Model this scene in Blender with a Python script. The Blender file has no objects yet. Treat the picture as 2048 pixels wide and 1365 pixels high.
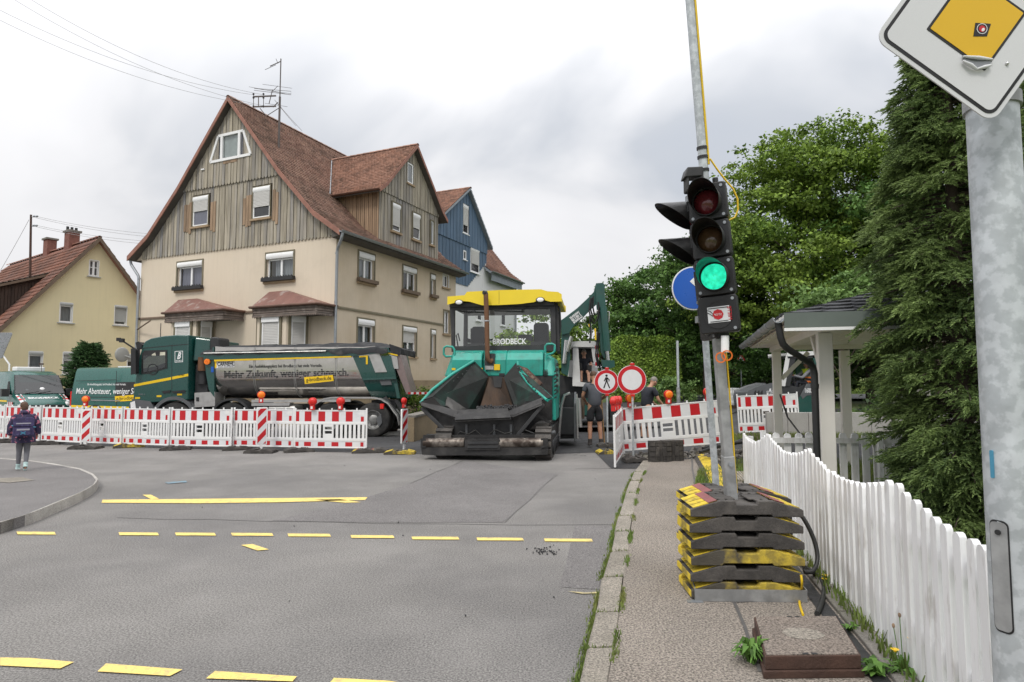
import bpy,math,random
import numpy as np
from mathutils import Vector,Matrix,Euler
R=math.radians
random.seed(11)
rnd=random.random
def ru(a,b):return a+(b-a)*random.random()
S=bpy.context.scene
COL=S.collection
# camera
F,CX,CY,H=1230.0,1024.0,682.5,1.65
PITCH=math.atan(82.5/F)
cam=bpy.data.cameras.new('camera')
camo=bpy.data.objects.new('camera',cam); COL.objects.link(camo)
cam.sensor_width=36.0
cam.lens=36.0*F/2048.0
cam.clip_start,cam.clip_end=0.05,3000.0
camo.location=(0,0,H)
camo.rotation_euler=(R(90)+PITCH,0,0)
S.camera=camo
# sky, sun, exposure
SUN_EL,SUN_AZ=R(52),R(205)
W=bpy.data.worlds.new('World'); S.world=W; W.use_nodes=True
nt=W.node_tree; nt.nodes.clear()
def wn(t,**k):
 n=nt.nodes.new(t)
 for a,b in k.items():setattr(n,a,b)
 return n
def wl(a,b):nt.links.new(a,b)
def wmath(op,a,b=None ):
 n=wn('ShaderNodeMath',operation=op)
 for i,x in enumerate((a,b)):
  if x is None :continue
  if isinstance(x,(int,float)):n.inputs[i].default_value=x
  else :wl(x,n.inputs[i])
 return n.outputs[0]
tc=wn('ShaderNodeTexCoord'); sep=wn('ShaderNodeSeparateXYZ'); wl(tc.outputs['Generated'],sep.inputs[0])
zc=wmath('MAXIMUM',sep.outputs[2],0.0)
den=wmath('ADD',zc,0.6)
comb=wn('ShaderNodeCombineXYZ')
wl(wmath('DIVIDE',sep.outputs[0],den),comb.inputs[0]); wl(wmath('DIVIDE',sep.outputs[1],den),comb.inputs[1])
n1=wn('ShaderNodeTexNoise'); n1.inputs['Scale'].default_value=1.9; n1.inputs['Detail'].default_value=5; n1.inputs['Roughness'].default_value=0.45
n1.inputs['Distortion'].default_value=0.35
mp=wn('ShaderNodeMapping'); mp.inputs['Location'].default_value=(3.0,1.75,0.4); mp.inputs['Scale'].default_value=(1.0,1.15,1)
wl(comb.outputs[0],mp.inputs[0]); wl(mp.outputs[0],n1.inputs['Vector'])
cr=wn('ShaderNodeValToRGB'); e=cr.color_ramp.elements
e[0].position=0.34; e[0].color=(0.58,0.60,0.635,1)
e[1].position=0.60; e[1].color=(0.88,0.88,0.90,1)
e2=cr.color_ramp.elements.new(0.47); e2.color=(0.79,0.795,0.82,1)
wl(n1.outputs[0],cr.inputs[0])
lum=wmath('ADD',0.87,wmath('MULTIPLY',wmath('POWER',zc,2.0),1.75))
cb=wn('ShaderNodeBackground'); wl(cr.outputs[0],cb.inputs['Color']); wl(lum,cb.inputs['Strength'])
sky=wn('ShaderNodeTexSky'); sky.sky_type='NISHITA'; sky.sun_disc=False
sky.sun_elevation=SUN_EL; sky.sun_rotation=SUN_AZ
sb=wn('ShaderNodeBackground'); wl(sky.outputs[0],sb.inputs['Color']); sb.inputs['Strength'].default_value=0.12
cov=wn('ShaderNodeValToRGB'); cov.color_ramp.elements[0].position=0.28; cov.color_ramp.elements[0].color=(0.80,)*3+(1,)
cov.color_ramp.elements[1].position=0.45; cov.color_ramp.elements[1].color=(1,1,1,1)
wl(n1.outputs[0],cov.inputs[0])
ms=wn('ShaderNodeMixShader'); wl(cov.outputs[0],ms.inputs[0]); wl(sb.outputs[0],ms.inputs[1]); wl(cb.outputs[0],ms.inputs[2])
wo=wn('ShaderNodeOutputWorld'); wl(ms.outputs[0],wo.inputs['Surface'])
sun=bpy.data.lights.new('sun','SUN'); sun.energy=1.5; sun.angle=R(14); sun.color=(1.0,0.955,0.88)
suno=bpy.data.objects.new('sun',sun); COL.objects.link(suno)
sd=Vector((math.sin(SUN_AZ)*math.cos(SUN_EL),math.cos(SUN_AZ)*math.cos(SUN_EL),math.sin(SUN_EL)))
suno.rotation_euler=(-sd).to_track_quat('-Z','Y').to_euler()
suno.location=sd*60
vs=S.view_settings
S.display_settings.display_device='sRGB'
vs.view_transform='Standard'; vs.look='None'; vs.gamma=1.0; vs.use_curve_mapping=False
vs.exposure=0.12
S.render.engine='CYCLES'
try :
 S.cycles.max_bounces=7; S.cycles.transparent_max_bounces=10; S.cycles.use_denoising=True
except Exception:pass
# pixel -> place
def ray(px,py):
 x,z=(px-CX)/F,(CY-py)/F
 c,s=math.cos(PITCH),math.sin(PITCH)
 return Vector((x,c-s*z,s+c*z))
CAM=Vector((0,0,H))
def at(px,py,Y):
 d=ray(px,py); return CAM+d*(Y/d.y)
def G(px,py,z=0.0):
 d=ray(px,py); return CAM+d*((z-H)/d.z)
def zat(py,Y):
 return at(CX,py,Y).z
def xat(px,Y):return at(px,765,Y).x
# mesh builder
class MB:
 def __init__(s):s.v=[]; s.f=[]; s.m=[]
 def add(s,vs,fs,m=0):
  o=len(s.v); s.v+=[tuple(p) for p in vs]
  s.f+=[tuple(i+o for i in f) for f in fs]; s.m+=[m]*len(fs); return s
 def hexa(s,p,m=0):
  return s.add(p,[(3,2,1,0),(4,5,6,7),(0,1,5,4),(1,2,6,5),(2,3,7,6),(3,0,4,7)],m)
 def box(s,x0,x1,y0,y1,z0,z1,m=0):
  if x0>x1:x0,x1=x1,x0
  if y0>y1:y0,y1=y1,y0
  if z0>z1:z0,z1=z1,z0
  return s.hexa([(x0,y0,z0),(x1,y0,z0),(x1,y1,z0),(x0,y1,z0),(x0,y0,z1),(x1,y0,z1),(x1,y1,z1),(x0,y1,z1)],m)
 def obox(s,c,sx,sy,sz,rot=(0,0,0),m=0):
  q=Euler(rot).to_matrix(); c=Vector(c); p=[]
  for z in (-1,1):
   for x,y in ((-1,-1),(1,-1),(1,1),(-1,1)):
    p.append(c+q@Vector((x*sx/2,y*sy/2,z*sz/2)))
  return s.hexa(p,m)
 def beam(s,a,b,w,h,m=0,up=(0,0,1)):
  a,b=Vector(a),Vector(b); d=(b-a).normalized(); u=Vector(up)
  r=d.cross(u)
  if r.length<1e-4:r=d.cross(Vector((1,0,0)))
  r.normalize(); t=r.cross(d)
  p=[]
  for e in (a,b):p.append([e+r*(i*w/2)+t*(j*h/2) for i,j in ((-1,-1),(1,-1),(1,1),(-1,1))])
  return s.add(p[0]+p[1],[(0,3,2,1)[::-1],(4,5,6,7)[::-1],(0,1,5,4)[::-1],(1,2,6,5)[::-1],(2,3,7,6)[::-1],(3,0,4,7)[::-1]],m)
 def prism(s,pts,a0,a1,axis='y',m=0):
  n=len(pts)
  def mk(p,a):
   return {'x':(a,p[0],p[1]),'y':(p[0],a,p[1]),'z':(p[0],p[1],a)}[axis]
  vs=[mk(p,a0) for p in pts]+[mk(p,a1) for p in pts]
  fs=[tuple(range(n))[::-1],tuple(range(n,2*n))]+[(i,(i+1)%n,n+(i+1)%n,n+i) for i in range(n)]
  ar=sum(pts[i][0]*pts[(i+1)%n][1]-pts[(i+1)%n][0]*pts[i][1] for i in range(n))
  flip=(ar<0)^(axis=='y')^(a1<a0)
  if flip:fs=[f[::-1] for f in fs]
  return s.add(vs,fs,m)
 def loft(s,rings,m=0,cap=True ,closed=True ):
  n=len(rings[0]); vs=[p for r in rings for p in r]; fs=[]
  for k in range(len(rings)-1):
   for i in range(n if closed else n-1):
    j=(i+1)%n
    fs.append((k*n+i,k*n+j,(k+1)*n+j,(k+1)*n+i))
  if cap and closed:
   fs.append(tuple(range(n))[::-1]); b=(len(rings)-1)*n; fs.append(tuple(range(b,b+n)))
  return s.add(vs,fs,m)
 def tube(s,pts,r,n=8,m=0,cap=True ):
  pts=[Vector(p) for p in pts]; rs=r if isinstance(r,(list,tuple)) else [r]*len(pts)
  rings=[]; prev=None
  for i,p in enumerate(pts):
   d=(pts[min(i+1,len(pts)-1)]-pts[max(i-1,0)]).normalized()
   if prev is None :
    u=Vector((0,0,1)) if abs(d.z)<0.9 else Vector((1,0,0)); a=d.cross(u).normalized()
   else :
    a=prev-d*prev.dot(d)
    a=a.normalized() if a.length>1e-5 else d.orthogonal().normalized()
   prev=a; b=d.cross(a)
   rings.append([p+(a*math.cos(2*math.pi*k/n)+b*math.sin(2*math.pi*k/n))*rs[i] for k in range(n)])
  return s.loft(rings,m,cap)
 def cyl(s,a,b,r,r2=None ,n=16,m=0):return s.tube([a,b],[r,r if r2 is None else r2],n,m)
 def ring(s,c,axis,r0,r1,h,n=24,m=0):
  c=Vector(c); d=Vector(axis).normalized(); a=d.orthogonal().normalized(); b=d.cross(a)
  def rg(r,o):return [c+d*o+(a*math.cos(2*math.pi*k/n)+b*math.sin(2*math.pi*k/n))*r for k in range(n)]
  return s.loft([rg(r0,-h/2),rg(r1,-h/2),rg(r1,h/2),rg(r0,h/2),rg(r0,-h/2)],m,cap=False )
 def disc(s,c,axis,r,h,n=24,m=0):
  c=Vector(c); d=Vector(axis).normalized()
  return s.cyl(c-d*h/2,c+d*h/2,r,n=n,m=m)
 def sph(s,c,rx,ry=None ,rz=None ,n=12,k=8,m=0,rot=None ):
  ry=rx if ry is None else ry; rz=rx if rz is None else rz; c=Vector(c)
  q=Euler(rot).to_matrix() if rot else Matrix.Identity(3); rings=[]
  for i in range(1,k):
   t=math.pi*i/k
   rings.append([c+q@Vector((rx*math.sin(t)*math.cos(2*math.pi*j/n),ry*math.sin(t)*math.sin(2*math.pi*j/n),-rz*math.cos(t))) for j in range(n)])
  o=len(s.v); s.loft(rings,m,cap=False )
  b,t=len(s.v),len(s.v)+1
  s.v+=[tuple(c+q@Vector((0,0,-rz))),tuple(c+q@Vector((0,0,rz)))]; L=o+(k-2)*n
  for j in range(n):
   s.f.append((b,o+(j+1)%n,o+j)); s.f.append((t,L+j,L+(j+1)%n)); s.m+=[m,m]
  return s
 def lathe(s,prof,c,axis=(0,0,1),n=24,m=0,cap=True ,arc=None ):
  c=Vector(c); d=Vector(axis).normalized(); a=d.orthogonal().normalized(); b=d.cross(a)
  return s.loft([[c+d*h+(a*math.cos(2*math.pi*k/n)+b*math.sin(2*math.pi*k/n))*r for k in range(n)] for r,h in prof],m,cap)
 def rbox(s,x0,x1,y0,y1,z0,z1,r,axis='z',m=0,k=4):
  A={'z':(x0,x1,y0,y1,z0,z1),'y':(x0,x1,z0,z1,y0,y1),'x':(y0,y1,z0,z1,x0,x1)}[axis]
  pts=[]
  for cx,cy,t in ((A[1]-r,A[2]+r,-90),(A[1]-r,A[3]-r,0),(A[0]+r,A[3]-r,90),(A[0]+r,A[2]+r,180)):
   for i in range(k+1):
    t2=R(t+90*i/k); pts.append((cx+r*math.cos(t2),cy+r*math.sin(t2)))
  return s.prism(pts,A[4],A[5],axis,m)
 def xf(s,M4):
  s.v=[tuple(M4@Vector(p)) for p in s.v]; return s
 def build(s,name,mats,parent=None ,smooth=35,bevel=0,kind=None ,loc=None ,rot=None ,bseg=2):
  me=bpy.data.meshes.new(name)
  me.from_pydata(s.v,[],s.f)
  mats=mats if isinstance(mats,(list,tuple)) else [mats]
  for m in mats:me.materials.append(m)
  if len(mats)>1:me.polygons.foreach_set('material_index',s.m)
  if smooth:
   me.polygons.foreach_set('use_smooth',[True ]*len(s.f))
   me.set_sharp_from_angle(angle=R(smooth))
  me.update()
  o=bpy.data.objects.new(name,me); COL.objects.link(o)
  if parent:o.parent=parent
  if loc is not None :o.location=loc
  if rot is not None :o.rotation_euler=rot
  if bevel:
   b=o.modifiers.new('bevel','BEVEL'); b.width=bevel; b.segments=bseg; b.limit_method='ANGLE'; b.angle_limit=R(40); b.use_clamp_overlap=True
  if kind:o['kind']=kind
  return o
def np_mesh(name,V,Fa,mats,parent=None ,kind=None ,mi=None ,smooth=False ):
 V=np.asarray(V,dtype=np.float32).reshape(-1,3); Fa=np.asarray(Fa,dtype=np.int32); nf,k=Fa.shape
 me=bpy.data.meshes.new(name); me.vertices.add(len(V)); me.vertices.foreach_set('co',V.ravel())
 me.loops.add(nf*k); me.loops.foreach_set('vertex_index',Fa.ravel())
 me.polygons.add(nf); me.polygons.foreach_set('loop_start',np.arange(nf,dtype=np.int32)*k)
 if smooth:me.polygons.foreach_set('use_smooth',np.ones(nf,dtype=bool))
 for m in (mats if isinstance(mats,(list,tuple)) else [mats]):me.materials.append(m)
 if mi is not None :me.polygons.foreach_set('material_index',np.asarray(mi,dtype=np.int32))
 me.update(calc_edges=True ); me.validate()
 o=bpy.data.objects.new(name,me); COL.objects.link(o)
 if parent:o.parent=parent
 if kind:o['kind']=kind
 return o
def tag(o,label,cat,group=None ):
 o['label']=label; o['category']=cat
 if group:o['group']=group
 return o
def thing(name,label,cat,loc=(0,0,0),rz=0,group=None ):
 o=bpy.data.objects.new(name,None ); COL.objects.link(o); o.empty_display_size=0.3
 o.location=loc; o.rotation_euler=(0,0,rz); o['label']=label; o['category']=cat
 if group:o['group']=group
 return o
def dup(root,loc=None ,rz=None ,label=None ,group=None ,scale=None ):
 def cp(o,par):
  c=o.copy(); COL.objects.link(c)
  if par:c.parent=par
  for ch in list(o.children):cp(ch,c)
  return c
 r=cp(root,None )
 if loc is not None :r.location=loc
 if rz is not None :r.rotation_euler=(0,0,rz)
 if label:r['label']=label
 if group:r['group']=group
 if scale:r.scale=scale
 return r
def struct(o):o['kind']='structure'; return o
def text(s,size,mat,parent=None ,M4=None ,width=None ,shear=0,bold=0,align='LEFT',depth=0.0015,name='lettering',sx=1.0,space=1.0):
 c=bpy.data.curves.new('t','FONT'); c.body=s; c.size=size; c.align_x=align; c.shear=shear; c.offset=bold*size
 c.extrude=depth; c.resolution_u=3; c.space_character=space
 o=bpy.data.objects.new('t',c); COL.objects.link(o)
 bpy.context.view_layer.update()
 me=bpy.data.meshes.new_from_object(o.evaluated_get(bpy.context.evaluated_depsgraph_get()))
 bpy.data.objects.remove(o); bpy.data.curves.remove(c)
 xs=[v.co.x for v in me.vertices]; k=sx
 if width and xs:k=width/(max(xs)-min(xs))
 me.transform(Matrix.Diagonal((k,1,1,1)))
 if M4 is not None :me.transform(M4)
 me.materials.clear(); me.materials.append(mat); me.name=name
 o=bpy.data.objects.new(name,me); COL.objects.link(o)
 if parent:o.parent=parent
 return o
def basis(o,x,y):
 x=Vector(x).normalized(); y=Vector(y); y=(y-x*y.dot(x)).normalized(); z=x.cross(y)
 return Matrix(((x.x,y.x,z.x,o[0]),(x.y,y.y,z.y,o[1]),(x.z,y.z,z.z,o[2]),(0,0,0,1)))
 # materials
def mat(name,col,rough=.6,metal=0.,var=.12,scale=3.,bump=0.,bscale=60.,dirt=0.,dcol=(.05,.045,.04),dscale=1.5,dpos=(.5,.7),coat=0.,rand=0.,spec=.5,stretch=(1,1,1),island=0.,rvar=.12,streak=0.,trans=0.,alpha=1.,emit=0.,ior=1.45,hue=None ,coords='Object',grain=0.,gscale=300.):
 m=bpy.data.materials.new(name); m.use_nodes=True ; t=m.node_tree; N=t.nodes; L=t.links
 b=N['Principled BSDF']
 def nd(ty,**k):
  n=N.new(ty)
  for a,v in k.items():setattr(n,a,v)
  return n
 def mth(op,a,c=None ):
  n=nd('ShaderNodeMath',operation=op)
  for i,x in enumerate((a,c)):
   if x is None :continue
   if isinstance(x,(int,float)):n.inputs[i].default_value=x
   else :L.new(x,n.inputs[i])
  return n.outputs[0]
 def mix(f,a,c,mode='MIX'):
  n=nd('ShaderNodeMix',data_type='RGBA',blend_type=mode)
  for i,x in ((0,f),(6,a),(7,c)):
   if isinstance(x,(int,float)):n.inputs[i].default_value=x
   elif isinstance(x,tuple):n.inputs[i].default_value=x if len(x)==4 else x+(1,)
   else :L.new(x,n.inputs[i])
  return n.outputs[2]
 co=nd('ShaderNodeTexCoord').outputs[coords]
 if rand:
  o5=nd('ShaderNodeObjectInfo'); va=nd('ShaderNodeVectorMath',operation='ADD'); L.new(co,va.inputs[0]); c5=nd('ShaderNodeCombineXYZ')
  for i in range(2):L.new(mth('MULTIPLY',o5.outputs['Random'],37.+11*i),c5.inputs[i])
  L.new(c5.outputs[0],va.inputs[1]); co=va.outputs[0]
 mpn=nd('ShaderNodeMapping'); mpn.inputs['Scale'].default_value=stretch; L.new(co,mpn.inputs[0]); vec=mpn.outputs[0]
 def noise(sc,det=4.,ro=.55,v=None ):
  n=nd('ShaderNodeTexNoise'); n.inputs['Scale'].default_value=sc; n.inputs['Detail'].default_value=det; n.inputs['Roughness'].default_value=ro
  L.new(v or vec,n.inputs['Vector']); return n.outputs[0]
 def ramp(x,p0,p1,c0=0.,c1=1.):
  n=nd('ShaderNodeMapRange'); n.inputs[1].default_value=p0; n.inputs[2].default_value=p1; n.inputs[3].default_value=c0; n.inputs[4].default_value=c1
  L.new(x,n.inputs[0]); return n.outputs[0]
 c=tuple(col)
 cur=None
 nz=noise(scale)
 k=ramp(nz,.3,.7,1-var,1+var)
 val=k
 if rand:
  oi=nd('ShaderNodeObjectInfo'); val=mth('MULTIPLY',val,ramp(oi.outputs['Random'],0,1,1-rand,1+rand))
 if island:
  gi=nd('ShaderNodeNewGeometry'); val=mth('MULTIPLY',val,ramp(gi.outputs['Random Per Island'],0,1,1-island,1+island))
 if grain:
  val=mth('MULTIPLY',val,ramp(noise(gscale,2.5,.75),.37,.63,1-grain,1+grain))
 cb2=nd('ShaderNodeCombineXYZ')
 for i in range(3):L.new(val,cb2.inputs[i])
 cur=c+(1,)
 if hue:
  cur=mix(ramp(noise(hue[1],5.),hue[2],hue[3]),c,tuple(hue[0]))
  if len(hue)>4:
   gi2=nd('ShaderNodeNewGeometry') if hue[4]=='island' else nd('ShaderNodeObjectInfo')
   cur=mix(ramp(gi2.outputs['Random Per Island'] if hue[4]=='island' else gi2.outputs['Random'],.35,.95),cur,tuple(hue[0]))
 cur=mix(1.,cur,cb2.outputs[0],'MULTIPLY')
 if dirt:
  d=ramp(noise(dscale,6.,.6),dpos[0],dpos[1],0,dirt)
  cur=mix(d,cur,tuple(dcol))
 if streak:
  mp2=nd('ShaderNodeMapping'); mp2.inputs['Scale'].default_value=(1,1,.06); L.new(co,mp2.inputs[0])
  cur=mix(ramp(noise(9.,4.,.6,mp2.outputs[0]),.48,.74,0,streak),cur,tuple(dcol))
 L.new(cur,b.inputs['Base Color'])
 L.new(ramp(noise(scale*2.3+1),.3,.7,max(.02,rough-rvar),min(1,rough+rvar)),b.inputs['Roughness'])
 b.inputs['Metallic'].default_value=metal; b.inputs['Specular IOR Level'].default_value=spec
 b.inputs['Coat Weight'].default_value=coat; b.inputs['Coat Roughness'].default_value=.12
 if trans:b.inputs['Transmission Weight'].default_value=trans; b.inputs['IOR'].default_value=ior
 if alpha<1:b.inputs['Alpha'].default_value=alpha
 if emit:L.new(cur,b.inputs['Emission Color']); b.inputs['Emission Strength'].default_value=emit
 if bump:
  bn=nd('ShaderNodeBump'); bn.inputs['Strength'].default_value=min(1,bump); bn.inputs['Distance'].default_value=.01 if bump<=1 else .01*bump
  L.new(noise(bscale,5.,.6),bn.inputs['Height']); L.new(bn.outputs[0],b.inputs['Normal'])
 return m
def glass(name,tint=(.9,.95,.95),dark=.0,rough=.02,clear=.8):
 m=bpy.data.materials.new(name); m.use_nodes=True ; t=m.node_tree; N=t.nodes; L=t.links
 for n in list(N):
  if n.type!='OUTPUT_MATERIAL':N.remove(n)
 out=[n for n in N if n.type=='OUTPUT_MATERIAL'][0]
 tr=N.new('ShaderNodeBsdfTransparent'); tr.inputs[0].default_value=tuple(x*clear for x in tint)+(1,)
 gl=N.new('ShaderNodeBsdfGlossy'); gl.inputs['Roughness'].default_value=rough; gl.inputs[0].default_value=(1,1,1,1)
 lw=N.new('ShaderNodeLayerWeight'); pw=N.new('ShaderNodeMath'); pw.operation='POWER'; L.new(lw.outputs['Facing'],pw.inputs[0]); pw.inputs[1].default_value=4.0
 fr=N.new('ShaderNodeMath'); fr.operation='MULTIPLY_ADD'; L.new(pw.outputs[0],fr.inputs[0]); fr.inputs[1].default_value=.9; fr.inputs[2].default_value=.07
 mx=N.new('ShaderNodeMixShader'); L.new(fr.outputs[0],mx.inputs[0]); L.new(tr.outputs[0],mx.inputs[1]); L.new(gl.outputs[0],mx.inputs[2])
 L.new(mx.outputs[0],out.inputs[0]); return m
 # palette
M={}
def mm(k,*a,**kw):M[k]=mat(k,*a,**kw)
mm('asphalt',(.21,.2,.188),.88,var=.14,scale=.45,bump=.9,bscale=130,grain=.5,gscale=75,hue=((.158,.151,.145),.35,.40,.60),dirt=.35,dcol=(.26,.248,.235),dscale=.9,dpos=(.5,.75))
mm('asphalt_old',(.160,.151,.147),.88,var=.12,scale=.8,bump=.8,bscale=140,grain=.5,gscale=80)
mm('asphalt_new',(.042,.042,.044),.8,var=.25,scale=.6,bump=1.,bscale=90,grain=.5,gscale=70,dirt=.4,dcol=(.1,.097,.093),dscale=.7,dpos=(.52,.75))
mm('tar',(.10,.095,.09),.7,var=.2,scale=4,bump=.5,bscale=80)
mm('footway',(.25,.218,.185),.9,var=.12,scale=.7,bump=1.,bscale=120,grain=.65,gscale=70,hue=((.215,.188,.16),.5,.42,.62),dirt=.3,dcol=(.16,.145,.13),dscale=1.1,dpos=(.5,.7))
mm('kerb',(.265,.238,.20),.88,var=.14,scale=2.5,bump=.8,bscale=110,grain=.5,gscale=80,rand=.1,dirt=.45,dcol=(.15,.14,.11),dscale=2.2,dpos=(.45,.7))
mm('kerb_light',(.37,.35,.32),.85,var=.12,scale=2.5,bump=.6,bscale=90,grain=.3,gscale=80,rand=.08,dirt=.35,dcol=(.2,.19,.16),dscale=2.2,dpos=(.5,.7))
mm('concrete',(.36,.35,.33),.85,var=.1,scale=1.5,bump=.5,bscale=60,grain=.1,gscale=100,streak=.25,dcol=(.2,.19,.17),rand=.05)
mm('concrete_dark',(.2,.185,.165),.9,var=.2,scale=2,bump=.7,bscale=50,grain=.25,gscale=90,dirt=.5,dcol=(.07,.075,.04),dscale=3)
mm('paint_yellow',(.76,.57,.17),.75,var=.08,scale=5,bump=.3,bscale=120,grain=.12,gscale=90,dirt=.55,dcol=(.3,.26,.18),dscale=14,dpos=(.52,.66))
mm('paint_faded',(.5,.42,.2),.8,var=.1,scale=5,dirt=.6,dcol=(.22,.2,.17),dscale=10,dpos=(.45,.6))
mm('paint_white',(.42,.41,.39),.8,var=.1,scale=5,grain=.2,gscale=100,dirt=.8,dcol=(.2,.195,.185),dscale=7,dpos=(.42,.6))
mm('grass',(.13,.20,.045),.8,var=.3,scale=2,island=.35,hue=((.19,.2,.06),1.2,.4,.7),spec=.2)
mm('earth',(.09,.065,.045),.95,var=.3,scale=2,bump=1.,bscale=30,grain=.3,gscale=60,hue=((.05,.07,.025),.8,.45,.6))
mm('meadow',(.06,.10,.028),.95,var=.3,scale=.4,bump=1.,bscale=14,grain=.35,gscale=22,hue=((.12,.14,.045),.25,.42,.62))
mm('stucco',(.66,.57,.455),.9,var=.06,dirt=.3,dcol=(.47,.4,.31),dscale=.9,dpos=(.55,.75),scale=.7,bump=.45,bscale=70,grain=.05,gscale=120,hue=((.60,.515,.405),.35,.42,.62),streak=.2)
mm('stucco_rough',(.56,.475,.365),.92,var=.06,scale=.9,bump=.9,bscale=38,grain=.12,gscale=60,hue=((.50,.41,.295),.35,.42,.62),streak=.2,dcol=(.33,.265,.19))
mm('plinth',(.24,.185,.115),.92,var=.15,scale=1.2,bump=.9,bscale=30,grain=.2,gscale=50)
mm('stucco_white',(.72,.72,.72),.9,var=.03,scale=.8,bump=.3,bscale=60,streak=.12,dcol=(.5,.5,.5))
mm('yellow_wall',(.73,.645,.41),.9,var=.06,dirt=.3,dcol=(.52,.45,.29),dscale=.8,dpos=(.55,.75),scale=.6,bump=.35,bscale=60,hue=((.65,.57,.365),.3,.4,.62),streak=.18)
mm('tile',(.315,.185,.142),.85,var=.18,scale=1.2,bump=.4,bscale=70,island=.38,hue=((.23,.145,.11),.7,.44,.64,'island'),dirt=.4,dcol=(.07,.06,.045),dscale=1.6,dpos=(.52,.68))
mm('tile_bright',(.35,.19,.135),.82,var=.18,scale=1.0,bump=.4,bscale=70,island=.36,hue=((.25,.135,.095),.6,.44,.64,'island'),dirt=.35,dcol=(.085,.06,.045),dscale=1.2,dpos=(.52,.7))
mm('tile_dark',(.27,.115,.075),.85,var=.18,scale=1.0,island=.35,hue=((.16,.08,.06),.6,.44,.64,'island'),dirt=.4,dcol=(.06,.045,.04),dscale=1.2,dpos=(.5,.68))
mm('tile_pink',(.36,.20,.145),.85,var=.15,scale=1.0,island=.3,hue=((.2,.105,.08),.7,.44,.64,'island'),dirt=.3,dcol=(.08,.07,.055),dscale=1.4,dpos=(.52,.7))
mm('bay_roof',(.19,.09,.07),.55,var=.15,scale=2,bump=.3,bscale=20,dirt=.65,dcol=(.36,.31,.28),dscale=3.2,dpos=(.57,.66))
mm('wood_grey',(.365,.325,.255),.9,var=.28,scale=5,stretch=(1,1,.12),bump=.7,bscale=26,rand=.13,hue=((.25,.24,.235),1.1,.46,.64),streak=.7,dcol=(.15,.125,.085))
mm('wood_brown',(.31,.215,.14),.88,var=.3,scale=5,stretch=(1,1,.12),bump=.6,bscale=26,rand=.25,streak=.5,dcol=(.10,.065,.04))
mm('wood_dark',(.045,.028,.02),.85,var=.3,scale=4,stretch=(1,1,.2),bump=.6,bscale=30)
mm('wood_fascia',(.17,.135,.115),.9,var=.3,scale=4,bump=.6,bscale=30,dirt=.5,dcol=(.34,.3,.27),dscale=5,dpos=(.55,.65))
mm('verge',(.28,.135,.10),.8,var=.2,scale=3,bump=.4,bscale=30)
mm('soffit',(.09,.08,.07),.9,var=.2,scale=2)
mm('trim_olive',(.17,.15,.10),.8,var=.12,scale=3)
mm('trim_brown',(.33,.24,.15),.85,var=.12,scale=3,bump=.3)
mm('trim_mid',(.14,.10,.07),.85,var=.12,scale=3,bump=.3)
mm('wood_blue',(.082,.135,.205),.75,var=.15,scale=3,stretch=(1,1,.2),rand=.1,bump=.4,bscale=30)
mm('wood_blue_grey',(.25,.28,.31),.75,var=.1,scale=3)
mm('zinc',(.33,.35,.37),.5,metal=.7,var=.12,scale=4,streak=.2,dcol=(.2,.2,.2))
mm('copper_brown',(.13,.07,.05),.5,metal=.3,var=.15,scale=3)
mm('pvc',(.80,.80,.80),.35,var=.03,scale=2)
mm('shutter',(.55,.54,.52),.6,var=.05,scale=2)
mm('shutter_grey',(.40,.41,.40),.6,var=.05,scale=2)
mm('curtain',(.52,.52,.55),.9,var=.2,scale=9,stretch=(4,4,.2))
mm('curtain_lilac',(.38,.36,.47),.9,var=.15,scale=9,stretch=(3,3,.2))
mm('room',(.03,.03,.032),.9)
mm('brick_red',(.20,.085,.065),.9,var=.2,scale=6,bump=.5)
M['glass']=glass('glass',clear=.62)
M['glass_dark']=glass('glass_dark',tint=(.5,.54,.55),clear=.6)
M['glass_cab']=glass('glass_cab',tint=(.93,.96,.95),clear=.95)
mm('black',(.018,.018,.019),.55,var=.2,scale=4,bump=.15,bscale=40)
mm('black_plastic',(.022,.022,.023),.5,var=.25,scale=6,bump=.2,bscale=150,dirt=.3,dcol=(.06,.058,.055),dscale=5,dpos=(.55,.75))
mm('signal_black',(.012,.012,.013),.42,var=.2,scale=5,bump=.12,bscale=90,dirt=.2,dcol=(.05,.048,.045),dscale=6,dpos=(.55,.75))
mm('rubber',(.056,.051,.047),.85,var=.3,scale=4,bump=.5,bscale=60,dirt=.6,dcol=(.15,.135,.12),dscale=5,dpos=(.48,.72),rand=.18,grain=.2,gscale=120)
mm('rubber_yellow',(.66,.48,.03),.75,var=.2,scale=5,bump=.4,bscale=60,dirt=.8,dcol=(.08,.07,.05),dscale=6,dpos=(.5,.66))
mm('rubber_smear',(.075,.066,.05),.8,var=.3,scale=4,bump=.5,bscale=60,hue=((.5,.37,.04),2.6,.50,.60),dirt=.5,dcol=(.06,.055,.045),dscale=7,dpos=(.5,.62))
mm('rubber_red',(.25,.085,.085),.8,var=.2,scale=5,dirt=.6,dcol=(.09,.07,.065),dscale=8,dpos=(.5,.66))
mm('tyre',(.022,.022,.022),.9,var=.25,scale=6,bump=.4,bscale=40,dirt=.5,dcol=(.085,.08,.072),dscale=3,dpos=(.45,.7))
mm('rim',(.30,.30,.29),.5,metal=.6,var=.15,scale=5,dirt=.5,dcol=(.07,.065,.06),dscale=4)
mm('truck_green',(.008,.062,.052),.3,var=.06,scale=2,coat=.6,dirt=.18,dcol=(.09,.085,.075),dscale=1.3,dpos=(.52,.8))
mm('van_green',(.012,.095,.078),.3,var=.06,scale=2,coat=.6,dirt=.12,dcol=(.09,.085,.075),dscale=1.3,dpos=(.52,.8))
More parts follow.
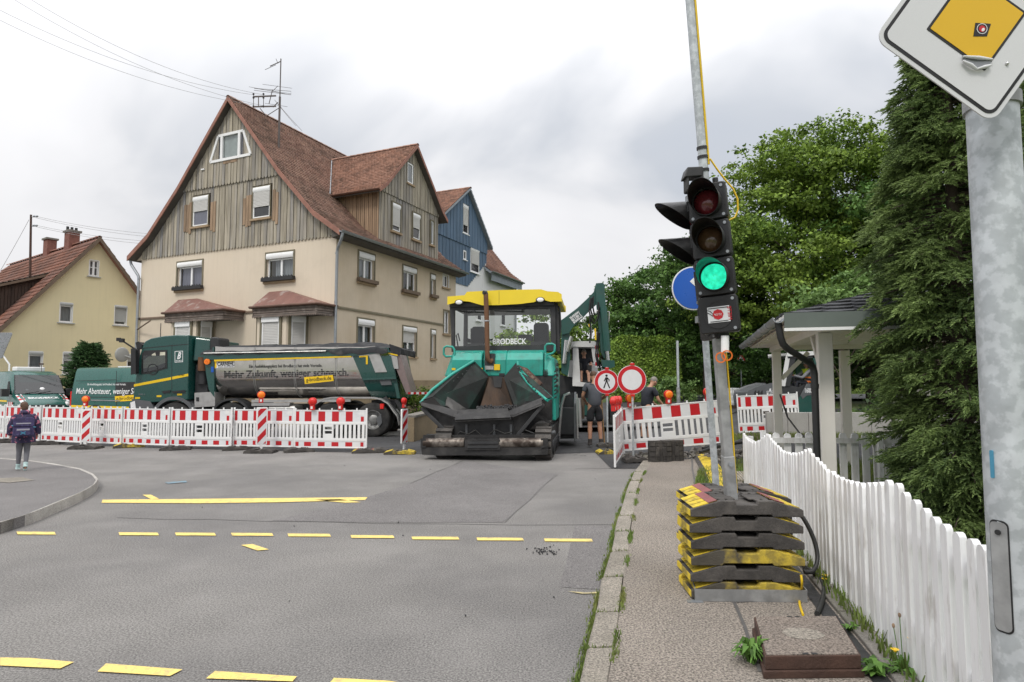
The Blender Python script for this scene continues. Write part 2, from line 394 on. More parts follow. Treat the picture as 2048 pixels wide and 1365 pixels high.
mm('exc_green',(.012,.072,.058),.4,var=.1,scale=3,coat=.3,dirt=.3,dcol=(.06,.055,.05),dscale=2.5,dpos=(.5,.75))
mm('teal',(.015,.32,.25),.42,var=.08,scale=2,coat=.25,dirt=.55,dcol=(.035,.09,.075),dscale=3.2,dpos=(.5,.74),streak=.3)
mm('teal_inner',(.014,.052,.039),.7,var=.3,scale=2.5,dirt=.97,dcol=(.013,.014,.013),dscale=1.6,dpos=(.26,.50),bump=.4,bscale=30)
mm('roof_yellow',(.80,.60,.02),.4,var=.04,scale=2,coat=.2)
mm('grease',(.020,.019,.019),.55,var=.3,scale=3,bump=.7,bscale=22,dirt=.5,dcol=(.075,.07,.066),dscale=3,dpos=(.5,.72))
mm('hopper_rust',(.085,.05,.03),.7,var=.4,scale=3,bump=.5,bscale=24,dirt=.85,dcol=(.014,.013,.013),dscale=2.2,dpos=(.42,.62),stretch=(1,1,.35))
mm('worn_steel',(.27,.24,.21),.5,metal=.7,var=.3,scale=3,dirt=.95,dcol=(.04,.028,.022),dscale=4.4,dpos=(.36,.56),stretch=(1,1,1))
mm('rust',(.17,.085,.045),.75,metal=.3,var=.3,scale=6,bump=.4,bscale=50,dirt=.4,dcol=(.06,.035,.025),dscale=6)
mm('rust_dark',(.065,.034,.024),.85,var=.3,scale=5,bump=.6,bscale=50)
mm('chrome',(.62,.62,.62),.2,metal=1,var=.05,scale=3,dirt=.2,dcol=(.2,.19,.18),dscale=4)
mm('mirror_steel',(.58,.55,.515),.16,metal=.97,var=.06,scale=1.5,rvar=.06,dirt=.25,dcol=(.2,.185,.165),dscale=1.2,dpos=(.5,.8))
mm('alu',(.46,.455,.44),.45,metal=.6,var=.1,scale=4,dirt=.35,dcol=(.2,.19,.17),dscale=3)
mm('galv',(.42,.45,.465),.55,metal=.35,var=.16,scale=11,hue=((.52,.55,.57),26.,.46,.56),rvar=.12,bump=.08,bscale=20)
mm('galv_dull',(.28,.285,.285),.6,metal=.45,var=.14,scale=9,hue=((.38,.385,.385),5.,.48,.6),dirt=.25,dcol=(.14,.135,.13),dscale=4)
mm('tarp',(.036,.037,.04),.8,spec=.15,var=.25,scale=3,bump=.5,bscale=7,dirt=.35,dcol=(.17,.165,.16),dscale=2.5)
mm('machine_grey',(.10,.105,.11),.5,var=.1,scale=3,dirt=.3,dcol=(.04,.038,.036),dscale=3)
mm('machine_dark',(.03,.031,.033),.5,var=.15,scale=3,dirt=.3,dcol=(.075,.07,.065),dscale=3)
mm('cab_white',(.66,.66,.65),.35,var=.05,scale=2,coat=.2,dirt=.25,dcol=(.3,.28,.25),dscale=3)
mm('hose',(.02,.02,.02),.5)
mm('orange',(.75,.17,.02),.4,var=.05)
mm('lens_orange',(.85,.20,.01),.25,var=.1,scale=6,emit=.12)
mm('lens_red',(.62,.02,.015),.25,var=.1,scale=6,emit=.08)
mm('lamp_red_body',(.55,.018,.015),.4,var=.06)
mm('refl_red',(.50,.012,.018),.4,var=.05,scale=5,dirt=.25,dcol=(.25,.05,.05),dscale=5,dpos=(.55,.75))
mm('refl_white',(.70,.71,.72),.45,var=.03,scale=6,dirt=.3,dcol=(.4,.39,.37),dscale=4,dpos=(.52,.75))
mm('barrier_white',(.78,.78,.77),.45,var=.03,scale=4,dirt=.35,dcol=(.42,.40,.36),dscale=3,dpos=(.52,.75))
mm('fence_white',(.80,.80,.80),.55,var=.05,scale=4,bump=.25,bscale=22,stretch=(1,1,.25),streak=.55,dirt=.5,dscale=14,dpos=(.56,.70),dcol=(.33,.29,.255),rand=.06)
mm('shelter_white',(.77,.735,.69),.6,var=.05,scale=2,streak=.15,dcol=(.4,.36,.32))
mm('shelter_brown',(.075,.05,.04),.8,var=.2,scale=4)
mm('shingle',(.050,.052,.058),.9,var=.15,scale=3,bump=.6,bscale=90,grain=.3,gscale=120,rand=.2)
mm('sign_blue',(.01,.10,.47),.35,var=.03)
mm('sign_yellow',(.70,.42,.005),.38,var=.03,scale=2)
mm('sign_white',(.63,.635,.65),.4,var=.03,scale=2,grain=.03,gscale=500)
mm('sign_red',(.52,.012,.02),.38,var=.03)
mm('ink',(.008,.008,.009),.5)
mm('ink_white',(.78,.78,.78),.5)
mm('ink_yellow',(.80,.52,.01),.45)
mm('stripe_yellow',(.78,.52,.01),.4,var=.04)
mm('screen_grey',(.28,.29,.30),.3,metal=.5)
mm('lens_green',(.02,.62,.36),.2,var=.35,scale=34,emit=1.1)
mm('lens_green_rim',(.005,.23,.10),.3,emit=.15)
mm('lens_off_red',(.17,.022,.028),.15,var=.25,scale=30,coat=.6)
mm('lens_off_amber',(.115,.062,.03),.15,var=.25,scale=30,coat=.6)
mm('cable_yellow',(.75,.50,.015),.45,var=.06)
mm('cable_black',(.02,.02,.02),.5,var=.2)
mm('bark',(.08,.062,.048),.95,var=.3,scale=5,bump=.9,bscale=20)
mm('wire',(.3,.3,.3),.6)
mm('antenna',(.11,.095,.09),.6,metal=.4,var=.2)
mm('skin',(.52,.29,.20),.55,var=.06,scale=12)
mm('skin_tan',(.42,.22,.14),.55,var=.06,scale=12)
mm('hair_brown',(.085,.045,.025),.7,var=.25,scale=30)
mm('hair_grey',(.2,.18,.16),.7,var=.25,scale=30)
mm('shirt_grey',(.085,.09,.105),.9,var=.15,scale=8,bump=.3,bscale=30)
mm('shorts_black',(.018,.018,.021),.9,var=.2,scale=8,bump=.3,bscale=30)
mm('shirt_black',(.02,.022,.03),.9,var=.2,scale=8)
mm('shirt_long_grey',(.21,.215,.23),.9,var=.12,scale=8)
mm('hiviz',(.62,.78,.03),.7,var=.06,emit=.0)
mm('hiviz_orange',(.9,.2,.03),.7,var=.06)
mm('cap_grey',(.33,.30,.28),.9,var=.1)
mm('leggings',(.14,.14,.155),.9,var=.12,scale=14)
mm('shoe_mint',(.42,.56,.55),.7,var=.2,scale=20)
mm('shoe_brown',(.10,.075,.06),.85,var=.2,scale=20)
mm('shoe_white',(.7,.7,.7),.7)
mm('boot',(.035,.03,.028),.8,var=.2)
mm('jacket_floral',(.028,.022,.06),.8,var=.2,scale=10,dirt=.9,dcol=(.52,.17,.24),dscale=11,dpos=(.57,.60))
mm('bag_purple',(.045,.035,.10),.7,var=.25,scale=8,dirt=.5,dcol=(.12,.11,.25),dscale=7,dpos=(.55,.6))
mm('bag_grey',(.32,.31,.36),.6,var=.1)
mm('bag_blue',(.06,.25,.38),.6)
def leafmat(k,a,b,sc=1.2,trans=.25,isl=.35):
 m=mat(k,a,.6,var=.25,scale=sc,island=isl,hue=(b,sc*.5,.42,.62,'island'),spec=.3)
 t=m.node_tree; L=t.links; bs=t.nodes['Principled BSDF']; out=[n for n in t.nodes if n.type=='OUTPUT_MATERIAL'][0]
 tl=t.nodes.new('ShaderNodeBsdfTranslucent'); src=bs.inputs['Base Color'].links[0].from_socket
 L.new(src,tl.inputs[0]); mx=t.nodes.new('ShaderNodeMixShader'); mx.inputs[0].default_value=trans
 L.new(bs.outputs[0],mx.inputs[1]); L.new(tl.outputs[0],mx.inputs[2]); L.new(mx.outputs[0],out.inputs[0]); M[k]=m
leafmat('leaf_light',(.118,.215,.034),(.19,.275,.046),isl=.5)
leafmat('leaf_mid',(.066,.150,.034),(.105,.195,.045),isl=.45)
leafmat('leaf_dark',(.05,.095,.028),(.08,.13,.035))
leafmat('leaf_pale',(.12,.22,.06),(.17,.27,.08))
leafmat('hedge',(.14,.25,.035),(.21,.31,.05),isl=.5)
leafmat('needle',(.10,.16,.055),(.155,.215,.066),trans=.18)
leafmat('needle_tip',(.16,.235,.075),(.2,.27,.09),trans=.15)
leafmat('thuja',(.035,.085,.028),(.06,.12,.04),trans=.1)
leafmat('weed',(.085,.19,.03),(.13,.25,.05))
# ground, roads, pavements
ZS=0.07
def sstep(x,a,b):
 t=min(1,max(0,(x-a)/(b-a))); return t*t*(3-2*t)
def hgt(x,y):
 road=0.03*max(0,min(y-20,20))*sstep(x,0,5)
 bank=0.20*max(0,min(y-39.5,9))*sstep(x,7,10)
 return road+bank+0.34*sstep(x,1.8,6.0)
def sheet(name,pts,z,m,parent=None ):
 n=len(pts)
 b=MB(); b.add([(p[0],p[1],z) for p in pts],[tuple(range(n))])
 me=b.build(name,m,parent)
 if sum(pts[i][0]*pts[(i+1)%n][1]-pts[(i+1)%n][0]*pts[i][1] for i in range(n))<0:me.data.flip_normals()
 return me
struct(sheet('ground',[(-900,-60),(900,-60),(900,1500),(-900,1500)],-0.03,M['meadow']))
nx,ny=70,80
xs=np.linspace(-1,110,nx); ys=np.linspace(19.9,160,ny)
V=[(x,y,hgt(x,y)-0.012) for y in ys for x in xs]
Fc=[(j*nx+i,j*nx+i+1,(j+1)*nx+i+1,(j+1)*nx+i) for j in range(ny-1) for i in range(nx-1)]
struct(np_mesh('hill',V,Fc,M['meadow'],smooth=True ))
KL=[(1163,1365),(1177,1298),(1196,1225),(1204,1167),(1223,1105),(1235,1048),(1254,986),(1269,948),(1288,923)]
KR=[(1219,1365),(1231,1294),(1242,1225),(1250,1151),(1258,1101),(1265,1048),(1275,986),(1286,951),(1304,923)]
kl=[G(x,y,0.0) for x,y in KL]; kr=[G(x,y,ZS) for x,y in KR]
def ext(pl,y):
 a,b=pl[0],pl[2]; t=(y-a.y)/(b.y-a.y); return Vector((a.x+(b.x-a.x)*t,y,0))
kl=[ext(kl,-2.0),ext(kl,1.0)]+kl; kr=[ext(kr,-2.0),ext(kr,1.0)]+kr
def lerp_pl(pl,y):
 for a,b in zip(pl,pl[1:]):
  if y<=b.y or b is pl[-1]:
   t=(y-a.y)/(b.y-a.y); return a.x+(b.x-a.x)*t
FX=lambda y:1.400+0.222*y
kend=kl[-1]
road=struct(sheet('road',[(-60,-4)]+[(kl[0].x,-4)]+[(p.x+0.05,p.y) for p in kl]+[(kend.x+3.2,kend.y+1.4),(6.2,14.5),(12,16.2),(16,20),(16,26),(-60,26)],0.0,M['asphalt']))
up=MB(); pl=[(2.5,20),(4.5,24),(7.5,29),(11,33),(16,35),(26,35.5)]; w=3.6
L_,R_=[],[]
for i,p in enumerate(pl):
 a=Vector(pl[max(i-1,0)]); b=Vector(pl[min(i+1,len(pl)-1)]); d=(b-a).normalized(); n=Vector((d.y,-d.x))
 for k,s_ in ((L_,-1),(R_,1)):
  q=Vector(p)+n*w*s_; k.append((q.x,q.y,max(hgt(q.x,q.y),hgt(p[0],p[1]))+0.02))
up.add(L_+R_,[(i,len(L_)+i,len(L_)+i+1,i+1) for i in range(len(L_)-1)])
struct(up.build('upper_road',M['asphalt_new'],smooth=60))
new=[G(-300,872),G(0,886),(G(340,897)),G(600,904),G(735,906),G(845,909),G(1060,910),G(1215,905)]
newp=[(p.x,p.y) for p in new]+[(3.5,15.3),(6.5,15.2),(12,16.8),(15,20),(15,25.5),(0.5,25.5),(-1.0,19.8),(-4.4,18.9),(-30,20.6)]
struct(sheet('fresh_asphalt',newp,0.006,M['asphalt_new']))
nx2,ny2=50,40
V=[]
for j in range(ny2):
 for i in range(nx2):
  y=11.9+14.3*j/(ny2-1); x0=max(1.75,2.2-(y-11.9)*.4); x0=1.9+.02*(y-12); x=x0+(16.5-x0)*(i/(nx2-1))**1.5
  V.append((x,y,.010+.34*sstep(x,1.8,6.0)*sstep(y,12.0,14.6)+.03*max(0,y-20)*sstep(x,0,5)))
Fc=[(j*nx2+i,j*nx2+i+1,(j+1)*nx2+i+1,(j+1)*nx2+i) for j in range(ny2-1) for i in range(nx2-1)]
struct(np_mesh('side_road',V,Fc,M['asphalt_new'],smooth=True ))
struct(sheet('house_pavement',[(-30,20.6),(-4.4,18.9),(-1.0,19.8),(0.5,25.5),(0.2,40),(-8,46),(-45,40)],0.012,M['concrete']))
struct(sheet('lawn',[(FX(-2)+.1,-2),(FX(4)+.1,4),(FX(9.3)+.1,9.3),(4.2,13.8),(12,15.2),(30,15.2),(30,-2)],0.03,M['meadow']))
fw=[(p.x-.01,p.y) for p in kr]+[(kr[-1].x+1.0,kr[-1].y+.4),(4.05,12.6),(FX(9.3)+.1,9.3),(FX(4)+.1,4),(FX(-2)+.1,-2)]
fo=MB(); n=len(fw)
fo.prism(fw,-0.02,ZS,'z'); struct(fo.build('footway',M['footway']))
footway=bpy.data.objects['footway']
random.seed(3)
yc=[-1.6,-.6,.4,1.35,2.25,3.02]
yc+=[G(x,y,ZS).y for x,y in ((1177,1295),(1196,1223),(1204,1153),(1223,1102),(1235,1062),(1248,1031),(1254,986),(1263,961),(1270,944),(1281,930))]+[kl[-1].y]
for a,b in zip(yc,yc[1:]):
 g=.012; b2=MB(); k=4
 for i in range(1):
  ys_=[a+g+(b-a-2*g)*j/k for j in range(k+1)]
  dz=ru(-.006,.006); dx=ru(-.008,.008)
  rings=[]
  for y in ys_:
   x0,x1=lerp_pl(kl,y)+dx,lerp_pl(kr,y)+dx-.012
   rings.append([(x0,y,-.05),(x1,y,-.05),(x1,y,ZS+dz),(x0+.02,y,ZS-.004+dz),(x0+.004,y,ZS-.02+dz)])
  b2.loft(rings)
 st=b2.build('kerb_stone',M['kerb'],footway,smooth=30,bevel=.006)
def strip(pts,w,z,m,name,parent):
 b=MB(); L1,R1=[],[]
 for i,p in enumerate(pts):
  a=Vector(pts[max(i-1,0)][:2]); c=Vector(pts[min(i+1,len(pts)-1)][:2]); d=(c-a).normalized(); n=Vector((-d.y,d.x))*(w/2)
  jx=ru(-.3,.3)*w*.5
  L1.append((p[0]+n.x+jx,p[1]+n.y,z)); R1.append((p[0]-n.x+jx*.6,p[1]-n.y,z))
 b.add(L1+R1,[(len(L1)+i,len(L1)+i+1,i+1,i) for i in range(len(L1)-1)])
 return b.build(name,m,parent)
def gl(px,z=0.):return [G(x,y,z) for x,y in px]
strip(gl([(1452,1185),(1470,1210),(1490,1255),(1502,1300),(1520,1345)],ZS),.022,ZS+.004,M['tar'],'joint',footway)
strip(gl([(1470,1206),(1540,1203),(1625,1200)],ZS),.012,ZS+.004,M['tar'],'joint',footway)
strip(gl([(1383,905),(1385,940),(1392,975),(1400,1010)],ZS),.03,ZS+.004,M['tar'],'joint',footway)
for pp,w_ in (([(235,1036),(330,1039.5),(420,1039.6),(530,1043.5),(640,1044.5),(760,1048),(900,1048.6),(1030,1051),(1150,1050.5),(1236,1050)],.014),([(820,968),(846,957),(870,945),(899,935),(925,922)],.02),([(1010,1046),(1030,1025),(1060,1001),(1083,975),(1115,950)],.014),([(1150,938),(1212,938),(1262,934)],.02),):
 strip(gl(pp),w_,.004,M['tar'],'tar_seam',road)
sheet('asphalt_patch',[(p.x,p.y) for p in gl([(545,1042),(700,1045),(1005,1046),(1062,1000),(1112,948),(1020,935),(930,922),(822,968),(690,1008)])],.003,M['asphalt_old'],road)
sheet('asphalt_patch',[(p.x,p.y) for p in gl([(1150,1053),(1233,1052),(1196,1180),(1120,1175)])],.003,M['asphalt_old'],road)
def quadmark(px,m=M['paint_yellow'],name='yellow_marking',z=.008):
 p=gl(px); return sheet(name,[(q.x,q.y) for q in p],z,m,road)
for x0,x1,y in ((33,111,1068),(237,317,1069.5),(350,431,1070),(462,546,1070.5),(575,661,1072),(701,788,1075),(823,918,1078),(953,1047,1080),(1088,1185,1082)):
 quadmark([(x0,y-3),(x1-2,y-2.4),(x1+1,y+3),(x0+2,y+2.6)])
quadmark([(482,1092),(505,1090),(538,1101),(515,1103)])
quadmark([(205,1001),(420,999),(735,996),(730,1001.5),(560,1006),(400,1008),(203,1007)])
quadmark([(285,991),(302,991),(318,999),(302,1000)])
quadmark([(628,1001),(680,1000),(722,1006),(690,1007)])
quadmark([(0,1318),(60,1319),(148,1327),(120,1340),(0,1334)])
quadmark([(212,1330),(365,1342),(340,1355),(195,1346)])
quadmark([(430,1345),(594,1356),(585,1366),(412,1360)])
quadmark([(668,1359),(780,1365),(860,1380),(655,1374)])
quadmark([(1136,1185),(1170,1187),(1196,1186),(1196,1189),(1165,1190)],M['paint_faded'],'faded_marking')
outer=[(-260,1118),(-120,1093),(0,1068),(60,1049),(120,1026),(172,1004),(206,981),(218,963),(206,946),(172,932),(122,923),(60,917),(0,913),(-120,908),(-300,903)]
inner=[(-260,1092),(-120,1068),(0,1045),(50,1030),(108,1006),(160,985),(186,970),(192,960),(183,950),(158,939),(104,929),(55,922),(0,918),(-120,912),(-300,907)]
ZL=.13
po=[G(x,y,0) for x,y in outer]; pi=[G(x,y,ZL) for x,y in inner]
lp=MB(); lp.prism([(p.x,p.y) for p in pi]+[(-22,12.5),(-22,4)],-.02,ZL-.004,'z')
lpav=struct(lp.build('corner_pavement',M['asphalt_old']))
def resample(pl,step):
 out=[]; d=0
 cum=[0]
 for a,b in zip(pl,pl[1:]):cum.append(cum[-1]+(b-a).length)
 n=max(1,round(cum[-1]/step))
 for k in range(n+1):
  t=cum[-1]*k/n
  i=max(j for j in range(len(cum)) if cum[j]<=t+1e-9); i=min(i,len(pl)-2)
  u=(t-cum[i])/(cum[i+1]-cum[i]); out.append(pl[i].lerp(pl[i+1],u))
 return out
N_=72
def rs(pl,n):
 tot=sum((b-a).length for a,b in zip(pl,pl[1:])); return resample(pl,tot/n)
ro,ri=rs(po,N_),rs(pi,N_)
for k in range(0,N_,4):
 rings=[]
 for j in range(5):
  o,q=ro[k+j].copy(),ri[k+j].copy()
  if j==0:o=o.lerp(ro[k+1],.025); q=q.lerp(ri[k+1],.025)
  if j==4:o=o.lerp(ro[k+3],.025); q=q.lerp(ri[k+3],.025)
  d=(o-q); d.z=0; d=d.normalized()
  rings.append([(q.x,q.y,-.05),(q.x,q.y,ZL),(q.x+d.x*.12,q.y+d.y*.12,ZL),(q.x+d.x*.15,q.y+d.y*.15,ZL-.02),(q.x+d.x*.165,q.y+d.y*.165,-.05)])
 MB().loft(rings).build('kerb_stone',M['kerb_light'],lpav,smooth=30)
sheet('cover_slab',[(p.x,p.y) for p in [G(0,957,ZL),G(45,955,ZL),G(68,961,ZL),G(20,966,ZL),G(-20,964,ZL)]],ZL+.003,M['kerb'],lpav)
sheet('blue_spray_mark',[(p.x,p.y) for p in gl([(330,966),(372,963),(374,966),(336,969)])],.009,mat('spray_blue',(.14,.28,.36),.9,dirt=.9,dcol=(.2,.2,.2),dscale=12,dpos=(.4,.6)),road)
def grass_mesh(name,pts,m,hmin=.02,hmax=.06,w=.006,lean=.5):
 n=len(pts); P=np.array(pts,dtype=np.float32); a=np.random.RandomState(5).rand(n,5)
 h=hmin+(hmax-hmin)*a[:,0]; ang=a[:,1]*6.283; la=a[:,2]*6.283; ll=h*lean*a[:,3]
 dx,dy=np.cos(ang)*w,np.sin(ang)*w
 V=np.zeros((n,4,3),np.float32)
 V[:,0]=P+np.stack([dx,dy,0*dx],1); V[:,1]=P-np.stack([dx,dy,0*dx],1)
 tip=P+np.stack([np.cos(la)*ll,np.sin(la)*ll,h],1)
 V[:,2]=tip-np.stack([dx,dy,0*dx],1)*.3; V[:,3]=tip+np.stack([dx,dy,0*dx],1)*.3
 return np_mesh(name,V.reshape(-1,3),np.arange(n*4).reshape(n,4),m,kind='stuff')
pts=[]
for k in range(9000):
 y=1.5+9.8*rnd()**.8; s_=math.sin(y*2.1)*.5+math.sin(y*5.7+1)*.5+math.sin(y*13.3)*.4
 if s_<ru(-.9,.8):continue
 pts.append((lerp_pl(kl,y)-abs(random.gauss(0,.022)),y,0))
for k in range(3600):
 y=1.5+9.8*rnd(); s_=math.sin(y*2.9+2)*.5+math.sin(y*7.1)
 if s_<ru(-.2,1.3):continue
 pts.append((lerp_pl(kr,y)+random.gauss(0,.012),y,ZS))
for y in yc[5:15]:
 for k in range(26):
  t=rnd(); pts.append((lerp_pl(kl,y)*(1-t)+lerp_pl(kr,y)*t,y+random.gauss(0,.008),ZS-.012))
grass_mesh('kerb_grass',pts,M['grass'],.01,.038,.005)
pts=[]
for k in range(520):
 y=ru(2.0,6.5); pts.append((FX(y)-.05+random.gauss(0,.03),y,ZS+.02))
for k in range(2500):
 y=ru(8.2,11.2); pts.append((FX(y)-ru(.1,.75)+.12*(y-9.3),y,ZS-.01))
for k in range(16000):
 y=ru(6.6,13.5); pts.append((FX(y)+ru(.15,4.6),y,.03))
grass_mesh('garden_grass',pts,M['grass'],.03,.11,.008)
ed=MB()
for i in range(9):
 y0=.2+i*1.03; y1=y0+1.01
 MB().hexa([(FX(y0)-.13,y0,0),(FX(y0)+.06,y0,0),(FX(y1)+.06,y1,0),(FX(y1)-.13,y1,0),(FX(y0)-.13,y0,ZS+.025),(FX(y0)+.06,y0,ZS+.03),(FX(y1)+.06,y1,ZS+.03),(FX(y1)-.13,y1,ZS+.025)]).build('edging_stone',M['concrete_dark'],footway,smooth=0,bevel=.008)
strip([(FX(y)-.20,y) for y in (1.5,2.5,3.5,4.5,5.5)],.10,ZS+.004,M['black_plastic'],'drain_channel',footway)
pts=[]
for k in range(26000):
 x=ru(5,24); y=ru(38.5,50)
 pts.append((x,y,hgt(x,y)-.02))
grass_mesh('bank_grass',pts,M['grass'],.12,.5,.03,.7)
# wall helpers
def rootm(o):return Matrix.Translation(o.location)@Matrix.Rotation(o.rotation_euler[2],4,'Z')
class Wall:
 def __init__(s,root,O,U,N):
  s.r=root; s.O=Vector(O); s.U=Vector(U).normalized(); s.N=Vector(N).normalized()
 def p(s,u,z,d=0.):return s.O+s.U*u+s.N*d+Vector((0,0,z))
 def px(s,x,y):
  Mx=rootm(s.r).inverted(); o=Mx@CAM; d=(Mx.to_3x3()@ray(x,y))
  t=(s.O-o).dot(s.N)/d.dot(s.N); q=o+d*t-s.O
  return q.dot(s.U),q.z
 def rect(s,x0,y0,x1,y1):
  xm,ym=(x0+x1)/2,(y0+y1)/2
  u0,u1=s.px(x0,ym)[0],s.px(x1,ym)[0]; z1,z0=s.px(xm,y0)[1],s.px(xm,y1)[1]
  return min(u0,u1),max(u0,u1),z0,z1
 def box(s,b,u0,u1,z0,z1,d0,d1,m=0):
  return b.hexa([s.p(u0,z0,d0),s.p(u1,z0,d0),s.p(u1,z0,d1),s.p(u0,z0,d1),s.p(u0,z1,d0),s.p(u1,z1,d0),s.p(u1,z1,d1),s.p(u0,z1,d1)],m)
 def poly(s,b,pts,d0,d1,m=0):
  n=len(pts); vs=[s.p(u,z,d0) for u,z in pts]+[s.p(u,z,d1) for u,z in pts]
  return b.add(vs,[tuple(range(n)),tuple(range(n,2*n))[::-1]]+[(i,(i+1)%n,n+(i+1)%n,n+i) for i in range(n)],m)
 def holes(s,b,u0,u1,z0,z1,holes,depth=.5,m=0,mr=1,mb=2):
  us=sorted({u0,u1}|{min(max(x,u0),u1) for h in holes for x in h[:2]}); zs=sorted({z0,z1}|{min(max(x,z0),z1) for h in holes for x in h[2:4]})
  inh=lambda u,z:any(h[0]<u<h[1] and h[2]<z<h[3] for h in holes)
  for a,c in zip(us,us[1:]):
   for e,f in zip(zs,zs[1:]):
    if c-a<1e-4 or f-e<1e-4 or inh((a+c)/2,(e+f)/2):continue
    b.add([s.p(a,e),s.p(c,e),s.p(c,f),s.p(a,f)],[(0,1,2,3)],m)
  for h in holes:
   q=[(h[0],h[2]),(h[1],h[2]),(h[1],h[3]),(h[0],h[3])]
   for i in range(4):
    (ua,za),(uc,zc_)=q[i],q[(i+1)%4]
    b.add([s.p(ua,za),s.p(uc,zc_),s.p(uc,zc_,-depth),s.p(ua,za,-depth)],[(0,1,2,3)],mr)
   b.add([s.p(u,z,-depth) for u,z in q],[(0,1,2,3)],mb)
  return b
def window(root,wl,r,mull=1,sur='trim_olive',sw=.07,box=.2,shut=0.,sill='trim_brown',sillh=.1,flower=None ,curtain='curtain',cur=(0,1),proud=.03,fr=.06,inset=.1,shmat='shutter',trans=False ,label=None ,half=False ):
 u0,u1,z0,z1=r; b=MB()
 if sur:
  wl.box(b,u0-sw,u0,z0-.01,z1+sw,-.02,proud); wl.box(b,u1,u1+sw,z0-.01,z1+sw,-.02,proud); wl.box(b,u0,u1,z1,z1+sw,-.02,proud-.003)
  wl.box(b,u0,u1,z0-.01,z0+.02,-.02,proud-.004)
 else :
  for q in ((u0-.02,u0+.01,z0,z1),(u1-.01,u1+.02,z0,z1),(u0+.01,u1-.01,z1-.01,z1+.02),(u0+.01,u1-.01,z0-.02,z0+.01)):wl.box(b,*q,-.03,.012)
 w=b.build('window',M[sur] if sur else M['pvc'],root)
 if label:w['label']=label
 zt=z1-box
 b=MB(); di=-inset
 for q in ((u0,u0+fr,z0,zt),(u1-fr,u1,z0,zt),(u0+fr,u1-fr,z0,z0+fr*1.2),(u0+fr,u1-fr,zt-fr,zt)):wl.box(b,*q,di-.06,di)
 for k in range(mull):
  um=u0+(u1-u0)*(k+1)/(mull+1); wl.box(b,um-fr*.8,um+fr*.8,z0+fr*1.2,zt-fr,di-.055,di+.006)
 if trans:
  zm=z0+(zt-z0)*.55; wl.box(b,u0+fr,u1-fr,zm-.02,zm+.02,di-.05,di+.003)
 b.build('frame',M['pvc'],w)
 ed=[u0+fr]+[u0+(u1-u0)*(k+1)/(mull+1) for k in range(mull)]+[u1-fr]
 for a,c in zip(ed,ed[1:]):
  b=MB(); b.add([wl.p(a,z0+fr,di-.03),wl.p(c,z0+fr,di-.03),wl.p(c,zt-fr,di-.03),wl.p(a,zt-fr,di-.03)],[(0,1,2,3)])
  b.build('pane',M['glass'],w)
 if curtain:
  n=16; b=MB(); L=[]
  ca,cc=u0+.02+(u1-u0-.04)*cur[0],u0+.02+(u1-u0-.04)*cur[1]
  for i in range(n*2+1):
   u=ca+(cc-ca)*i/(2*n); d=di-(.12 if inset>.05 else .04)+(.018 if inset>.05 else .008)*math.sin(i*1.9)
   L.append((u,d))
  zb=z0+.02
  b.add([wl.p(u,zb,d) for u,d in L]+[wl.p(u,zt,d) for u,d in L],[(i,i+1,len(L)+i+1,len(L)+i) for i in range(len(L)-1)])
  b.build('curtain',M[curtain],w,smooth=60)
 if box:
  b=MB(); n=6; h=box; pts=[]
  for i in range(n+1):
   t=math.pi/2*i/n; pts.append((zt+h*(1-(1-math.sin(t))*.4) if False else zt+h*i/n,-.02+.075*math.sin(math.pi*(.22+.56*i/n))))
  prof=[(zt,-.08)]+pts+[(z1,-.08)]
  b.loft([[wl.p(u0+.004,z,d) for z,d in prof],[wl.p(u1-.004,z,d) for z,d in prof]])
  b.build('shutter_box',M['pvc'] if shmat=='shutter' else M[shmat],w,smooth=40)
 if shut>0:
  b=MB(); hgt_=(zt-z0)*shut; n=max(3,int(hgt_/.055)); zz=zt-hgt_
  prof=[]
  for i in range(n):
   a=zz+hgt_*i/n; c=zz+hgt_*(i+1)/n
   prof+=[(a,di+.012),(a+(c-a)*.2,di+.024),(a+(c-a)*.8,di+.024)]
  prof.append((zt,di+.012))
  V_=[wl.p(u0+.03,z,d) for z,d in prof]+[wl.p(u1-.03,z,d) for z,d in prof]; k=len(prof)
  b.add(V_,[(i,k+i,k+i+1,i+1) for i in range(k-1)]); b.build('roller_shutter',M[shmat],w)
 if sill:
  b=MB(); wl.box(b,u0-.1,u1+.1,z0-sillh,z0-.012,-.02,.09); b.build('sill',M[sill],w,smooth=0,bevel=.008)
 if flower:
  b=MB(); wl.box(b,u0-.14,u1+.1,z0-.01,z0+.13,.04,.2)
  n=12
  if flower=='jag':
   for i in range(n):
    a=u0-.14+(u1-u0+.24)*i/n; c=a+(u1-u0+.24)/n*.8
    wl.poly(b,[(a,z0+.131),(c,z0+.131),((a+c)/2+.02,z0+.19)],.17,.19)
  b.build('flower_box',M['black'] if flower=='jag' else M['trim_mid'],w)
 return w
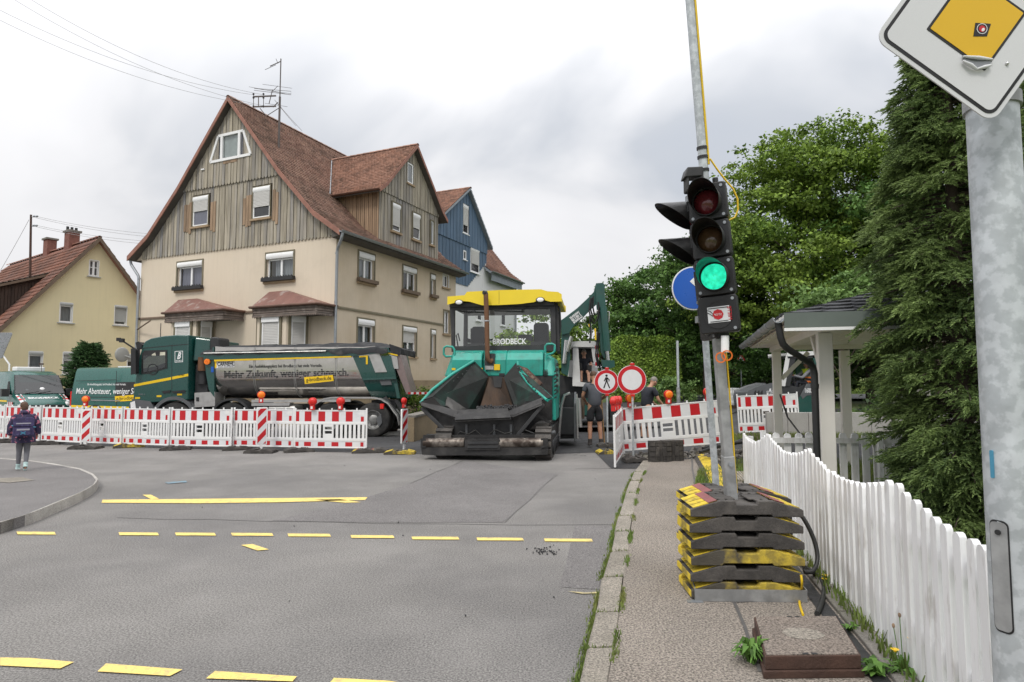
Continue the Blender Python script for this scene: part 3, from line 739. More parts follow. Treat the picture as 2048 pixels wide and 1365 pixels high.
def tile_field(name,root,prof,along,length,tw,th,m,keep=None ,lift=.045,seed=1,z_off=.02):
 rs_=np.random.RandomState(seed); prof=[Vector(p) for p in prof]; A=Vector(along).normalized()
 cum=[0.]
 for a,b in zip(prof,prof[1:]):cum.append(cum[-1]+(b-a).length)
 def P(s):
  s=min(max(s,0),cum[-1]-1e-6); i=max(j for j in range(len(cum)-1) if cum[j]<=s)
  a,b=prof[i],prof[i+1]; t=(b-a).normalized(); return a+t*(s-cum[i]),t
 V,Fa=[],[]; rows=int(cum[-1]/th); nc=int(length/tw)
 for k in range(rows):
  s0=k*th; p,t=P(s0); q,t2=P(s0+th*1.25); n=A.cross(t).normalized()
  if n.z<0:n=-n
  off=(k%2)*.5*tw
  for c in range(nc+1):
   a=c*tw+off-tw*.5+rs_.uniform(-.006,.006)
   a0,a1=max(a,0),min(a+tw*.965,length)
   if a1-a0<tw*.2:continue
   if keep and not keep((a0+a1)/2,s0+th*.5,p):continue
   j=rs_.uniform(-.012,.012); l0=lift+rs_.uniform(-.004,.008); l1=.004
   lo=p+t*j+n*z_off; hi=q+n*z_off
   cut=tw*.22
   o=len(V)
   V+=[lo+A*a0+n*l0+t*cut*.6,lo+A*(a0+cut)+n*l0,lo+A*(a1-cut)+n*l0,lo+A*a1+n*l0+t*cut*.6,hi+A*a1+n*l1,hi+A*a0+n*l1]
   V+=[lo+A*a0-n*.004+t*cut*.6,lo+A*(a0+cut)-n*.004,lo+A*(a1-cut)-n*.004,lo+A*a1-n*.004+t*cut*.6]
   Fa.append((o,o+1,o+2,o+3)); Fa.append((o,o+3,o+4,o+5)); Fa.append((o+6,o+7,o+1,o)); Fa.append((o+7,o+8,o+2,o+1)); Fa.append((o+8,o+9,o+3,o+2))
 return np_mesh(name,[tuple(v) for v in V],Fa,m,root,kind='stuff')
def ridge_caps(root,a,b,m,r=.11,step=.36):
 a,b=Vector(a),Vector(b); n=max(1,int((b-a).length/step)); mb=MB(); d=(b-a)/n; s=d.cross(Vector((0,0,1))).normalized()
 for i in range(n):
  p0,p1=a+d*i,a+d*(i+1.06); rings=[]
  for p,rr in ((p0,r*.92),(p1,r*1.06)):
   rings.append([p+s*rr*math.cos(math.pi*k/6)+Vector((0,0,rr*.8*math.sin(math.pi*k/6)-.03)) for k in range(7)])
  mb.loft(rings,closed=False )
 return mb.build('ridge_tiles',m,root,smooth=40,kind='stuff')
def boards(root,wl,us,zlo,zhi,wins,m,scallop=.085,t=.024,gap=.022,d0=.0,name='board',stuff=None ):
 tgt=MB() if stuff else None ; n=0
 for k,(ua,ub) in enumerate(zip(us,us[1:])):
  ua+=gap/2; ub-=gap/2; segs=[(ua,ub)]
  cuts=[w for w in wins if w[0]<ub and w[1]>ua]
  dd=d0+(k%2)*.012+ru(0,.005)
  pieces=[]
  if not cuts:pieces.append((ua,ub,None ,None ))
  else :
   w=cuts[0]
   if ua<w[0]-.02:pieces.append((ua,w[0],None ,None ))
   if ub>w[1]+.02:pieces.append((w[1],ub,None ,None ))
   a,b=max(ua,w[0]),min(ub,w[1])
   if b-a>.015:
    zs=[]
    lo=None
    for w2 in sorted(cuts,key=lambda q:q[2]):
     pieces.append((a,b,lo,w2[2])); lo=w2[3]
    pieces.append((a,b,lo,None ))
  for a,b,lo,hi in pieces:
   za,zb=zhi(a),zhi(b); z0=zlo((a+b)/2) if lo is None else lo
   if hi is not None :za,zb=min(za,hi),min(zb,hi)
   if max(za,zb)-z0<.03:continue
   za,zb=max(za,z0+.004),max(zb,z0+.004)
   if lo is None and scallop:
    cen=(a+b)/2; hw=(b-a)/2
    bot=[(cen-hw*math.cos(math.pi*i/4),z0-scallop*math.sin(math.pi*i/4)) for i in range(5)]
   else :bot=[(a,z0),(b,z0)]
   pts=bot+[(b,zb),(a,za)]
   mb=tgt if stuff else MB()
   wl.poly(mb,pts,dd,dd+t)
   if not stuff:mb.build(name,m,root)
   n+=1
 if stuff:return tgt.build(stuff,m,root,smooth=0,kind='stuff')
def gutter(root,a,b,m,r=.075,name='gutter'):
 a,b=Vector(a),Vector(b); d=(b-a).normalized(); s=d.cross(Vector((0,0,1))).normalized(); mb=MB(); rings=[]
 for p in (a,b):
  o=[p+s*r*math.cos(math.pi+math.pi*k/8)+Vector((0,0,r*math.sin(math.pi+math.pi*k/8))) for k in range(9)]
  i=[p+s*r*.88*math.cos(math.pi+math.pi*k/8)+Vector((0,0,r*.88*math.sin(math.pi+math.pi*k/8)+.002)) for k in range(9)]
  rings.append(o+i[::-1])
 mb.loft(rings); n=int((b-a).length/.8)
 for i in range(1,n):
  p=a+(b-a)*i/n
  mb.tube([p+s*r*1.05*math.cos(math.pi+math.pi*k/8)+Vector((0,0,r*1.05*math.sin(math.pi+math.pi*k/8))) for k in range(9)],.012,4)
 return mb.build(name,m,root,smooth=50)
def pipe(root,pts,r,m,name='downpipe',n=10,collars=()):
 mb=MB(); P=[Vector(p) for p in pts]; Q=[P[0]]
 for i in range(1,len(P)-1):
  a,b,c=P[i-1],P[i],P[i+1]; e=min(.1,(b-a).length*.4,(c-b).length*.4)
  Q+=[b+(a-b).normalized()*e,b+((a-b).normalized()+(c-b).normalized())*e*.25,b+(c-b).normalized()*e]
 Q.append(P[-1]); mb.tube(Q,r,n)
 for c in collars:mb.cyl((c[0],c[1],c[2]-.03),(c[0],c[1],c[2]+.03),r*1.18,n=n)
 return mb.build(name,m,root,smooth=50)
 # the big beige house
HA=R(65.9)
hs=thing('house','tall beige rendered house with weathered grey board gable and red tiled roof','house',(-6.8,23.5,0),HA)
GW,RW=11.3,9.4
gab=Wall(hs,(0,0,0),(0,1,0),(-1,0,0)); rig=Wall(hs,(0,0,0),(1,0,0),(0,-1,0))
PR=[(-.47,7.38),(.85,8.28),(2.7,10.2),(5.65,13.78)]
PF=PR+[(GW-y,z) for y,z in PR[::-1][1:]]
def rooflow(y,off=.16):
 for (a,za),(b,zb) in zip(PF,PF[1:]):
  if a<=y<=b:return za+(zb-za)*(y-a)/(b-a)-off
 return 7.2
gw={}
gw['W1']=gab.rect(355,524,404.5,580); gw['W2']=gab.rect(533,506,587,562)
gw['A1']=gab.rect(389,394,419.5,453); gw['A2']=gab.rect(509,375,543,437)
b=MB()
gab.holes(b,0,GW,0,7.42,[gw['W1'],gw['W2']])
q1,q2,q3,q4=[(571,0)]*4
gl_holes=[rig.rect(717,507,748,566),rig.rect(805.5,535,832,588),rig.rect(861,550,869.5,596),rig.rect(885.5,550,897.5,575),rig.rect(715,640,747.5,695),rig.rect(805.5,655,832,713),rig.rect(862,661,870,717),rig.rect(887,622,899.5,668)]
RWN=['R1','R2','R3','R4','R5','R6','R7','R8']; rw=dict(zip(RWN,gl_holes))
b2=MB(); rig.holes(b2,0,RW,1.74,7.42,gl_holes)
b2.build('wall',[M['stucco_rough'],M['stucco_rough'],M['room']],hs)
b.add([(RW,0,0),(RW,GW,0),(RW,GW,7.42),(RW,0,7.42)],[(0,1,2,3)]); b.add([(0,GW,0),(RW,GW,0),(RW,GW,7.42),(0,GW,7.42)],[(0,1,2,3)])
gp=[(y,z-.1) for y,z in PF]
b.add([(0.03,y,z) for y,z in gp]+[(RW,y,z) for y,z in gp],[tuple(range(len(gp))),tuple(range(len(gp),2*len(gp)))])
b.build('wall',[M['stucco'],M['stucco'],M['room']],hs)
b=MB(); b.box(-.04,RW+.02,-.05,.2,0,1.74); b.box(-.04,.2,-.05,GW,0,1.2); b.build('plinth',M['plinth'],hs)
b=MB(); b.prism([(-.05,4.50),(-.05,4.56),(-.02,4.60),(.02,4.60),(.02,4.5)],0.02,8.15,'x'); b.build('string_course',M['trim_olive'],hs)
b=MB(); b.prism([(-.05,4.50),(-.05,4.56),(-.02,4.60),(.02,4.60),(.02,4.5)],-.02,GW,'y'); b.build('string_course',M['trim_mid'],hs)
b=MB(); n=len(PF)
b.prism([(y,z) for y,z in PF]+[(y,z-.14) for y,z in PF[::-1]],-.36,RW+.3,'x')
roof=b.build('roof',M['soffit'],hs)
eave_prof=[(-.36,y,z) for y,z in PR]
D0,D1=2.75,7.62
def keep_main(a,s,p):
 x=a-.36
 if D0+.05<x<D1-.05 and p.z>7.95 and p.z<12.5:
  zr=9.95+(12.55-9.95)*(1-abs(x-(D0+D1)/2)/((D1-D0)/2))
  return p.z>zr-.1
 return True
tile_field('roof_tiles',roof,eave_prof,(1,0,0),RW+.66,.165,.15,M['tile'],keep_main,seed=2)
tile_field('roof_tiles',roof,[(-.36,GW-y,z) for y,z in PR],(1,0,0),RW+.66,.33,.3,M['tile'],seed=3)
ridge_caps(roof,(-.4,5.65,13.82),(RW+.3,5.65,13.82),M['tile'])
for sgn in (0,1):
 b=MB()
 for (a,za),(c,zc_) in zip(PR,PR[1:]):
  ya,yc_=(a,c) if sgn==0 else (GW-a,GW-c)
  b.hexa([(-.40,ya,za-.17),(-.362,ya,za-.17),(-.362,yc_,zc_-.17),(-.40,yc_,zc_-.17),(-.40,ya,za+.055),(-.362,ya,za+.055),(-.362,yc_,zc_+.055),(-.40,yc_,zc_+.055)])
 b.build('verge_board',M['verge'],roof)
b=MB(); b.prism([(-.44,7.24),(-.02,7.18),(-.02,7.5),(-.44,7.36)],-.3,RW+.28,'x'); b.build('eave_box',M['soffit'],hs)
gutter(hs,(-.42,-.55,7.40),(RW+.36,-.55,7.40),M['zinc'],.085)
ZT=10.2
low=[i*(GW+.24)/66-.12 for i in range(67)]
random.seed(21)
trap=[gab.px(*p) for p in ((425.6,326),(506,312),(491.6,266),(441.8,273))]
tz0=min(trap[0][1],trap[1][1]); tz1=max(trap[2][1],trap[3][1]); tzc=(trap[0][1]+trap[1][1])/2; tzt=(trap[2][1]+trap[3][1])/2
tu=sorted(p[0] for p in trap)
tW=(trap[1][0]+.02,trap[0][0]-.02,tzc,tzt)
def exp(r,e):return (r[0]-e,r[1]+e,r[2]-e*.3,r[3]+e)
boards(hs,gab,[u for u in low if -.12<=u<=GW+.12],lambda u:7.36,lambda u:min(ZT-.01,rooflow(u)),[exp(gw['A1'],.09),exp(gw['A2'],.09)],M['wood_grey'],d0=.02)
boards(hs,gab,[u for u in low if 2.3<u<GW-2.3],lambda u:ZT-.03,lambda u:rooflow(u),[(tu[1]+.02,tu[2]-.02,tzc,tzt)],M['wood_grey'],d0=.075)
b=MB(); gab.poly(b,[(0.02,7.40),(GW-.02,7.40),(GW-.02,7.42)]+[(y,z-.15) for y,z in PF[::-1][1:-1]]+[(.02,7.42)],-.02,.016); b.build('gable_backing',M['wood_dark'],hs)
for r in (gw['A1'],gw['A2']):
 for u in (r[0]-.44,r[0]-.27,r[1]+.1,r[1]+.27,r[1]+.42):
  b=MB(); gab.box(b,u,u+.14,r[2]-.25+ru(-.1,.1),r[3]-.28+ru(-.1,.1),.05,.072+ru(0,.012)); b.build('shutter_board',M['wood_brown'],hs)
random.seed(5)
def win_at(r,**k):return window(hs,k.pop('wl',gab),r,**k)
win_at(gw['W1'],curtain='curtain_lilac',flower='jag',box=.2,sur='trim_olive')
win_at(gw['W2'],curtain='curtain',cur=(.0,.82),flower='jag',box=.22,sur='trim_olive')
def proud_window(r,d,**k):
 w2=Wall(hs,(-d,0,0),(0,1,0),(-1,0,0));
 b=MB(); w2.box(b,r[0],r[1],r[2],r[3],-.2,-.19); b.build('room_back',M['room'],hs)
 return window(hs,w2,r,**k)
proud_window(gw['A1'],.07,mull=0,box=.2,shut=.42,curtain='curtain_lilac',sur='trim_olive',sw=.04,inset=.0)
proud_window(gw['A2'],.07,mull=0,box=.2,shut=.58,curtain='room',sur='trim_olive',sw=.04,inset=.0)
b=MB(); T4=[trap[0],trap[1],trap[2],trap[3]]; cen=(sum(p[0] for p in T4)/4,sum(p[1] for p in T4)/4)
uL,uR=trap[0][0],trap[1][0]; uTl,uTr=trap[3][0],trap[2][0]
def tb(p,q,w,d0,d1,mb):
 mb.beam(gab.p(p[0],p[1],(d0+d1)/2),gab.p(q[0],q[1],(d0+d1)/2),abs(d1-d0),w,up=(0,0,1)) if abs(p[0]-q[0])>.5 else mb.beam(gab.p(p[0],p[1],(d0+d1)/2),gab.p(q[0],q[1],(d0+d1)/2),w,abs(d1-d0),up=(-1,0,0))
zb,zt=tzc,tzt
P_=[(uL,zb),(uR,zb),(uTr,zt),(uTl,zt)]
for i in range(4):tb(P_[i],P_[(i+1)%4],.11,.06,.15,b)
m1,m2=uTl-.22,uTr+.22
for m_ in (m1,m2):tb((m_,zb),(m_,zt),.13,.055,.152,b)
tw_=b.build('window',M['pvc'],hs); tw_['label']='white trapezium window high in the gable'
b=MB(); b.add([gab.p(u,z,.085) for u,z in P_],[(0,1,2,3)]); b.build('pane',M['glass'],tw_)
b=MB(); b.add([gab.p(u,z,.03) for u,z in ((m1-.05,zb),(m2+.05,zb),(m2+.05,zt),(m1-.05,zt))],[(0,1,2,3)]); b.build('roller_blind',mat('blind',(.74,.78,.76),.8),tw_)
b=MB(); b.add([gab.p(u,z,.028) for u,z in P_],[(0,1,2,3)]); b.build('curtain',M['curtain_lilac'],tw_)
b=MB(); gab.box(b,m1-.1,m2+.1,zb-.19,zb-.07,.095,.12); b.build('sill',M['wood_brown'],tw_)
b=MB(); gab.box(b,*gab.rect(408,340,414,342.5),.08,.16); b.build('vent',M['pvc'],hs)
win_at(rw['R1'],wl=rig,box=.22,curtain='curtain',cur=(.0,.95),flower='plain')
win_at(rw['R2'],wl=rig,box=.22,curtain=None ,flower='plain')
win_at(rw['R3'],wl=rig,mull=0,box=.22,curtain='curtain',flower='plain')
win_at(rw['R4'],wl=rig,box=0,curtain='curtain',sur=None )
win_at(rw['R5'],wl=rig,box=.22,curtain='curtain',cur=(.0,.9))
win_at(rw['R6'],wl=rig,box=.2,shut=.45,curtain='curtain',cur=(.4,1))
win_at(rw['R7'],wl=rig,mull=0,box=.2,curtain='curtain')
win_at(rw['R8'],wl=rig,box=0,curtain='curtain',sur='trim_olive',sw=.05)
def bay(x_top,y_top,ecl,ecr,fcr,fl,fr,wr,label):
 D,ov=.8,.2; gF=Wall(hs,(-D,0,0),(0,1,0),(-1,0,0)); gE=Wall(hs,(-D-ov,0,0),(0,1,0),(-1,0,0))
 zE=gE.px(*ecr)[1]; zF=gE.px(*fcr)[1]; zR=gab.px(*y_top)[1]; uf0,uf1=gF.px(fr,660)[0],gF.px(fl,660)[0]; uw=gab.px(wr,660)[0]
 uc=(uf0+uf1)/2; hf=(uf1-uf0)/2; hw=max(hf+.15,uc-uw); e0,e1=gE.px(*ecr)[0],gE.px(*ecl)[0]; t0,t1=gab.px(*y_top)[0],gab.px(*x_top)[0]
 def rring(o,z):o-=.2; return [gab.p(e1+.1+o,z,0),gab.p(e1+o,z,D+ov+o),gab.p(e0-o,z,D+ov+o),gab.p(e0-.1-o,z,0)]
 def ringp(o,z):return [gab.p(uc+hw+o,z,0),gab.p(uc+hf+o*.6,z,D+o),gab.p(uc-hf-o*.6,z,D+o),gab.p(uc-hw-o,z,0)]
 bw=MB(); bw.loft([ringp(0,0.),ringp(0,zE)],cap=True )
 bo=bw.build('bay_window',M['stucco'],hs); bo['label']=label
 r=MB(); e=rring(ov,zE+.02); t=[gab.p(t1,zR,.02),gab.p(t1,zR,.10),gab.p(t0,zR,.10),gab.p(t0,zR,.02)]
 r.loft([rring(ov,zE-.03),e,t],cap=True ); r.build('roof',M['bay_roof'],bo)
 r=MB()
 r.tube(rring(ov+.04,zE+.0),.05,8); r.build('gutter',M['copper_brown'],bo,smooth=50)
 f=MB(); ro_=rring(ov-.03,0)
 for a,c in zip(ro_,ro_[1:]):
  L=(c-a).length; nn=max(2,int(L/.09)); zz=Vector((0,0,1)); nv=(c-a).cross(zz).normalized()
  for k in range(3):
   za=zE-.02-k*.105
   f.add([a+zz*(za-.1)+nv*(-.012*k),c+zz*(za-.1)+nv*(-.012*k),c+zz*za+nv*(-.012*k-.02),a+zz*za+nv*(-.012*k-.02)],[(0,1,2,3)])
  for k in range(nn):
   p,q=a.lerp(c,k/nn),a.lerp(c,(k+1)/nn); zl=zE-.33
   f.add([p+zz*zl,q+zz*zl,q+zz*(zl-.04),(p+q)/2+zz*(zl-.10),p+zz*(zl-.04)],[(0,1,2,3,4)])
 f.build('fascia',M['wood_fascia'],bo)
 b=MB(); b.loft([rring(ov-.04,zE-.34),rring(ov-.04,zE-.30)]); b.build('soffit',M['soffit'],bo)
 P0=ringp(0,0)
 for i,(mul,shut_) in enumerate(((0,.9),(0,.62),(0,.78))):
  a,c=P0[i],P0[i+1]; L=(c-a).length; U=(c-a).normalized(); N=Vector((0,0,1)).cross(U)
  if N.x>0 and i==1:N=-N
  if i!=1 and N.dot(a-gab.p(uc,0,-1))<0:N=-N
  wl=Wall(hs,tuple(a+N*.012),U,N)
  g_=.18 if i!=1 else .2
  g_=L*.2; rr=(g_,L-g_,zF-1.62,zF+.02)
  bb=MB(); sw=.1
  u0_,u1_,z0_,z1_=rr
  for q in ((u0_-sw,u0_,z0_,z1_),(u1_,u1_+sw,z0_,z1_),(u0_-sw,u1_+sw,z0_-.1,z0_)):wl.box(bb,*q,-.01,.05)
  bb.build('window_surround',M['trim_olive'],bo)
  bb=MB(); fr=.055
  for q in ((u0_,u0_+fr,z0_,z1_),(u1_-fr,u1_,z0_,z1_),(u0_+fr,u1_-fr,z0_,z0_+fr),(u0_+fr,u1_-fr,z1_-fr,z1_)):wl.box(bb,*q,-.01,.04)
  wl.box(bb,u0_,u1_,z1_-.24,z1_,.0,.085); bb.build('frame',M['pvc'],bo,smooth=0,bevel=.012)
  bb=MB(); zt=z1_-.24; h=(zt-z0_)*shut_; n=int(h/.06); prof=[]
  for k in range(n):
   za=zt-h+h*k/n; dz=h/n; prof+=[(za,.012),(za+dz*.25,.026),(za+dz*.8,.026)]
  prof.append((zt,.012)); kk=len(prof)
  bb.add([wl.p(u0_+fr,z,d) for z,d in prof]+[wl.p(u1_-fr,z,d) for z,d in prof],[(j,kk+j,kk+j+1,j+1) for j in range(kk-1)])
  bb.build('roller_shutter',M['shutter'],bo)
  bb=MB(); wl.box(bb,u0_+fr,u1_-fr,z0_+fr,zt-h,-.005,.006); bb.build('pane',M['glass_dark'] if False else M['room'],bo)
bay((360.7,600),(397.5,598),(327,622),(446,619),(446,638),343,392,430,'smaller bay window with brown hipped roof on the left of the gable wall')
bay((542,585.4),(578.6,582),(502,610),(633,607),(635,627),514,572,620,'larger bay window with brown hipped roof near the right corner')
DM=(D0+D1)/2; dz0,dze,dza=7.72,10.0,12.62
dor=Wall(hs,(0,.06,0),(1,0,0),(0,-1,0))
dpf=[(D0-.42,9.82),(D0+.1,10.22),(D0+.9,11.1),(DM,12.72),(D1-.9,11.1),(D1-.1,10.22),(D1+.42,9.82)]
def dlow(u):
 for (a,za),(c,zc_) in zip(dpf,dpf[1:]):
  if a<=u<=c:return za+(zc_-za)*(u-a)/(c-a)-.13
 return 9.7
dw={k:dor.rect(*v) for k,v in dict(D1=(813,328,824,368),D2=(782,408,798.5,464),D3=(823,428,838,480),D4=(859,443,865,490)).items()}
b=MB(); dor.poly(b,[(D0,dz0),(D1,dz0)]+[(D1,10.0)]+[(u,z-.14) for u,z in dpf[::-1][1:-1]]+[(D0,10.0)],-.2,0)
b.box(D0,D1,.1,3.0,7.7,10.0)
dmr=b.build('cross_gable',M['wood_dark'],hs)
random.seed(8)
ub=[D0+(D1-D0)*i/42 for i in range(43)]
boards(dmr,dor,ub,lambda u:dz0,lambda u:min(9.98,dlow(u)),[exp(dw[k],.03) for k in ('D2','D3','D4')],M['wood_grey'],scallop=0,d0=.0,stuff='lower_boarding')
boards(dmr,dor,ub,lambda u:9.95,lambda u:dlow(u),[exp(dw['D1'],.03)],M['wood_grey'],scallop=.03,d0=.045,stuff='upper_boarding')
chk=Wall(hs,(D0,0,0),(0,1,0),(-1,0,0))
boards(dmr,chk,[.06+i*.105 for i in range(26)],lambda u:max(7.6,rooflow(u,-.02)),lambda u:9.95,[],M['wood_brown'],scallop=0,d0=.0,stuff='cheek_boarding')
b=MB(); b.prism(dpf+[(u,z-.11) for u,z in dpf[::-1]],-.28,5.0,'y'); droof=b.build('roof',M['soffit'],dmr)
def keep_d(a,s,p):return p.z>rooflow(a-.28,-.0) if a-.28<5.6 else False
tile_field('roof_tiles',droof,[(u,-.28,z) for u,z in dpf[:4]],(0,1,0),5.2,.165,.15,M['tile_bright'],keep_d,seed=4)
tile_field('roof_tiles',droof,[(u,-.28,z) for u,z in dpf[:2:-1]],(0,1,0),5.2,.2,.2,M['tile_bright'],keep_d,seed=5)
ridge_caps(droof,(DM,-.32,12.76),(DM,4.7,12.76),M['tile_bright'])
gutter(droof,(D0-.47,-.34,9.83),(D0-.47,2.45,9.83),M['copper_brown'],.07)
b=MB()
for (a,za),(c,zc_) in zip(dpf,dpf[1:]):
 b.hexa([(a,-.31,za-.13),(a,-.282,za-.13),(c,-.282,zc_-.13),(c,-.31,zc_-.13),(a,-.31,za+.05),(a,-.282,za+.05),(c,-.282,zc_+.05),(c,-.31,zc_+.05)])
b.build('verge_board',M['verge'],droof)
b=MB()
b.tube([(D0-.44+(DM-D0+.44)*i/8,2.36+2.42*i/8,rooflow(2.36+2.42*i/8,-.07)) for i in range(9)],.03,6); b.build('valley_flashing',M['zinc'],droof,smooth=50)
def dwin(k,**kw):
 r=dw[k]; w2=Wall(hs,(0,.02,0),(1,0,0),(0,-1,0))
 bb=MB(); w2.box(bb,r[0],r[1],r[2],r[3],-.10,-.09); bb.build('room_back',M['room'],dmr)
 window(hs,w2,r,inset=-.01,proud=.06,**kw)
dwin('D1',mull=0,box=0,curtain='curtain',sur=None )
dwin('D2',mull=0,box=.2,shut=.78,curtain=None ,sur='trim_olive',sw=.05)
dwin('D3',mull=0,box=.2,shut=.5,curtain=None ,sur='trim_olive',sw=.05)
dwin('D4',mull=0,box=0,curtain='curtain',sur='trim_olive',sw=.05)
pipe(hs,[(-.30,-.54,7.32),(-.30,-.50,7.1),(-.10,-.13,6.75),(-.09,-.11,4.7),(-.09,-.11,0)],.055,M['zinc'],collars=((-.09,-.11,4.72),(-.09,-.11,6.6)))
pipe(hs,[(-.2,GW+.5,7.3),(-.2,GW+.45,7.1),(-.12,GW-.02,6.5),(-.12,GW-.05,0)],.06,M['zinc'],collars=((-.12,GW-.05,4.6),(-.12,GW-.04,6.4)))
pipe(hs,[(-.60,1.25,gab.px(633,613)[1]),(-.3,.9,4.35),(-.12,.0,4.2)],.03,M['zinc'])
pipe(hs,[(-.60,9.7,4.35),(-.14,GW-.1,4.05)],.03,M['trim_mid'])
b=MB(); b.sph((-.5,GW+.35,2.9),.34,.06,.34,18,8); b.tube([(-.5,GW+.4,2.9),(-.1,GW-.02,2.7)],.025,6); tag(b.build('satellite_dish',M['shutter_grey'],None ,loc=None ),'grey satellite dish on the left corner of the beige house','satellite dish').matrix_world=rootm(hs)
mx,my,mz=1.55,4.0,11.7
mast=thing('aerial_mast','dark rooftop mast carrying tv aerials and wire brackets on the beige house','aerial',rootm(hs)@Vector((.8,3.9,11.62)),HA)
tp=at(546,118,(rootm(hs)@Vector((.8,3.9,0))).y).z-mast.location.z
b=MB(); b.tube([(0,0,-.15),(0,0,tp*.58)],.045,8); b.tube([(0,0,tp*.58),(0,0,tp)],.025,6); b.build('pole',M['antenna'],mast,smooth=50)
Wm=mast.matrix_basis.inverted()
def mpx(x,y):return Wm@at(x,y,mast.location.y)
b=MB(); b.beam(mpx(506,194),mpx(552,192),.05,.05); b.beam(mpx(506,214),mpx(552,213),.05,.05); b.beam(mpx(517,194),mpx(517,214),.03,.03)
for x in (507,527):
 b.tube([mpx(x,216),mpx(x,189)],.015,5)
 for y in (188.5,196,213):b.sph(mpx(x,y),.045,n=8,k=5,m=1)
b.build('wire_bracket',[M['antenna'],M['black']],mast,smooth=50)
b=MB()
for a,c,yy in ((525,584,(169,177)),(498,580,(174,190)),(530,575,(207,214)),(508,582,(177,188))):
 b.tube([mpx(a,yy[0]),mpx(c,yy[1])],.008,4)
b.tube([mpx(508,177),mpx(582,183),mpx(582,190),mpx(508,181)],.01,4); b.tube([mpx(538,208),mpx(545,180)],.018,5); b.tube([mpx(540,133),mpx(562,123)],.02,5); b.tube([mpx(552,118),mpx(556,128)],.012,4); b.tube([mpx(530,140),mpx(552,130)],.012,4); b.tube([mpx(532,233),mpx(562,214)],.016,5)
b.tube([mpx(546,182),mpx(556,172)],.012,4)
b.build('aerial',M['antenna'],mast,smooth=50)
b=MB(); mb_=rootm(hs); b.tube([mpx(533,233),mpx(520,217)],.018,5); b.tube([mpx(546,215),mpx(556,205)],.02,5); b.build('brace',M['antenna'],mast,smooth=50)
# overhead wires
def wire(name,a,c,sag,r,label,group):
 n=24; pts=[]
 for i in range(n+1):
  t=i/n; p=Vector(a).lerp(Vector(c),t); p.z-=sag*4*t*(1-t); pts.append(p)
 o=MB().tube(pts,r,5).build(name,M['wire'],None ,smooth=60); return tag(o,label,'wire',group)
mw=mast.location.y
for i,(x0,y0,x1,y1,w_) in enumerate(((-70,5,507,210,'lowest'),(-60,-10,507,190,'second lowest'),(0,-18,527,212,'second highest'),(40,-14,527,190,'highest'))):
 wire('overhead_wire',at(x0,y0,21),at(x1,y1,mw),.55,.007,'thin overhead wire to the roof mast, %s of the four at the top left'%w_,'overhead wires to the roof mast')
for i,(x1,y1) in enumerate(((592,252),(604,262))):
 o=wire('stay_wire',at(549,200,mw),at(x1,y1,mw+2),0.02,.008,('left' if i==0 else 'right')+' thin stay wire from the roof mast down to the ridge','stay wires of the roof mast')
 # blue gabled house behind
BA=HA
bs=thing('house','blue boarded gabled house with white lower walls behind the beige house','house',(-2.69,36,0),BA)
bl=Wall(bs,(0,0,0),(1,0,0),(0,-1,0))
ap=bl.px(932,378); eL=bl.px(874,452); eR=bl.px(977,490)
uL_,uR_=bl.px(873,520)[0],bl.px(972,520)[0]; zb_=3.2
uc_,za_=ap; ze=(eL[1]+eR[1])/2
bp=[(uL_-.35,ze-.1),(uL_+.5,ze+.75),(uc_,za_),(uR_-.5,ze+.75),(uR_+.35,ze-.1)]
def blow(u):
 for (a,za),(c,zc_) in zip(bp,bp[1:]):
  if a<=u<=c:return za+(zc_-za)*(u-a)/(c-a)-.12
 return ze
wb=dict(b1=bl.rect(924,410,935,468),b2=bl.rect(940,496,957,546),b3=bl.rect(925.5,502,931,520))
zcl=bl.px(940,575)[1]
b=MB(); bl.poly(b,[(uL_,0),(uR_,0),(uR_,ze)]+[(u,z-.1) for u,z in bp[::-1][1:-1]]+[(uL_,ze)],-6,0); b.build('wall',M['stucco_white'],bs)
us_=[uL_+(uR_-uL_)*i/32 for i in range(33)]; random.seed(4)
zmid=bl.px(925,488)[1]
boards(bs,bl,us_,lambda u:zcl+(.75*max(0,u-uc_-.2)),lambda u:min(zmid-.02,blow(u)),[exp(wb['b2'],.02),exp(wb['b3'],.02)],M['wood_blue'],scallop=0,d0=.01,stuff='lower_boarding')
boards(bs,bl,us_,lambda u:zmid-.04,lambda u:blow(u),[exp(wb['b1'],.02)],M['wood_blue'],scallop=0,d0=.06,stuff='upper_boarding')
b=MB(); b.prism(bp+[(u,z-.12) for u,z in bp[::-1]],-.32,7.5,'y'); br=b.build('roof',M['wood_blue_grey'],bs)
tile_field('roof_tiles',br,[(u,-.30,z) for u,z in bp[:3]],(0,1,0),7.6,.2,.18,M['tile_bright'],seed=6)
tile_field('roof_tiles',br,[(u,-.30,z) for u,z in bp[:1:-1]],(0,1,0),7.6,.3,.3,M['tile_bright'],seed=7)
ridge_caps(br,(uc_,-.34,za_+.03),(uc_,7.2,za_+.03),M['tile_bright'])
gutter(br,(uL_-.42,-.3,ze-.1),(uL_-.42,5,ze-.1),M['zinc'],.08)
pipe(bs,[(uL_-.3,.3,ze-.2),(uL_-.12,.35,ze-.9),(uL_-.1,.35,ze-4)],.06,M['zinc'])
b=MB(); b.tube([(uc_-1.5,1.2,blow(uc_-1.5)+.1),(uc_-1.5,1.2,blow(uc_-1.5)+.6)],.1,8); b.cyl((uc_-1.5,1.2,blow(uc_-1.5)+.62),(uc_-1.5,1.2,blow(uc_-1.5)+.8),.15,.05,8); b.build('roof_vent',M['tile_pink'],br)
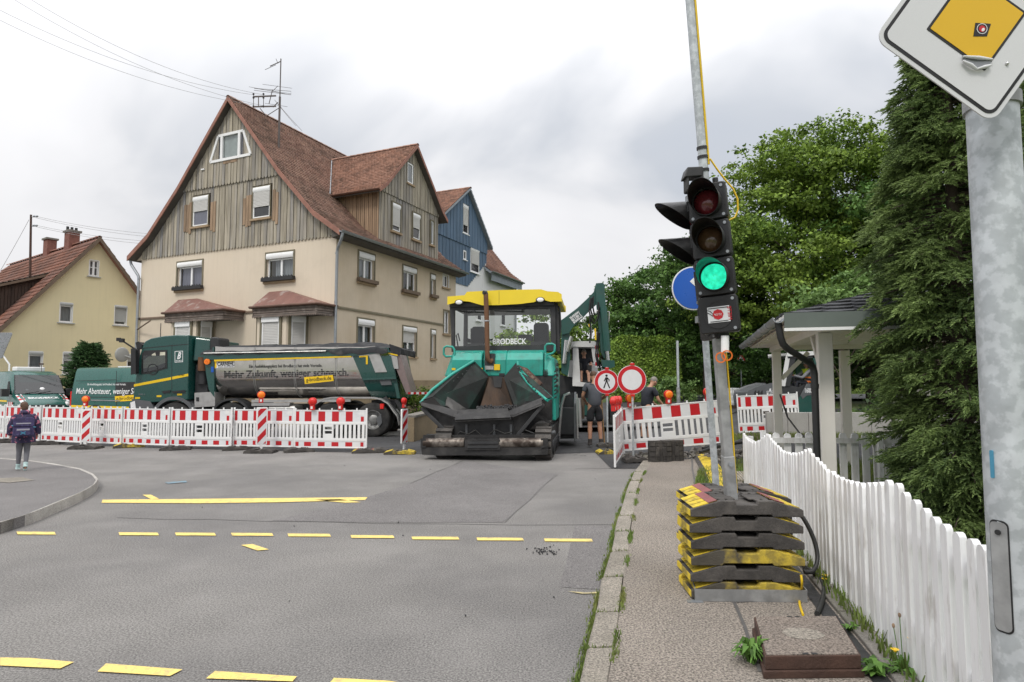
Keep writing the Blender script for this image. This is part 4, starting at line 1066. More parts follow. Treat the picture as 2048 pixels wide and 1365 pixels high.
for k,kw in (('b1',dict(mull=0,box=.22,shut=.68)),('b2',dict(mull=0,box=.22,shut=.62)),('b3',dict(mull=0,box=0))):
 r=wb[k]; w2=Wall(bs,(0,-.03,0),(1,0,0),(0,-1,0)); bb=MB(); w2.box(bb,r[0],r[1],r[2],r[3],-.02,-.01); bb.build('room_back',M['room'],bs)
 window(bs,w2,r,sur=None ,inset=-.02,sill='pvc',sillh=.06,curtain=None ,shmat='shutter',**kw)
dX=uR_
wq=Wall(bs,(0,-.45,0),(1,0,0),(0,-1,0)); e0,e1=wq.px(967,528),wq.px(1046,574); zw=(e0[1]+e1[1])/2; uE=e1[0]
b=MB(); b.box(uR_-.5,uE-.35,-.02,7,0,zw+.1); b.build('wall',M['stucco_white'],bs)
wp=[(-.45,zw),(.5,zw+.72),(4.8,zw+6.0)]
b=MB(); b.prism([(y,z) for y,z in wp]+[(y,z-.16) for y,z in wp[::-1]],uR_-.3,uE,'x'); wr=b.build('roof',M['wood_blue_grey'],bs)
tile_field('roof_tiles',wr,[(uR_-.3,y,z) for y,z in wp],(1,0,0),uE-uR_+.3,.22,.2,M['tile_pink'],seed=8)
gutter(wr,(uR_-.2,-.52,zw+.0),(uE+.05,-.52,zw+.0),M['zinc'],.08)
for i in range(40):
 u=uR_+.02+i*.3
 if u<uE-.3:b=MB(); b.box(u,u+.285,-.41,-.36,zw-.55,zw-.06); b.build('fascia_board',M['wood_blue_grey'],bs)
wg=Wall(bs,(0,-.02,0),(1,0,0),(0,-1,0))
for px in ((953,620,962,642),(1001,612,1010,652)):
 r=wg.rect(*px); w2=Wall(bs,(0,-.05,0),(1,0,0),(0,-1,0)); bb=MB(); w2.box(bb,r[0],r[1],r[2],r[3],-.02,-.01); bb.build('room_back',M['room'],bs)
 window(bs,w2,r,sur=None ,inset=-.02,mull=0,box=0,sill='pvc',sillh=.06,curtain=None )
pipe(bs,[(uE-.5,-.12,zw-.3),(uE-.5,-.12,0)],.06,M['zinc'])
# yellow house on the left
YA=R(55)
ys_=thing('house','pale yellow gabled house with red pantile roof at the far left','house',(0,0,0),YA)
ca,sa=math.cos(YA),math.sin(YA); w_=3.95
ac=at(195,480,31.)
ys_.location=(ac.x-ca*w_,ac.y-sa*w_,0)
yg=Wall(ys_,(0,0,0),(1,0,0),(0,-1,0))
za_=9.0; slope=1.315; ye=za_-slope*(w_+.35)
yp=[(-.45,ye),(w_,za_),(2*w_+.45,ye)]
yw=[yg.rect(*q) for q in ((178.5,521,197.5,553),(119.5,606,145,645.5),(229,612,253.5,651),(57,703.5,85,749),(125.5,704.5,152.5,749),(254,709,280,750))]
zl=ye+.2
b=MB(); yg.holes(b,0,2*w_,0,zl+.3,[r for r in yw if r[3]<zl+.2])
mids=[r for r in yw if r[3]>=zl+.2]
bands=sorted({zl+.3,za_-.12}|{z for r in mids for z in r[2:4]})
def yhw(z):return (za_-.1-z)/slope
for za,zb in zip(bands,bands[1:]):
 hs_=sorted([r for r in mids if r[2]<=za+1e-4 and r[3]>=zb-1e-4],key=lambda q:q[0])
 ed=[None ]+[e for r in hs_ for e in r[:2]]+[None ]
 for i in range(0,len(ed),2):
  l0,l1=(w_-yhw(za),w_-yhw(zb)) if ed[i] is None else (ed[i],ed[i])
  r0,r1=(w_+yhw(za),w_+yhw(zb)) if ed[i+1] is None else (ed[i+1],ed[i+1])
  b.add([yg.p(l0,za),yg.p(r0,za),yg.p(r1,zb),yg.p(l1,zb)],[(0,1,2,3)])
for h in mids:
 q=[(h[0],h[2]),(h[1],h[2]),(h[1],h[3]),(h[0],h[3])]
 for i in range(4):
  (ua,za),(uc2,zc2)=q[i],q[(i+1)%4]; b.add([yg.p(ua,za),yg.p(uc2,zc2),yg.p(uc2,zc2,-.4),yg.p(ua,za,-.4)],[(0,1,2,3)],1)
 b.add([yg.p(u,z,-.4) for u,z in q],[(0,1,2,3)],2)
b.add([(0,0,0),(0,12,0),(0,12,zl),(0,0,zl)],[(0,1,2,3)]); b.add([(2*w_,0,0),(2*w_,12,0),(2*w_,12,zl),(2*w_,0,zl)],[(0,1,2,3)])
b.build('wall',[M['yellow_wall'],M['yellow_wall'],M['room']],ys_)
b=MB(); b.box(-.03,2*w_+.03,-.04,.1,0,1.05); b.build('plinth',mat('plinth_red',(.16,.07,.045),.8,var=.2),ys_)
for i,r in enumerate(yw):
 kw=[dict(mull=1,box=0,trans=True ),dict(mull=0,box=.13,curtain='curtain'),dict(mull=0,box=.13,shut=.8),dict(mull=0,box=.16,curtain='curtain'),dict(mull=0,box=.16,shut=.3,curtain='curtain'),dict(mull=0,box=.16,shut=.25,curtain=None )][i]
 window(ys_,yg,r,sur=None ,sill='shutter_grey',sillh=.06,shmat='shutter_grey',inset=.07,**kw)
b=MB(); b.prism(yp+[(u,z-.16) for u,z in yp[::-1]],-.3,13,'y'); yr=b.build('roof',M['verge'],ys_)
tile_field('roof_tiles',yr,[(u,-.3,z) for u,z in yp[:2]],(0,1,0),13.3,.23,.30,M['tile_dark'],lift=.05,seed=9)
tile_field('roof_tiles',yr,[(u,-.3,z) for u,z in yp[:0:-1]],(0,1,0),13.3,.3,.4,M['tile_bright'],lift=.05,seed=10)
ridge_caps(yr,(w_,-.3,za_+.04),(w_,13,za_+.04),M['tile_dark'])
b=MB()
for (a,za),(c,zc2) in zip(yp,yp[1:]):
 b.hexa([(a,-.34,za-.2),(a,-.302,za-.2),(c,-.302,zc2-.2),(c,-.34,zc2-.2),(a,-.34,za+.05),(a,-.302,za+.05),(c,-.302,zc2+.05),(c,-.34,zc2+.05)])
b.build('verge_board',M['trim_mid'],yr)
for y_,h_,s_ in ((2.9,.72,.5),(6.0,.72,.46)):
 b=MB(); b.box(w_-s_/2,w_+s_/2,y_,y_+s_*1.3,za_-.6,za_+h_); c=b.build('chimney',M['brick_red'],yr)
 b=MB(); b.box(w_-s_/2-.07,w_+s_/2+.07,y_-.07,y_+s_*1.3+.07,za_+h_+.002,za_+h_+.1); b.build('cap',M['concrete_dark'],c) if False else b.build('chimney_cap',M['concrete_dark'],yr)
 if y_<3:
  b=MB()
  for k in range(3):b.cyl((w_-.2+k*.2,y_+.4,za_+h_+.1),(w_-.2+k*.2,y_+.4,za_+h_+.32),.07,n=8)
  b.build('chimney_pots',M['black'],yr)
d0_,d1_=1.7,12; uo=.35; zo=yp[0][1]+slope*(uo+.45)
ztop=za_-slope*(w_-2.55)
b=MB(); b.add([(uo,d0_,zo),(2.45,d0_,ztop-.15),(uo,d0_,zo+1.75)],[(0,1,2)]); b.add([(uo,d0_,zo),(uo,d1_,zo),(uo,d1_,zo+1.75),(uo,d0_,zo+1.75)],[(0,1,2,3)])
dm2=b.build('shed_dormer',M['wood_dark'],ys_)
wc=Wall(ys_,(0,d0_,0),(1,0,0),(0,-1,0))
boards(dm2,wc,[uo+i*.13 for i in range(18)],lambda u:zo+(u-uo)*slope,lambda u:zo+1.72+(u-uo)*.33,[],M['wood_dark'],scallop=0,d0=.0,stuff='cheek_boarding')
b=MB(); dp=[(uo-.4,d0_-.25,zo+1.70),(2.95,d0_-.25,zo+1.70+3.35*.36)]
b.prism([(p[0],p[2]) for p in dp]+[(p[0],p[2]-.12) for p in dp[::-1]],d0_-.25,d1_,'y'); dr2=b.build('roof',M['trim_mid'],dm2)
tile_field('roof_tiles',dr2,dp,(0,1,0),d1_-d0_+.25,.2,.22,mat('tile_grey_brown',(.16,.125,.105),.9,island=.3,dirt=.3),seed=12)
pipe(ys_,[(uo-.3,d0_+.1,zo+1.6),(uo-.1,d0_-.05,zo+1.2),(uo-.1,d0_-.05,zo+.2)],.05,M['copper_brown'])
b=MB(); b.add([(2*w_-.6,1.2,ye+.9),(2*w_-2.6,1.2,ye+3.4),(2*w_-.3,1.2,ye+2.2)],[(0,1,2)]); b.prism([(2*w_-2.7,ye+3.45),(2*w_+.1,ye+2.25),(2*w_+.1,ye+2.13),(2*w_-2.7,ye+3.3)],1.0,10,'y'); b.build('shed_dormer',M['wood_dark'],ys_)
yy_=(rootm(ys_)@Vector((2.6,4.2,0))).y
t0=at(62,430,yy_); b0=at(60,560,yy_)
ym=thing('roof_mast','rusty thin mast with insulators on the yellow house roof','mast',(b0.x,b0.y,b0.z))
b=MB(); b.tube([(0,0,0),(t0.x-b0.x,0,t0.z-b0.z)],[.06,.05],8); b.build('pole',M['rust_dark'],ym,smooth=50)
b=MB()
for dz in (.12,.62):
 b.tube([(t0.x-b0.x,0,t0.z-b0.z-dz),(t0.x-b0.x+.35,0,t0.z-b0.z-dz)],.025,5)
 for dx in (.18,.33):b.sph((t0.x-b0.x+dx,0,t0.z-b0.z-dz+.04),.06,n=8,k=6)
b.build('insulators',M['zinc'],ym)
farp=rootm(hs)@Vector((3,GW+.2,8.6))
for i,(y0,y1,w2) in enumerate(((433,468,'highest'),(436,474,'second highest'),(451,483,'second lowest'),(454,489,'lowest'))):
 wire('overhead_wire',at(72,y0,yy_),at(300,y1,32.5),.12,.009,'thin wire between the roof mast and the beige house, %s of four'%w2,'overhead wires between the two houses')
wire('stay_wire',at(58,440,yy_),at(-10,560,yy_+1),.05,.01,'stay wire running down left from the rusty roof mast',None )
# white picket fence along the footway
random.seed(12)
def picket_mb(w,t,h):
 r=w/2; pts=[(-r,0),(r,0)]+[(r*math.cos(math.pi*i/6),h-r+r*math.sin(math.pi*i/6)) for i in range(7)]
 return MB().prism(pts,-t/2,t/2,'y')
fd=Vector((0.222,1,0)).normalized(); fa=math.atan2(fd.y,fd.x)
FY0=.7
fence=thing('picket_fence','white wooden picket fence with scalloped top running along the footway','fence',(FX(FY0),FY0,ZS),fa)
peaks=[-.1,1.73,3.60,5.47,7.33,9.2]
def fence_top(y):
 for a,b in zip(peaks,peaks[1:]):
  if a<=y<=b:
   t=(y-a)/(b-a); s_=1-(2*t-1)**2; z=1.085-.02*max(0,y-3.6)/1.9-.125*s_
   return z-.13*sstep(y,7.4,9.2)
 return .9
L=(9.3-FY0)/fd.y; n=int(L/.116); cache={}
for i in range(n+1):
 u=i*.116; y=FY0+u*fd.y; h=fence_top(y)-ZS-.02
 key=round(h,2)
 if key not in cache:
  o=picket_mb(.068,.03,key).build('picket',M['fence_white'],fence,smooth=30); cache[key]=o
 else :
  o=cache[key].copy(); COL.objects.link(o)
 o.location=(u+ru(-.004,.004),ru(-.003,.003),.03); o.rotation_euler=(ru(-.008,.008),ru(-.008,.008),ru(-.02,.02))
for z in (.22,.70):
 MB().box(0,L,-.045,-.012,z,z+.075).build('rail',M['fence_white'],fence)
for k in range(5):
 y=1.75+1.87*k
 if y<9.3:MB().box((y-FY0)/fd.y-.04,(y-FY0)/fd.y+.04,-.13,-.05,0,.78).build('post',M['fence_white'],fence)
 # rear fence across the garden
rp0=Vector((FX(8.45)+.12,8.45,.05)); rd=Vector((1,-.06,0)).normalized()
fence2=thing('picket_fence','low white fence of wide round-topped pickets in front of the pavilion','fence',rp0,math.atan2(rd.y,rd.x))
rp=picket_mb(.092,.022,.92)
pk0=None
for i in range(16):
 if pk0 is None :pk0=rp.build('picket',M['fence_white'],fence2,smooth=30); o=pk0
 else :o=pk0.copy(); COL.objects.link(o)
 o.location=(.05+i*.147,ru(-.003,.003),ru(-.012,.012)); o.rotation_euler=(0,ru(-.01,.01),0)
MB().box(0,2.4,-.05,-.0125,.78,.85).build('rail',M['fence_white'],fence2)
MB().box(0,2.4,-.05,-.0125,.12,.19).build('rail',M['fence_white'],fence2)
for x in (.0,1.52):MB().box(x-.03,x+.03,-.11,-.05,0,.95).build('post',M['fence_white'],fence2)
# open pavilion (waiting shelter) in the garden
pa=math.atan2(4.7,1.4)
P1=at(1651,765,7.9); P1.z=0
pv=thing('pavilion','open white timber pavilion with dark shingle roof behind the fence','pavilion',P1,pa)
LEN=4.9; EV=2.42; DP=2.6
def post(x,y,w,h=2.28):
 b=MB(); b.box(x-w/2,x+w/2,y-w/2,y+w/2,0,h); return b.build('post',M['shelter_white'],pv,smooth=0,bevel=.008)
post(0,0,.17); post(LEN,0,.16); post(LEN,-1.25,.17); post(0,-DP,.17); post(LEN,-DP,.17)
MB().box(-.5,LEN+.5,-.07,.07,2.285,2.45).build('beam',M['shelter_white'],pv)
MB().box(-.5,LEN+.5,-DP-.07,-DP+.07,2.285,2.45).build('beam',M['shelter_white'],pv)
for x in (0,LEN):MB().box(x-.06,x+.06,-DP+.072,-.072,2.31,2.44).build('beam',M['shelter_white'],pv)
for a,c in (((.09,0,1.72),(.75,0,2.28)),((LEN,-.09,1.72),(LEN,-.6,2.25))):
 MB().beam(a,c,.07,.08).build('brace',M['shelter_white'],pv)
for i in range(7):
 x=.95+i*(LEN-1.9)/6; MB().beam((x,.42,2.40),(x,-DP/2,2.84),.08,.10).build('rafter',M['shelter_white'],pv)
ox0,ox1,oy0,oy1=-.62,LEN+.62,-DP-.55,.55; ym_=(oy0+oy1)/2; rz_=2.95; rh=1.5
b=MB(); e_=[(ox0,oy1,EV),(ox0,oy0,EV),(ox1,oy0,EV),(ox1,oy1,EV)]; r0,r1=(ox0+rh,ym_,rz_),(ox1-rh,ym_,rz_)
q=e_+[r0,r1]; t_=[(x,y,z+.05) for x,y,z in q]
b.add(q+t_,[(0,1,4),(1,2,5,4),(2,3,5),(3,0,4,5),(6,10,7),(7,10,11,8),(8,11,9),(9,11,10,6),(0,6,7,1),(1,7,8,2),(2,8,9,3),(3,9,6,0)])
b.m[4:8]=[1]*4
proof=b.build('roof',[M['shelter_white'],M['shingle']],pv)
def shingles(p0,p1,ra,rb,n_rows,w):
 p0,p1,ra,rb=map(Vector,(p0,p1,ra,rb)); nrm=(p1-p0).cross(ra-p0).normalized(); nrm=nrm if nrm.z>0 else -nrm
 for k in range(n_rows):
  ta,tb=k/n_rows,(k+1)/n_rows
  a,c=p0.lerp(ra,ta),p1.lerp(rb,ta); a2,c2=p0.lerp(ra,tb),p1.lerp(rb,tb); Lw=(c-a).length
  if Lw<.08:continue
  n=max(1,int(Lw/w)); off=(k%2)*.5
  for i in range(n+1):
   s0,s1=max(0,(i-off)/n),min(1,(i+1-off)/n)
   if s1-s0<.02:continue
   s0+=.004; s1-=.004; tp=.055+.010; b=MB(); d=.25
   lo0,lo1,up0,up1=a.lerp(c,s0),a.lerp(c,s1),a2.lerp(c2,s0),a2.lerp(c2,s1)
   m0,m1=lo0.lerp(up0,.28),lo1.lerp(up1,.28); c0,c1=lo0.lerp(lo1,.28),lo0.lerp(lo1,.72)
   top=[m0,c0,c1,m1,up1,up0]; hz=[.022,.026,.026,.022,.006,.006]
   V_=[p+nrm*(.055+h_) for p,h_ in zip(top,hz)]+[p+nrm*.052 for p in top]
   b.add(V_,[(0,1,2,3,4,5)]+[(i2,i2+6,(i2+1)%6+6,(i2+1)%6) for i2 in range(6)])
   b.build('shingle',M['shingle'],proof)
shingles(e_[0],e_[1],r0,r0,9,.34)
shingles(e_[3],e_[0],r1,r0,9,.36)
MB().box(ox0-.03,ox0-.003,oy0,oy1,EV-.11,EV+.07).build('fascia',M['exc_green'] if False else mat('fascia_greygreen',(.13,.155,.14),.5,metal=.2,var=.1),pv)
MB().box(ox0-.028,ox0+.02,oy0,oy1,EV-.15,EV-.113).build('fascia_trim',M['pvc'],pv)
gutter(pv,(ox0-.02,oy1+.06,EV+.02),(ox1,oy1+.06,EV+.02),M['zinc'],.07)
for i in range(26):
 y=oy1-.16-i*.13
 if y>oy0:MB().box(ox0+.02,ox1-.02,y-.06,y+.06,EV-.03,EV-.012).build('soffit_board',M['shelter_white'],pv)
pipe(pv,[(ox0+.06,oy1+.06,EV-.03),(ox0+.06,oy1+.02,EV-.32),(-.2,.16,1.86),(-.2,.16,1.6),(-.2,.16,0)],.042,M['black'],collars=((-.2,.16,1.6),))
tag(MB().tube([(at(1560,790,11.5).x,11.5,at(1560,790,11.5).z),at(1575,835,11),at(1600,868,10.2),at(1626,884,9),at(1640,892,8.4)],.016,6).build('loose_cable',M['cable_black']),'black cable hanging slack beside the pavilion downpipe','cable')
# grey retaining wall behind the garden
rw_=thing('retaining_wall','low grey concrete panel wall at the back of the garden','wall',(6.2,15.05,0),math.atan2(-.03,1))
for i in range(16):
 MB().box(i*.5+.006,i*.5+.494,0,.12,0,.92+ru(-.006,.006)).build('panel',M['concrete'],rw_,smooth=0,bevel=.008)
 # traffic light
PXB=(1468,985); PYB=4.9
base=G(1472,1178,ZS);
base=Vector((at(1472,980,4.88).x,4.88,ZS))
top_=at(1376,-40,4.60)
tl=thing('traffic_light','temporary traffic light on a leaning pole showing green','traffic light',base)
lean=(top_-base)
def lp_(z):t=(z-base.z)/lean.z; return Vector((lean.x*t,lean.y*t,z-base.z))
def zpx(py):
 lo,hi=base.z,top_.z
 for _ in range(40):
  mid=(lo+hi)/2; q=base+lp_(mid)
  v=q-CAM; c,s=math.cos(PITCH),math.sin(PITCH); d=c*v.y+s*v.z; yy=CY-F*(-s*v.y+c*v.z)/d
  if yy>py:lo=mid
  else :hi=mid
 return lo
b=MB(); b.beam(lp_(ZS+.1),lp_(zpx(912)),.083,.083,up=(0,1,0)); foot=b.build('foot_post',M['galv_dull'],tl,smooth=0,bevel=.006)
b=MB(); b.beam(lp_(zpx(935)),lp_(zpx(655)),.072,.072,up=(0,1,0)); b.build('square_post',M['galv_dull'],tl,smooth=0,bevel=.006)
b=MB(); b.disc(lp_(zpx(928))+Vector((0.005,-.046,0)),(0,1,0),.018,.02,8); b.build('bolt',M['zinc'],tl)
b=MB(); b.tube([lp_(zpx(690)),lp_(zpx(240)),lp_(top_.z)],[.036,.034,.033],14); pole=b.build('upper_pole',M['galv'],tl,smooth=50)
b=MB()
for py in (300,318,344):b.cyl(lp_(zpx(py)),lp_(zpx(py)+.022),.041,n=14)
b.build('clamp',M['black'],tl)
b=MB(); off=Vector((.046,-.02,0))
b.tube([lp_(zpx(py))+off+Vector((ru(-.004,.004),0,0)) for py in (985,930,860,790,730,690)],.0065,6)
b.build('cable',M['cable_yellow'],tl,smooth=60); b=MB(); b.tube([lp_(zpx(py))+Vector((.04,-.01,0)) for py in (330,280,220,150,80,20,-30)],.009,6)
qp=lambda x,y:at(x,y,4.66)-base
b.build('cable',M['cable_yellow'],tl,smooth=60); b=MB()
b.tube([qp(1420,318),qp(1435,340),qp(1452,362),qp(1466,378),qp(1475,398),qp(1476,420),qp(1470,435),qp(1458,441)],.007,6)
b.build('cable',M['cable_yellow'],tl,smooth=60)
b=MB(); ringc=qp(1450,712)
for o_,ax in ((Vector((0,-.06,0)),(.25,1,.2)),(Vector((-.055,-.03,-.02)),(.8,1,.1))):
 b=MB(); b.ring(ringc+o_*.7,ax,.032,.041,.010,20); b.build('cable_clip',M['orange'],tl)
MB().cyl(qp(1450,672),qp(1450,705),.03,n=12).build('sleeve',M['pvc'],tl)
lens_ax=Vector((-.02,-1,-.03)).normalized()
def head(par,cx,cy,Y,w,roll,face,mods,hs_,name,lab=None ):
 """face: unit vector the lenses look along; mods from top: lens material or None"""
 c0=at(cx,cy,Y)-base
 up_=Vector((roll,0,1)).normalized(); f=Vector(face).normalized(); f=(f-up_*f.dot(up_)).normalized(); r=f.cross(up_)*-1; r=up_.cross(f);
 Mt=Matrix(((r.x,f.x,up_.x,c0.x),(r.y,f.y,up_.y,c0.y),(r.z,f.z,up_.z,c0.z),(0,0,0,1)))
 hh=hs_; body=MB()
 hd=None
 for k,lm in enumerate(mods):
  z1=-k*hh; z0=z1-hh+.006
  body.rbox(-w/2,w/2,z0,z1,0,0,.02,'y') if False else None
  p=[]
  for cx_,cz_,t in ((w/2-.022,z0+.022,-90),(w/2-.022,z1-.022,0),(-w/2+.022,z1-.022,90),(-w/2+.022,z0+.022,180)):
   for i in range(4):a=R(t+30*i); p.append((cx_+.022*math.cos(a),cz_+.022*math.sin(a)))
  body.prism(p,-.11,-.012,'y'); p2=[(x*.97,(z-(z0+z1)/2)*.97+(z0+z1)/2) for x,z in p]; body.prism(p2,-.012,0,'y')
 body.xf(Mt); hd=body.build(name,M['signal_black'],par,smooth=30,bevel=.004)
 for k,lm in enumerate(mods):
  zc_=-k*hh-hh/2
  b=MB()
  for sx in (-1,1):
   for sz in (-1,1):
    if (k+sx+sz)%2==0 or sx>0:b.disc((sx*(w/2-.03),.002,zc_+sz*(hh/2-.033)),(0,1,0),.012,.012,10)
  b.xf(Mt); b.build('screw',M['zinc'],hd)
  if lm is None :
   b=MB(); b.ring((0,.003,zc_),(0,1,0),w*.34,w*.37,.008,32); b.disc((0,.001,zc_),(0,1,0),w*.34,.004,32); b.xf(Mt); b.build('blank_disc',M['black'],hd)
   continue
  rl=w*.345
  b=MB(); b.ring((0,.006,zc_),(0,1,0),rl,rl*1.12,.02,32); b.xf(Mt); b.build('lens_ring',M['signal_black'],hd)
  b=MB(); b.lathe([(rl,0.),(rl*.9,.016),(rl*.6,.034),(rl*.25,.043),(.002,.045)],(0,.0,zc_),(0,1,0),28,cap=False ); b.xf(Mt); b.build('lens',M[lm],hd,smooth=60)
  b=MB(); n=30; lng,sh=w*1.1,w*.16; o_,i_=[],[]
  ro_,ri_=rl*1.14,rl*1.10
  r0_,r1_,r2_,r3_=[],[],[],[]
  for j in range(n):
   a=2*math.pi*j/n; ln=sh+(lng-sh)*(.5+.5*math.sin(a))**1.1; dz=.0
   for lst,rr,yy in ((r0_,ro_,.004),(r1_,ro_*.97,ln),(r2_,ri_*.97,ln),(r3_,ri_,.004)):
    lst.append((rr*math.cos(a),yy,zc_+rr*math.sin(a)+(dz if yy>.01 else 0)))
  b.loft([r0_,r1_,r2_,r3_],cap=False ); b.xf(Mt); b.build('visor',M['signal_black'],hd,smooth=40)
 return hd,Mt
hz=.2885
hd1,M1=head(tl,1410,368,4.62,.285,-.078,(-.5,-1,-.02),['lens_off_red','lens_off_amber','lens_green',None ],hz,'signal_head')
hd2,M2=head(tl,1386,396,4.84,.29,-.085,(-1,-.12,-.06),['lens_off_red','lens_off_amber',None ,None ],hz,'signal_head')
hd2['label']='second signal head facing left'
b=MB()
for x in (-.05,.07):b.cyl((x,-.06,0),(x,-.06,.045),.022,n=8)
b.xf(M1); b.build('top_cap',M['black'],hd1)
b=MB(); c=at(1384,352,4.66)-base
b.prism([(-.075,-.03),(.06,-.02),(.07,.055),(-.05,.05)],-.06,.06,'y'); b.box(.045,.075,-.05,.05,-.13,.04); b.box(-.055,-.035,-.05,.05,-.13,-.02); b.box(-.055,.075,-.045,.045,-.135,-.115); b.box(.06,.26,-.012,.012,-.13,-.11)
for i in range(len(b.v)):v=b.v[i]; b.v[i]=(v[0]+c.x,v[1]+c.y,v[2]+c.z)
b.build('detector',M['black_plastic'],tl,smooth=0,bevel=.008)
b=MB(); zc_=-3.5*hz
b.box(-.075,.085,.004,.008,zc_-.06,zc_+.06); b.xf(M1); stk=b.build('sticker',M['refl_white'],hd1)
b=MB(); b.disc((.0,.0095,zc_),(0,1,0),.04,.002,8); b.xf(M1); b.build('stop_disc',M['sign_red'],hd1)
b=MB(); b.box(-.07,.08,.0085,.0105,zc_+.046,zc_+.052); b.box(-.06,.07,.0085,.0105,zc_-.054,zc_-.049); b.xf(M1); b.build('print_lines',M['ink'],hd1)
fx=M1.to_3x3()
text('MIETE',.038,M['sign_red'],hd1,basis(M1@Vector((.072,.010,zc_-.05)),fx@Vector((0,0,1)),fx@Vector((1,0,0))),width=.10)
text('STOP',.022,M['ink_white'],hd1,basis(M1@Vector((.027,.012,zc_-.008)),fx@Vector((-1,0,0)),fx@Vector((0,0,1))),width=.054)
b=MB(); b.tube([M1@Vector((-.035,.0105,zc_+.005)),M1@Vector((-.055,.0105,zc_+.03)),M1@Vector((-.075,.0105,zc_+.038))],.0025,4); b.tube([M1@Vector((-.038,.0105,zc_-.01)),M1@Vector((-.06,.0105,zc_+.01)),M1@Vector((-.078,.0105,zc_+.02))],.0025,4); b.build('print_lines',M['ink'],hd1)
for k in range(4):
 b=MB(); zz=-k*hz-hz*.45; b.box(-.155,-.146,-.1,-.03,zz-.05,zz+.05); b.xf(M1); b.build('hinge',M['signal_black'],hd1)
for py in (400,640):
 b=MB(); b.beam(lp_(zpx(py))+Vector((.03,0,0)),lp_(zpx(py))+Vector((-.16,-.02,0)),.05,.05); b.build('bracket',M['zinc'],tl)
s0=at(1440,980,5.55); s1=at(1408,640,5.5)
s0.z=ZS
sp=thing('sign_post','slim grey tube post leaning behind the traffic light','post',s0)
b=MB(); b.tube([(0,0,0),(s1.x-s0.x,s1.y-s0.y,s1.z-s0.z),((s1.x-s0.x)*1.35,(s1.y-s0.y)*1.35,(s1.z-s0.z)*1.35)],.030,12); b.build('tube',M['galv'],sp,smooth=50)
bc=at(1387,577,5.46)-s0
b=MB(); b.disc(bc,(.04,-1,0),.197,.006,40); b.build('rim',M['ink_white'],sp)
b=MB(); b.disc(bc+Vector((0,-.006,0)),(.04,-1,0),.186,.004,40); b.build('blue_face',M['sign_blue'],sp)
b=MB(); ar=[(-.105,.09),(.03,.12),(.005,.085),(.1,-.06),(.06,-.09),(-.04,.055),(-.08,.03)]
ar=[(-.035,.06),(.035,.125),(.035,.09),(.13,.09),(.13,.03),(.035,.03),(.035,-.005)]
b.prism([(bc.x+x,bc.z+z) for x,z in ar],bc.y-.012,bc.y-.009,'y'); b.build('arrow',M['ink_white'],sp)
# stacked foot plates in a steel tray
sx0,sx1=at(1388,1180,4.56).x,at(1614,1180,4.56).x
tray=thing('steel_tray','galvanised steel tray under the stack of rubber plates','tray',((sx0+sx1)/2,4.98,ZS),R(-1.5))
tw_,td_=(sx1-sx0),.86
sk=.15
tw_-=.02
TQ=[Vector((-tw_/2+.01,-td_/2,0)),Vector((tw_/2+.01,-td_/2,0)),Vector((tw_/2+.01+sk,td_/2,0)),Vector((-tw_/2+.01+sk,td_/2,0))]
b=MB(); b.prism([(p.x,p.y) for p in TQ],.0,.012,'z'); b.build('base',M['galv_dull'],tray)
for i in range(4):
 b=MB(); b.beam(TQ[i]+Vector((0,0,.044)),TQ[(i+1)%4]+Vector((0,0,.044)),.006,.084); b.build('side',M['galv_dull'],tray)
for p in (TQ[0],TQ[0].lerp(TQ[3],.6)):MB().box(p.x-.06,p.x+.05,p.y-.03,p.y+.02,-.004,.006).build('lug',M['zinc'],tray)
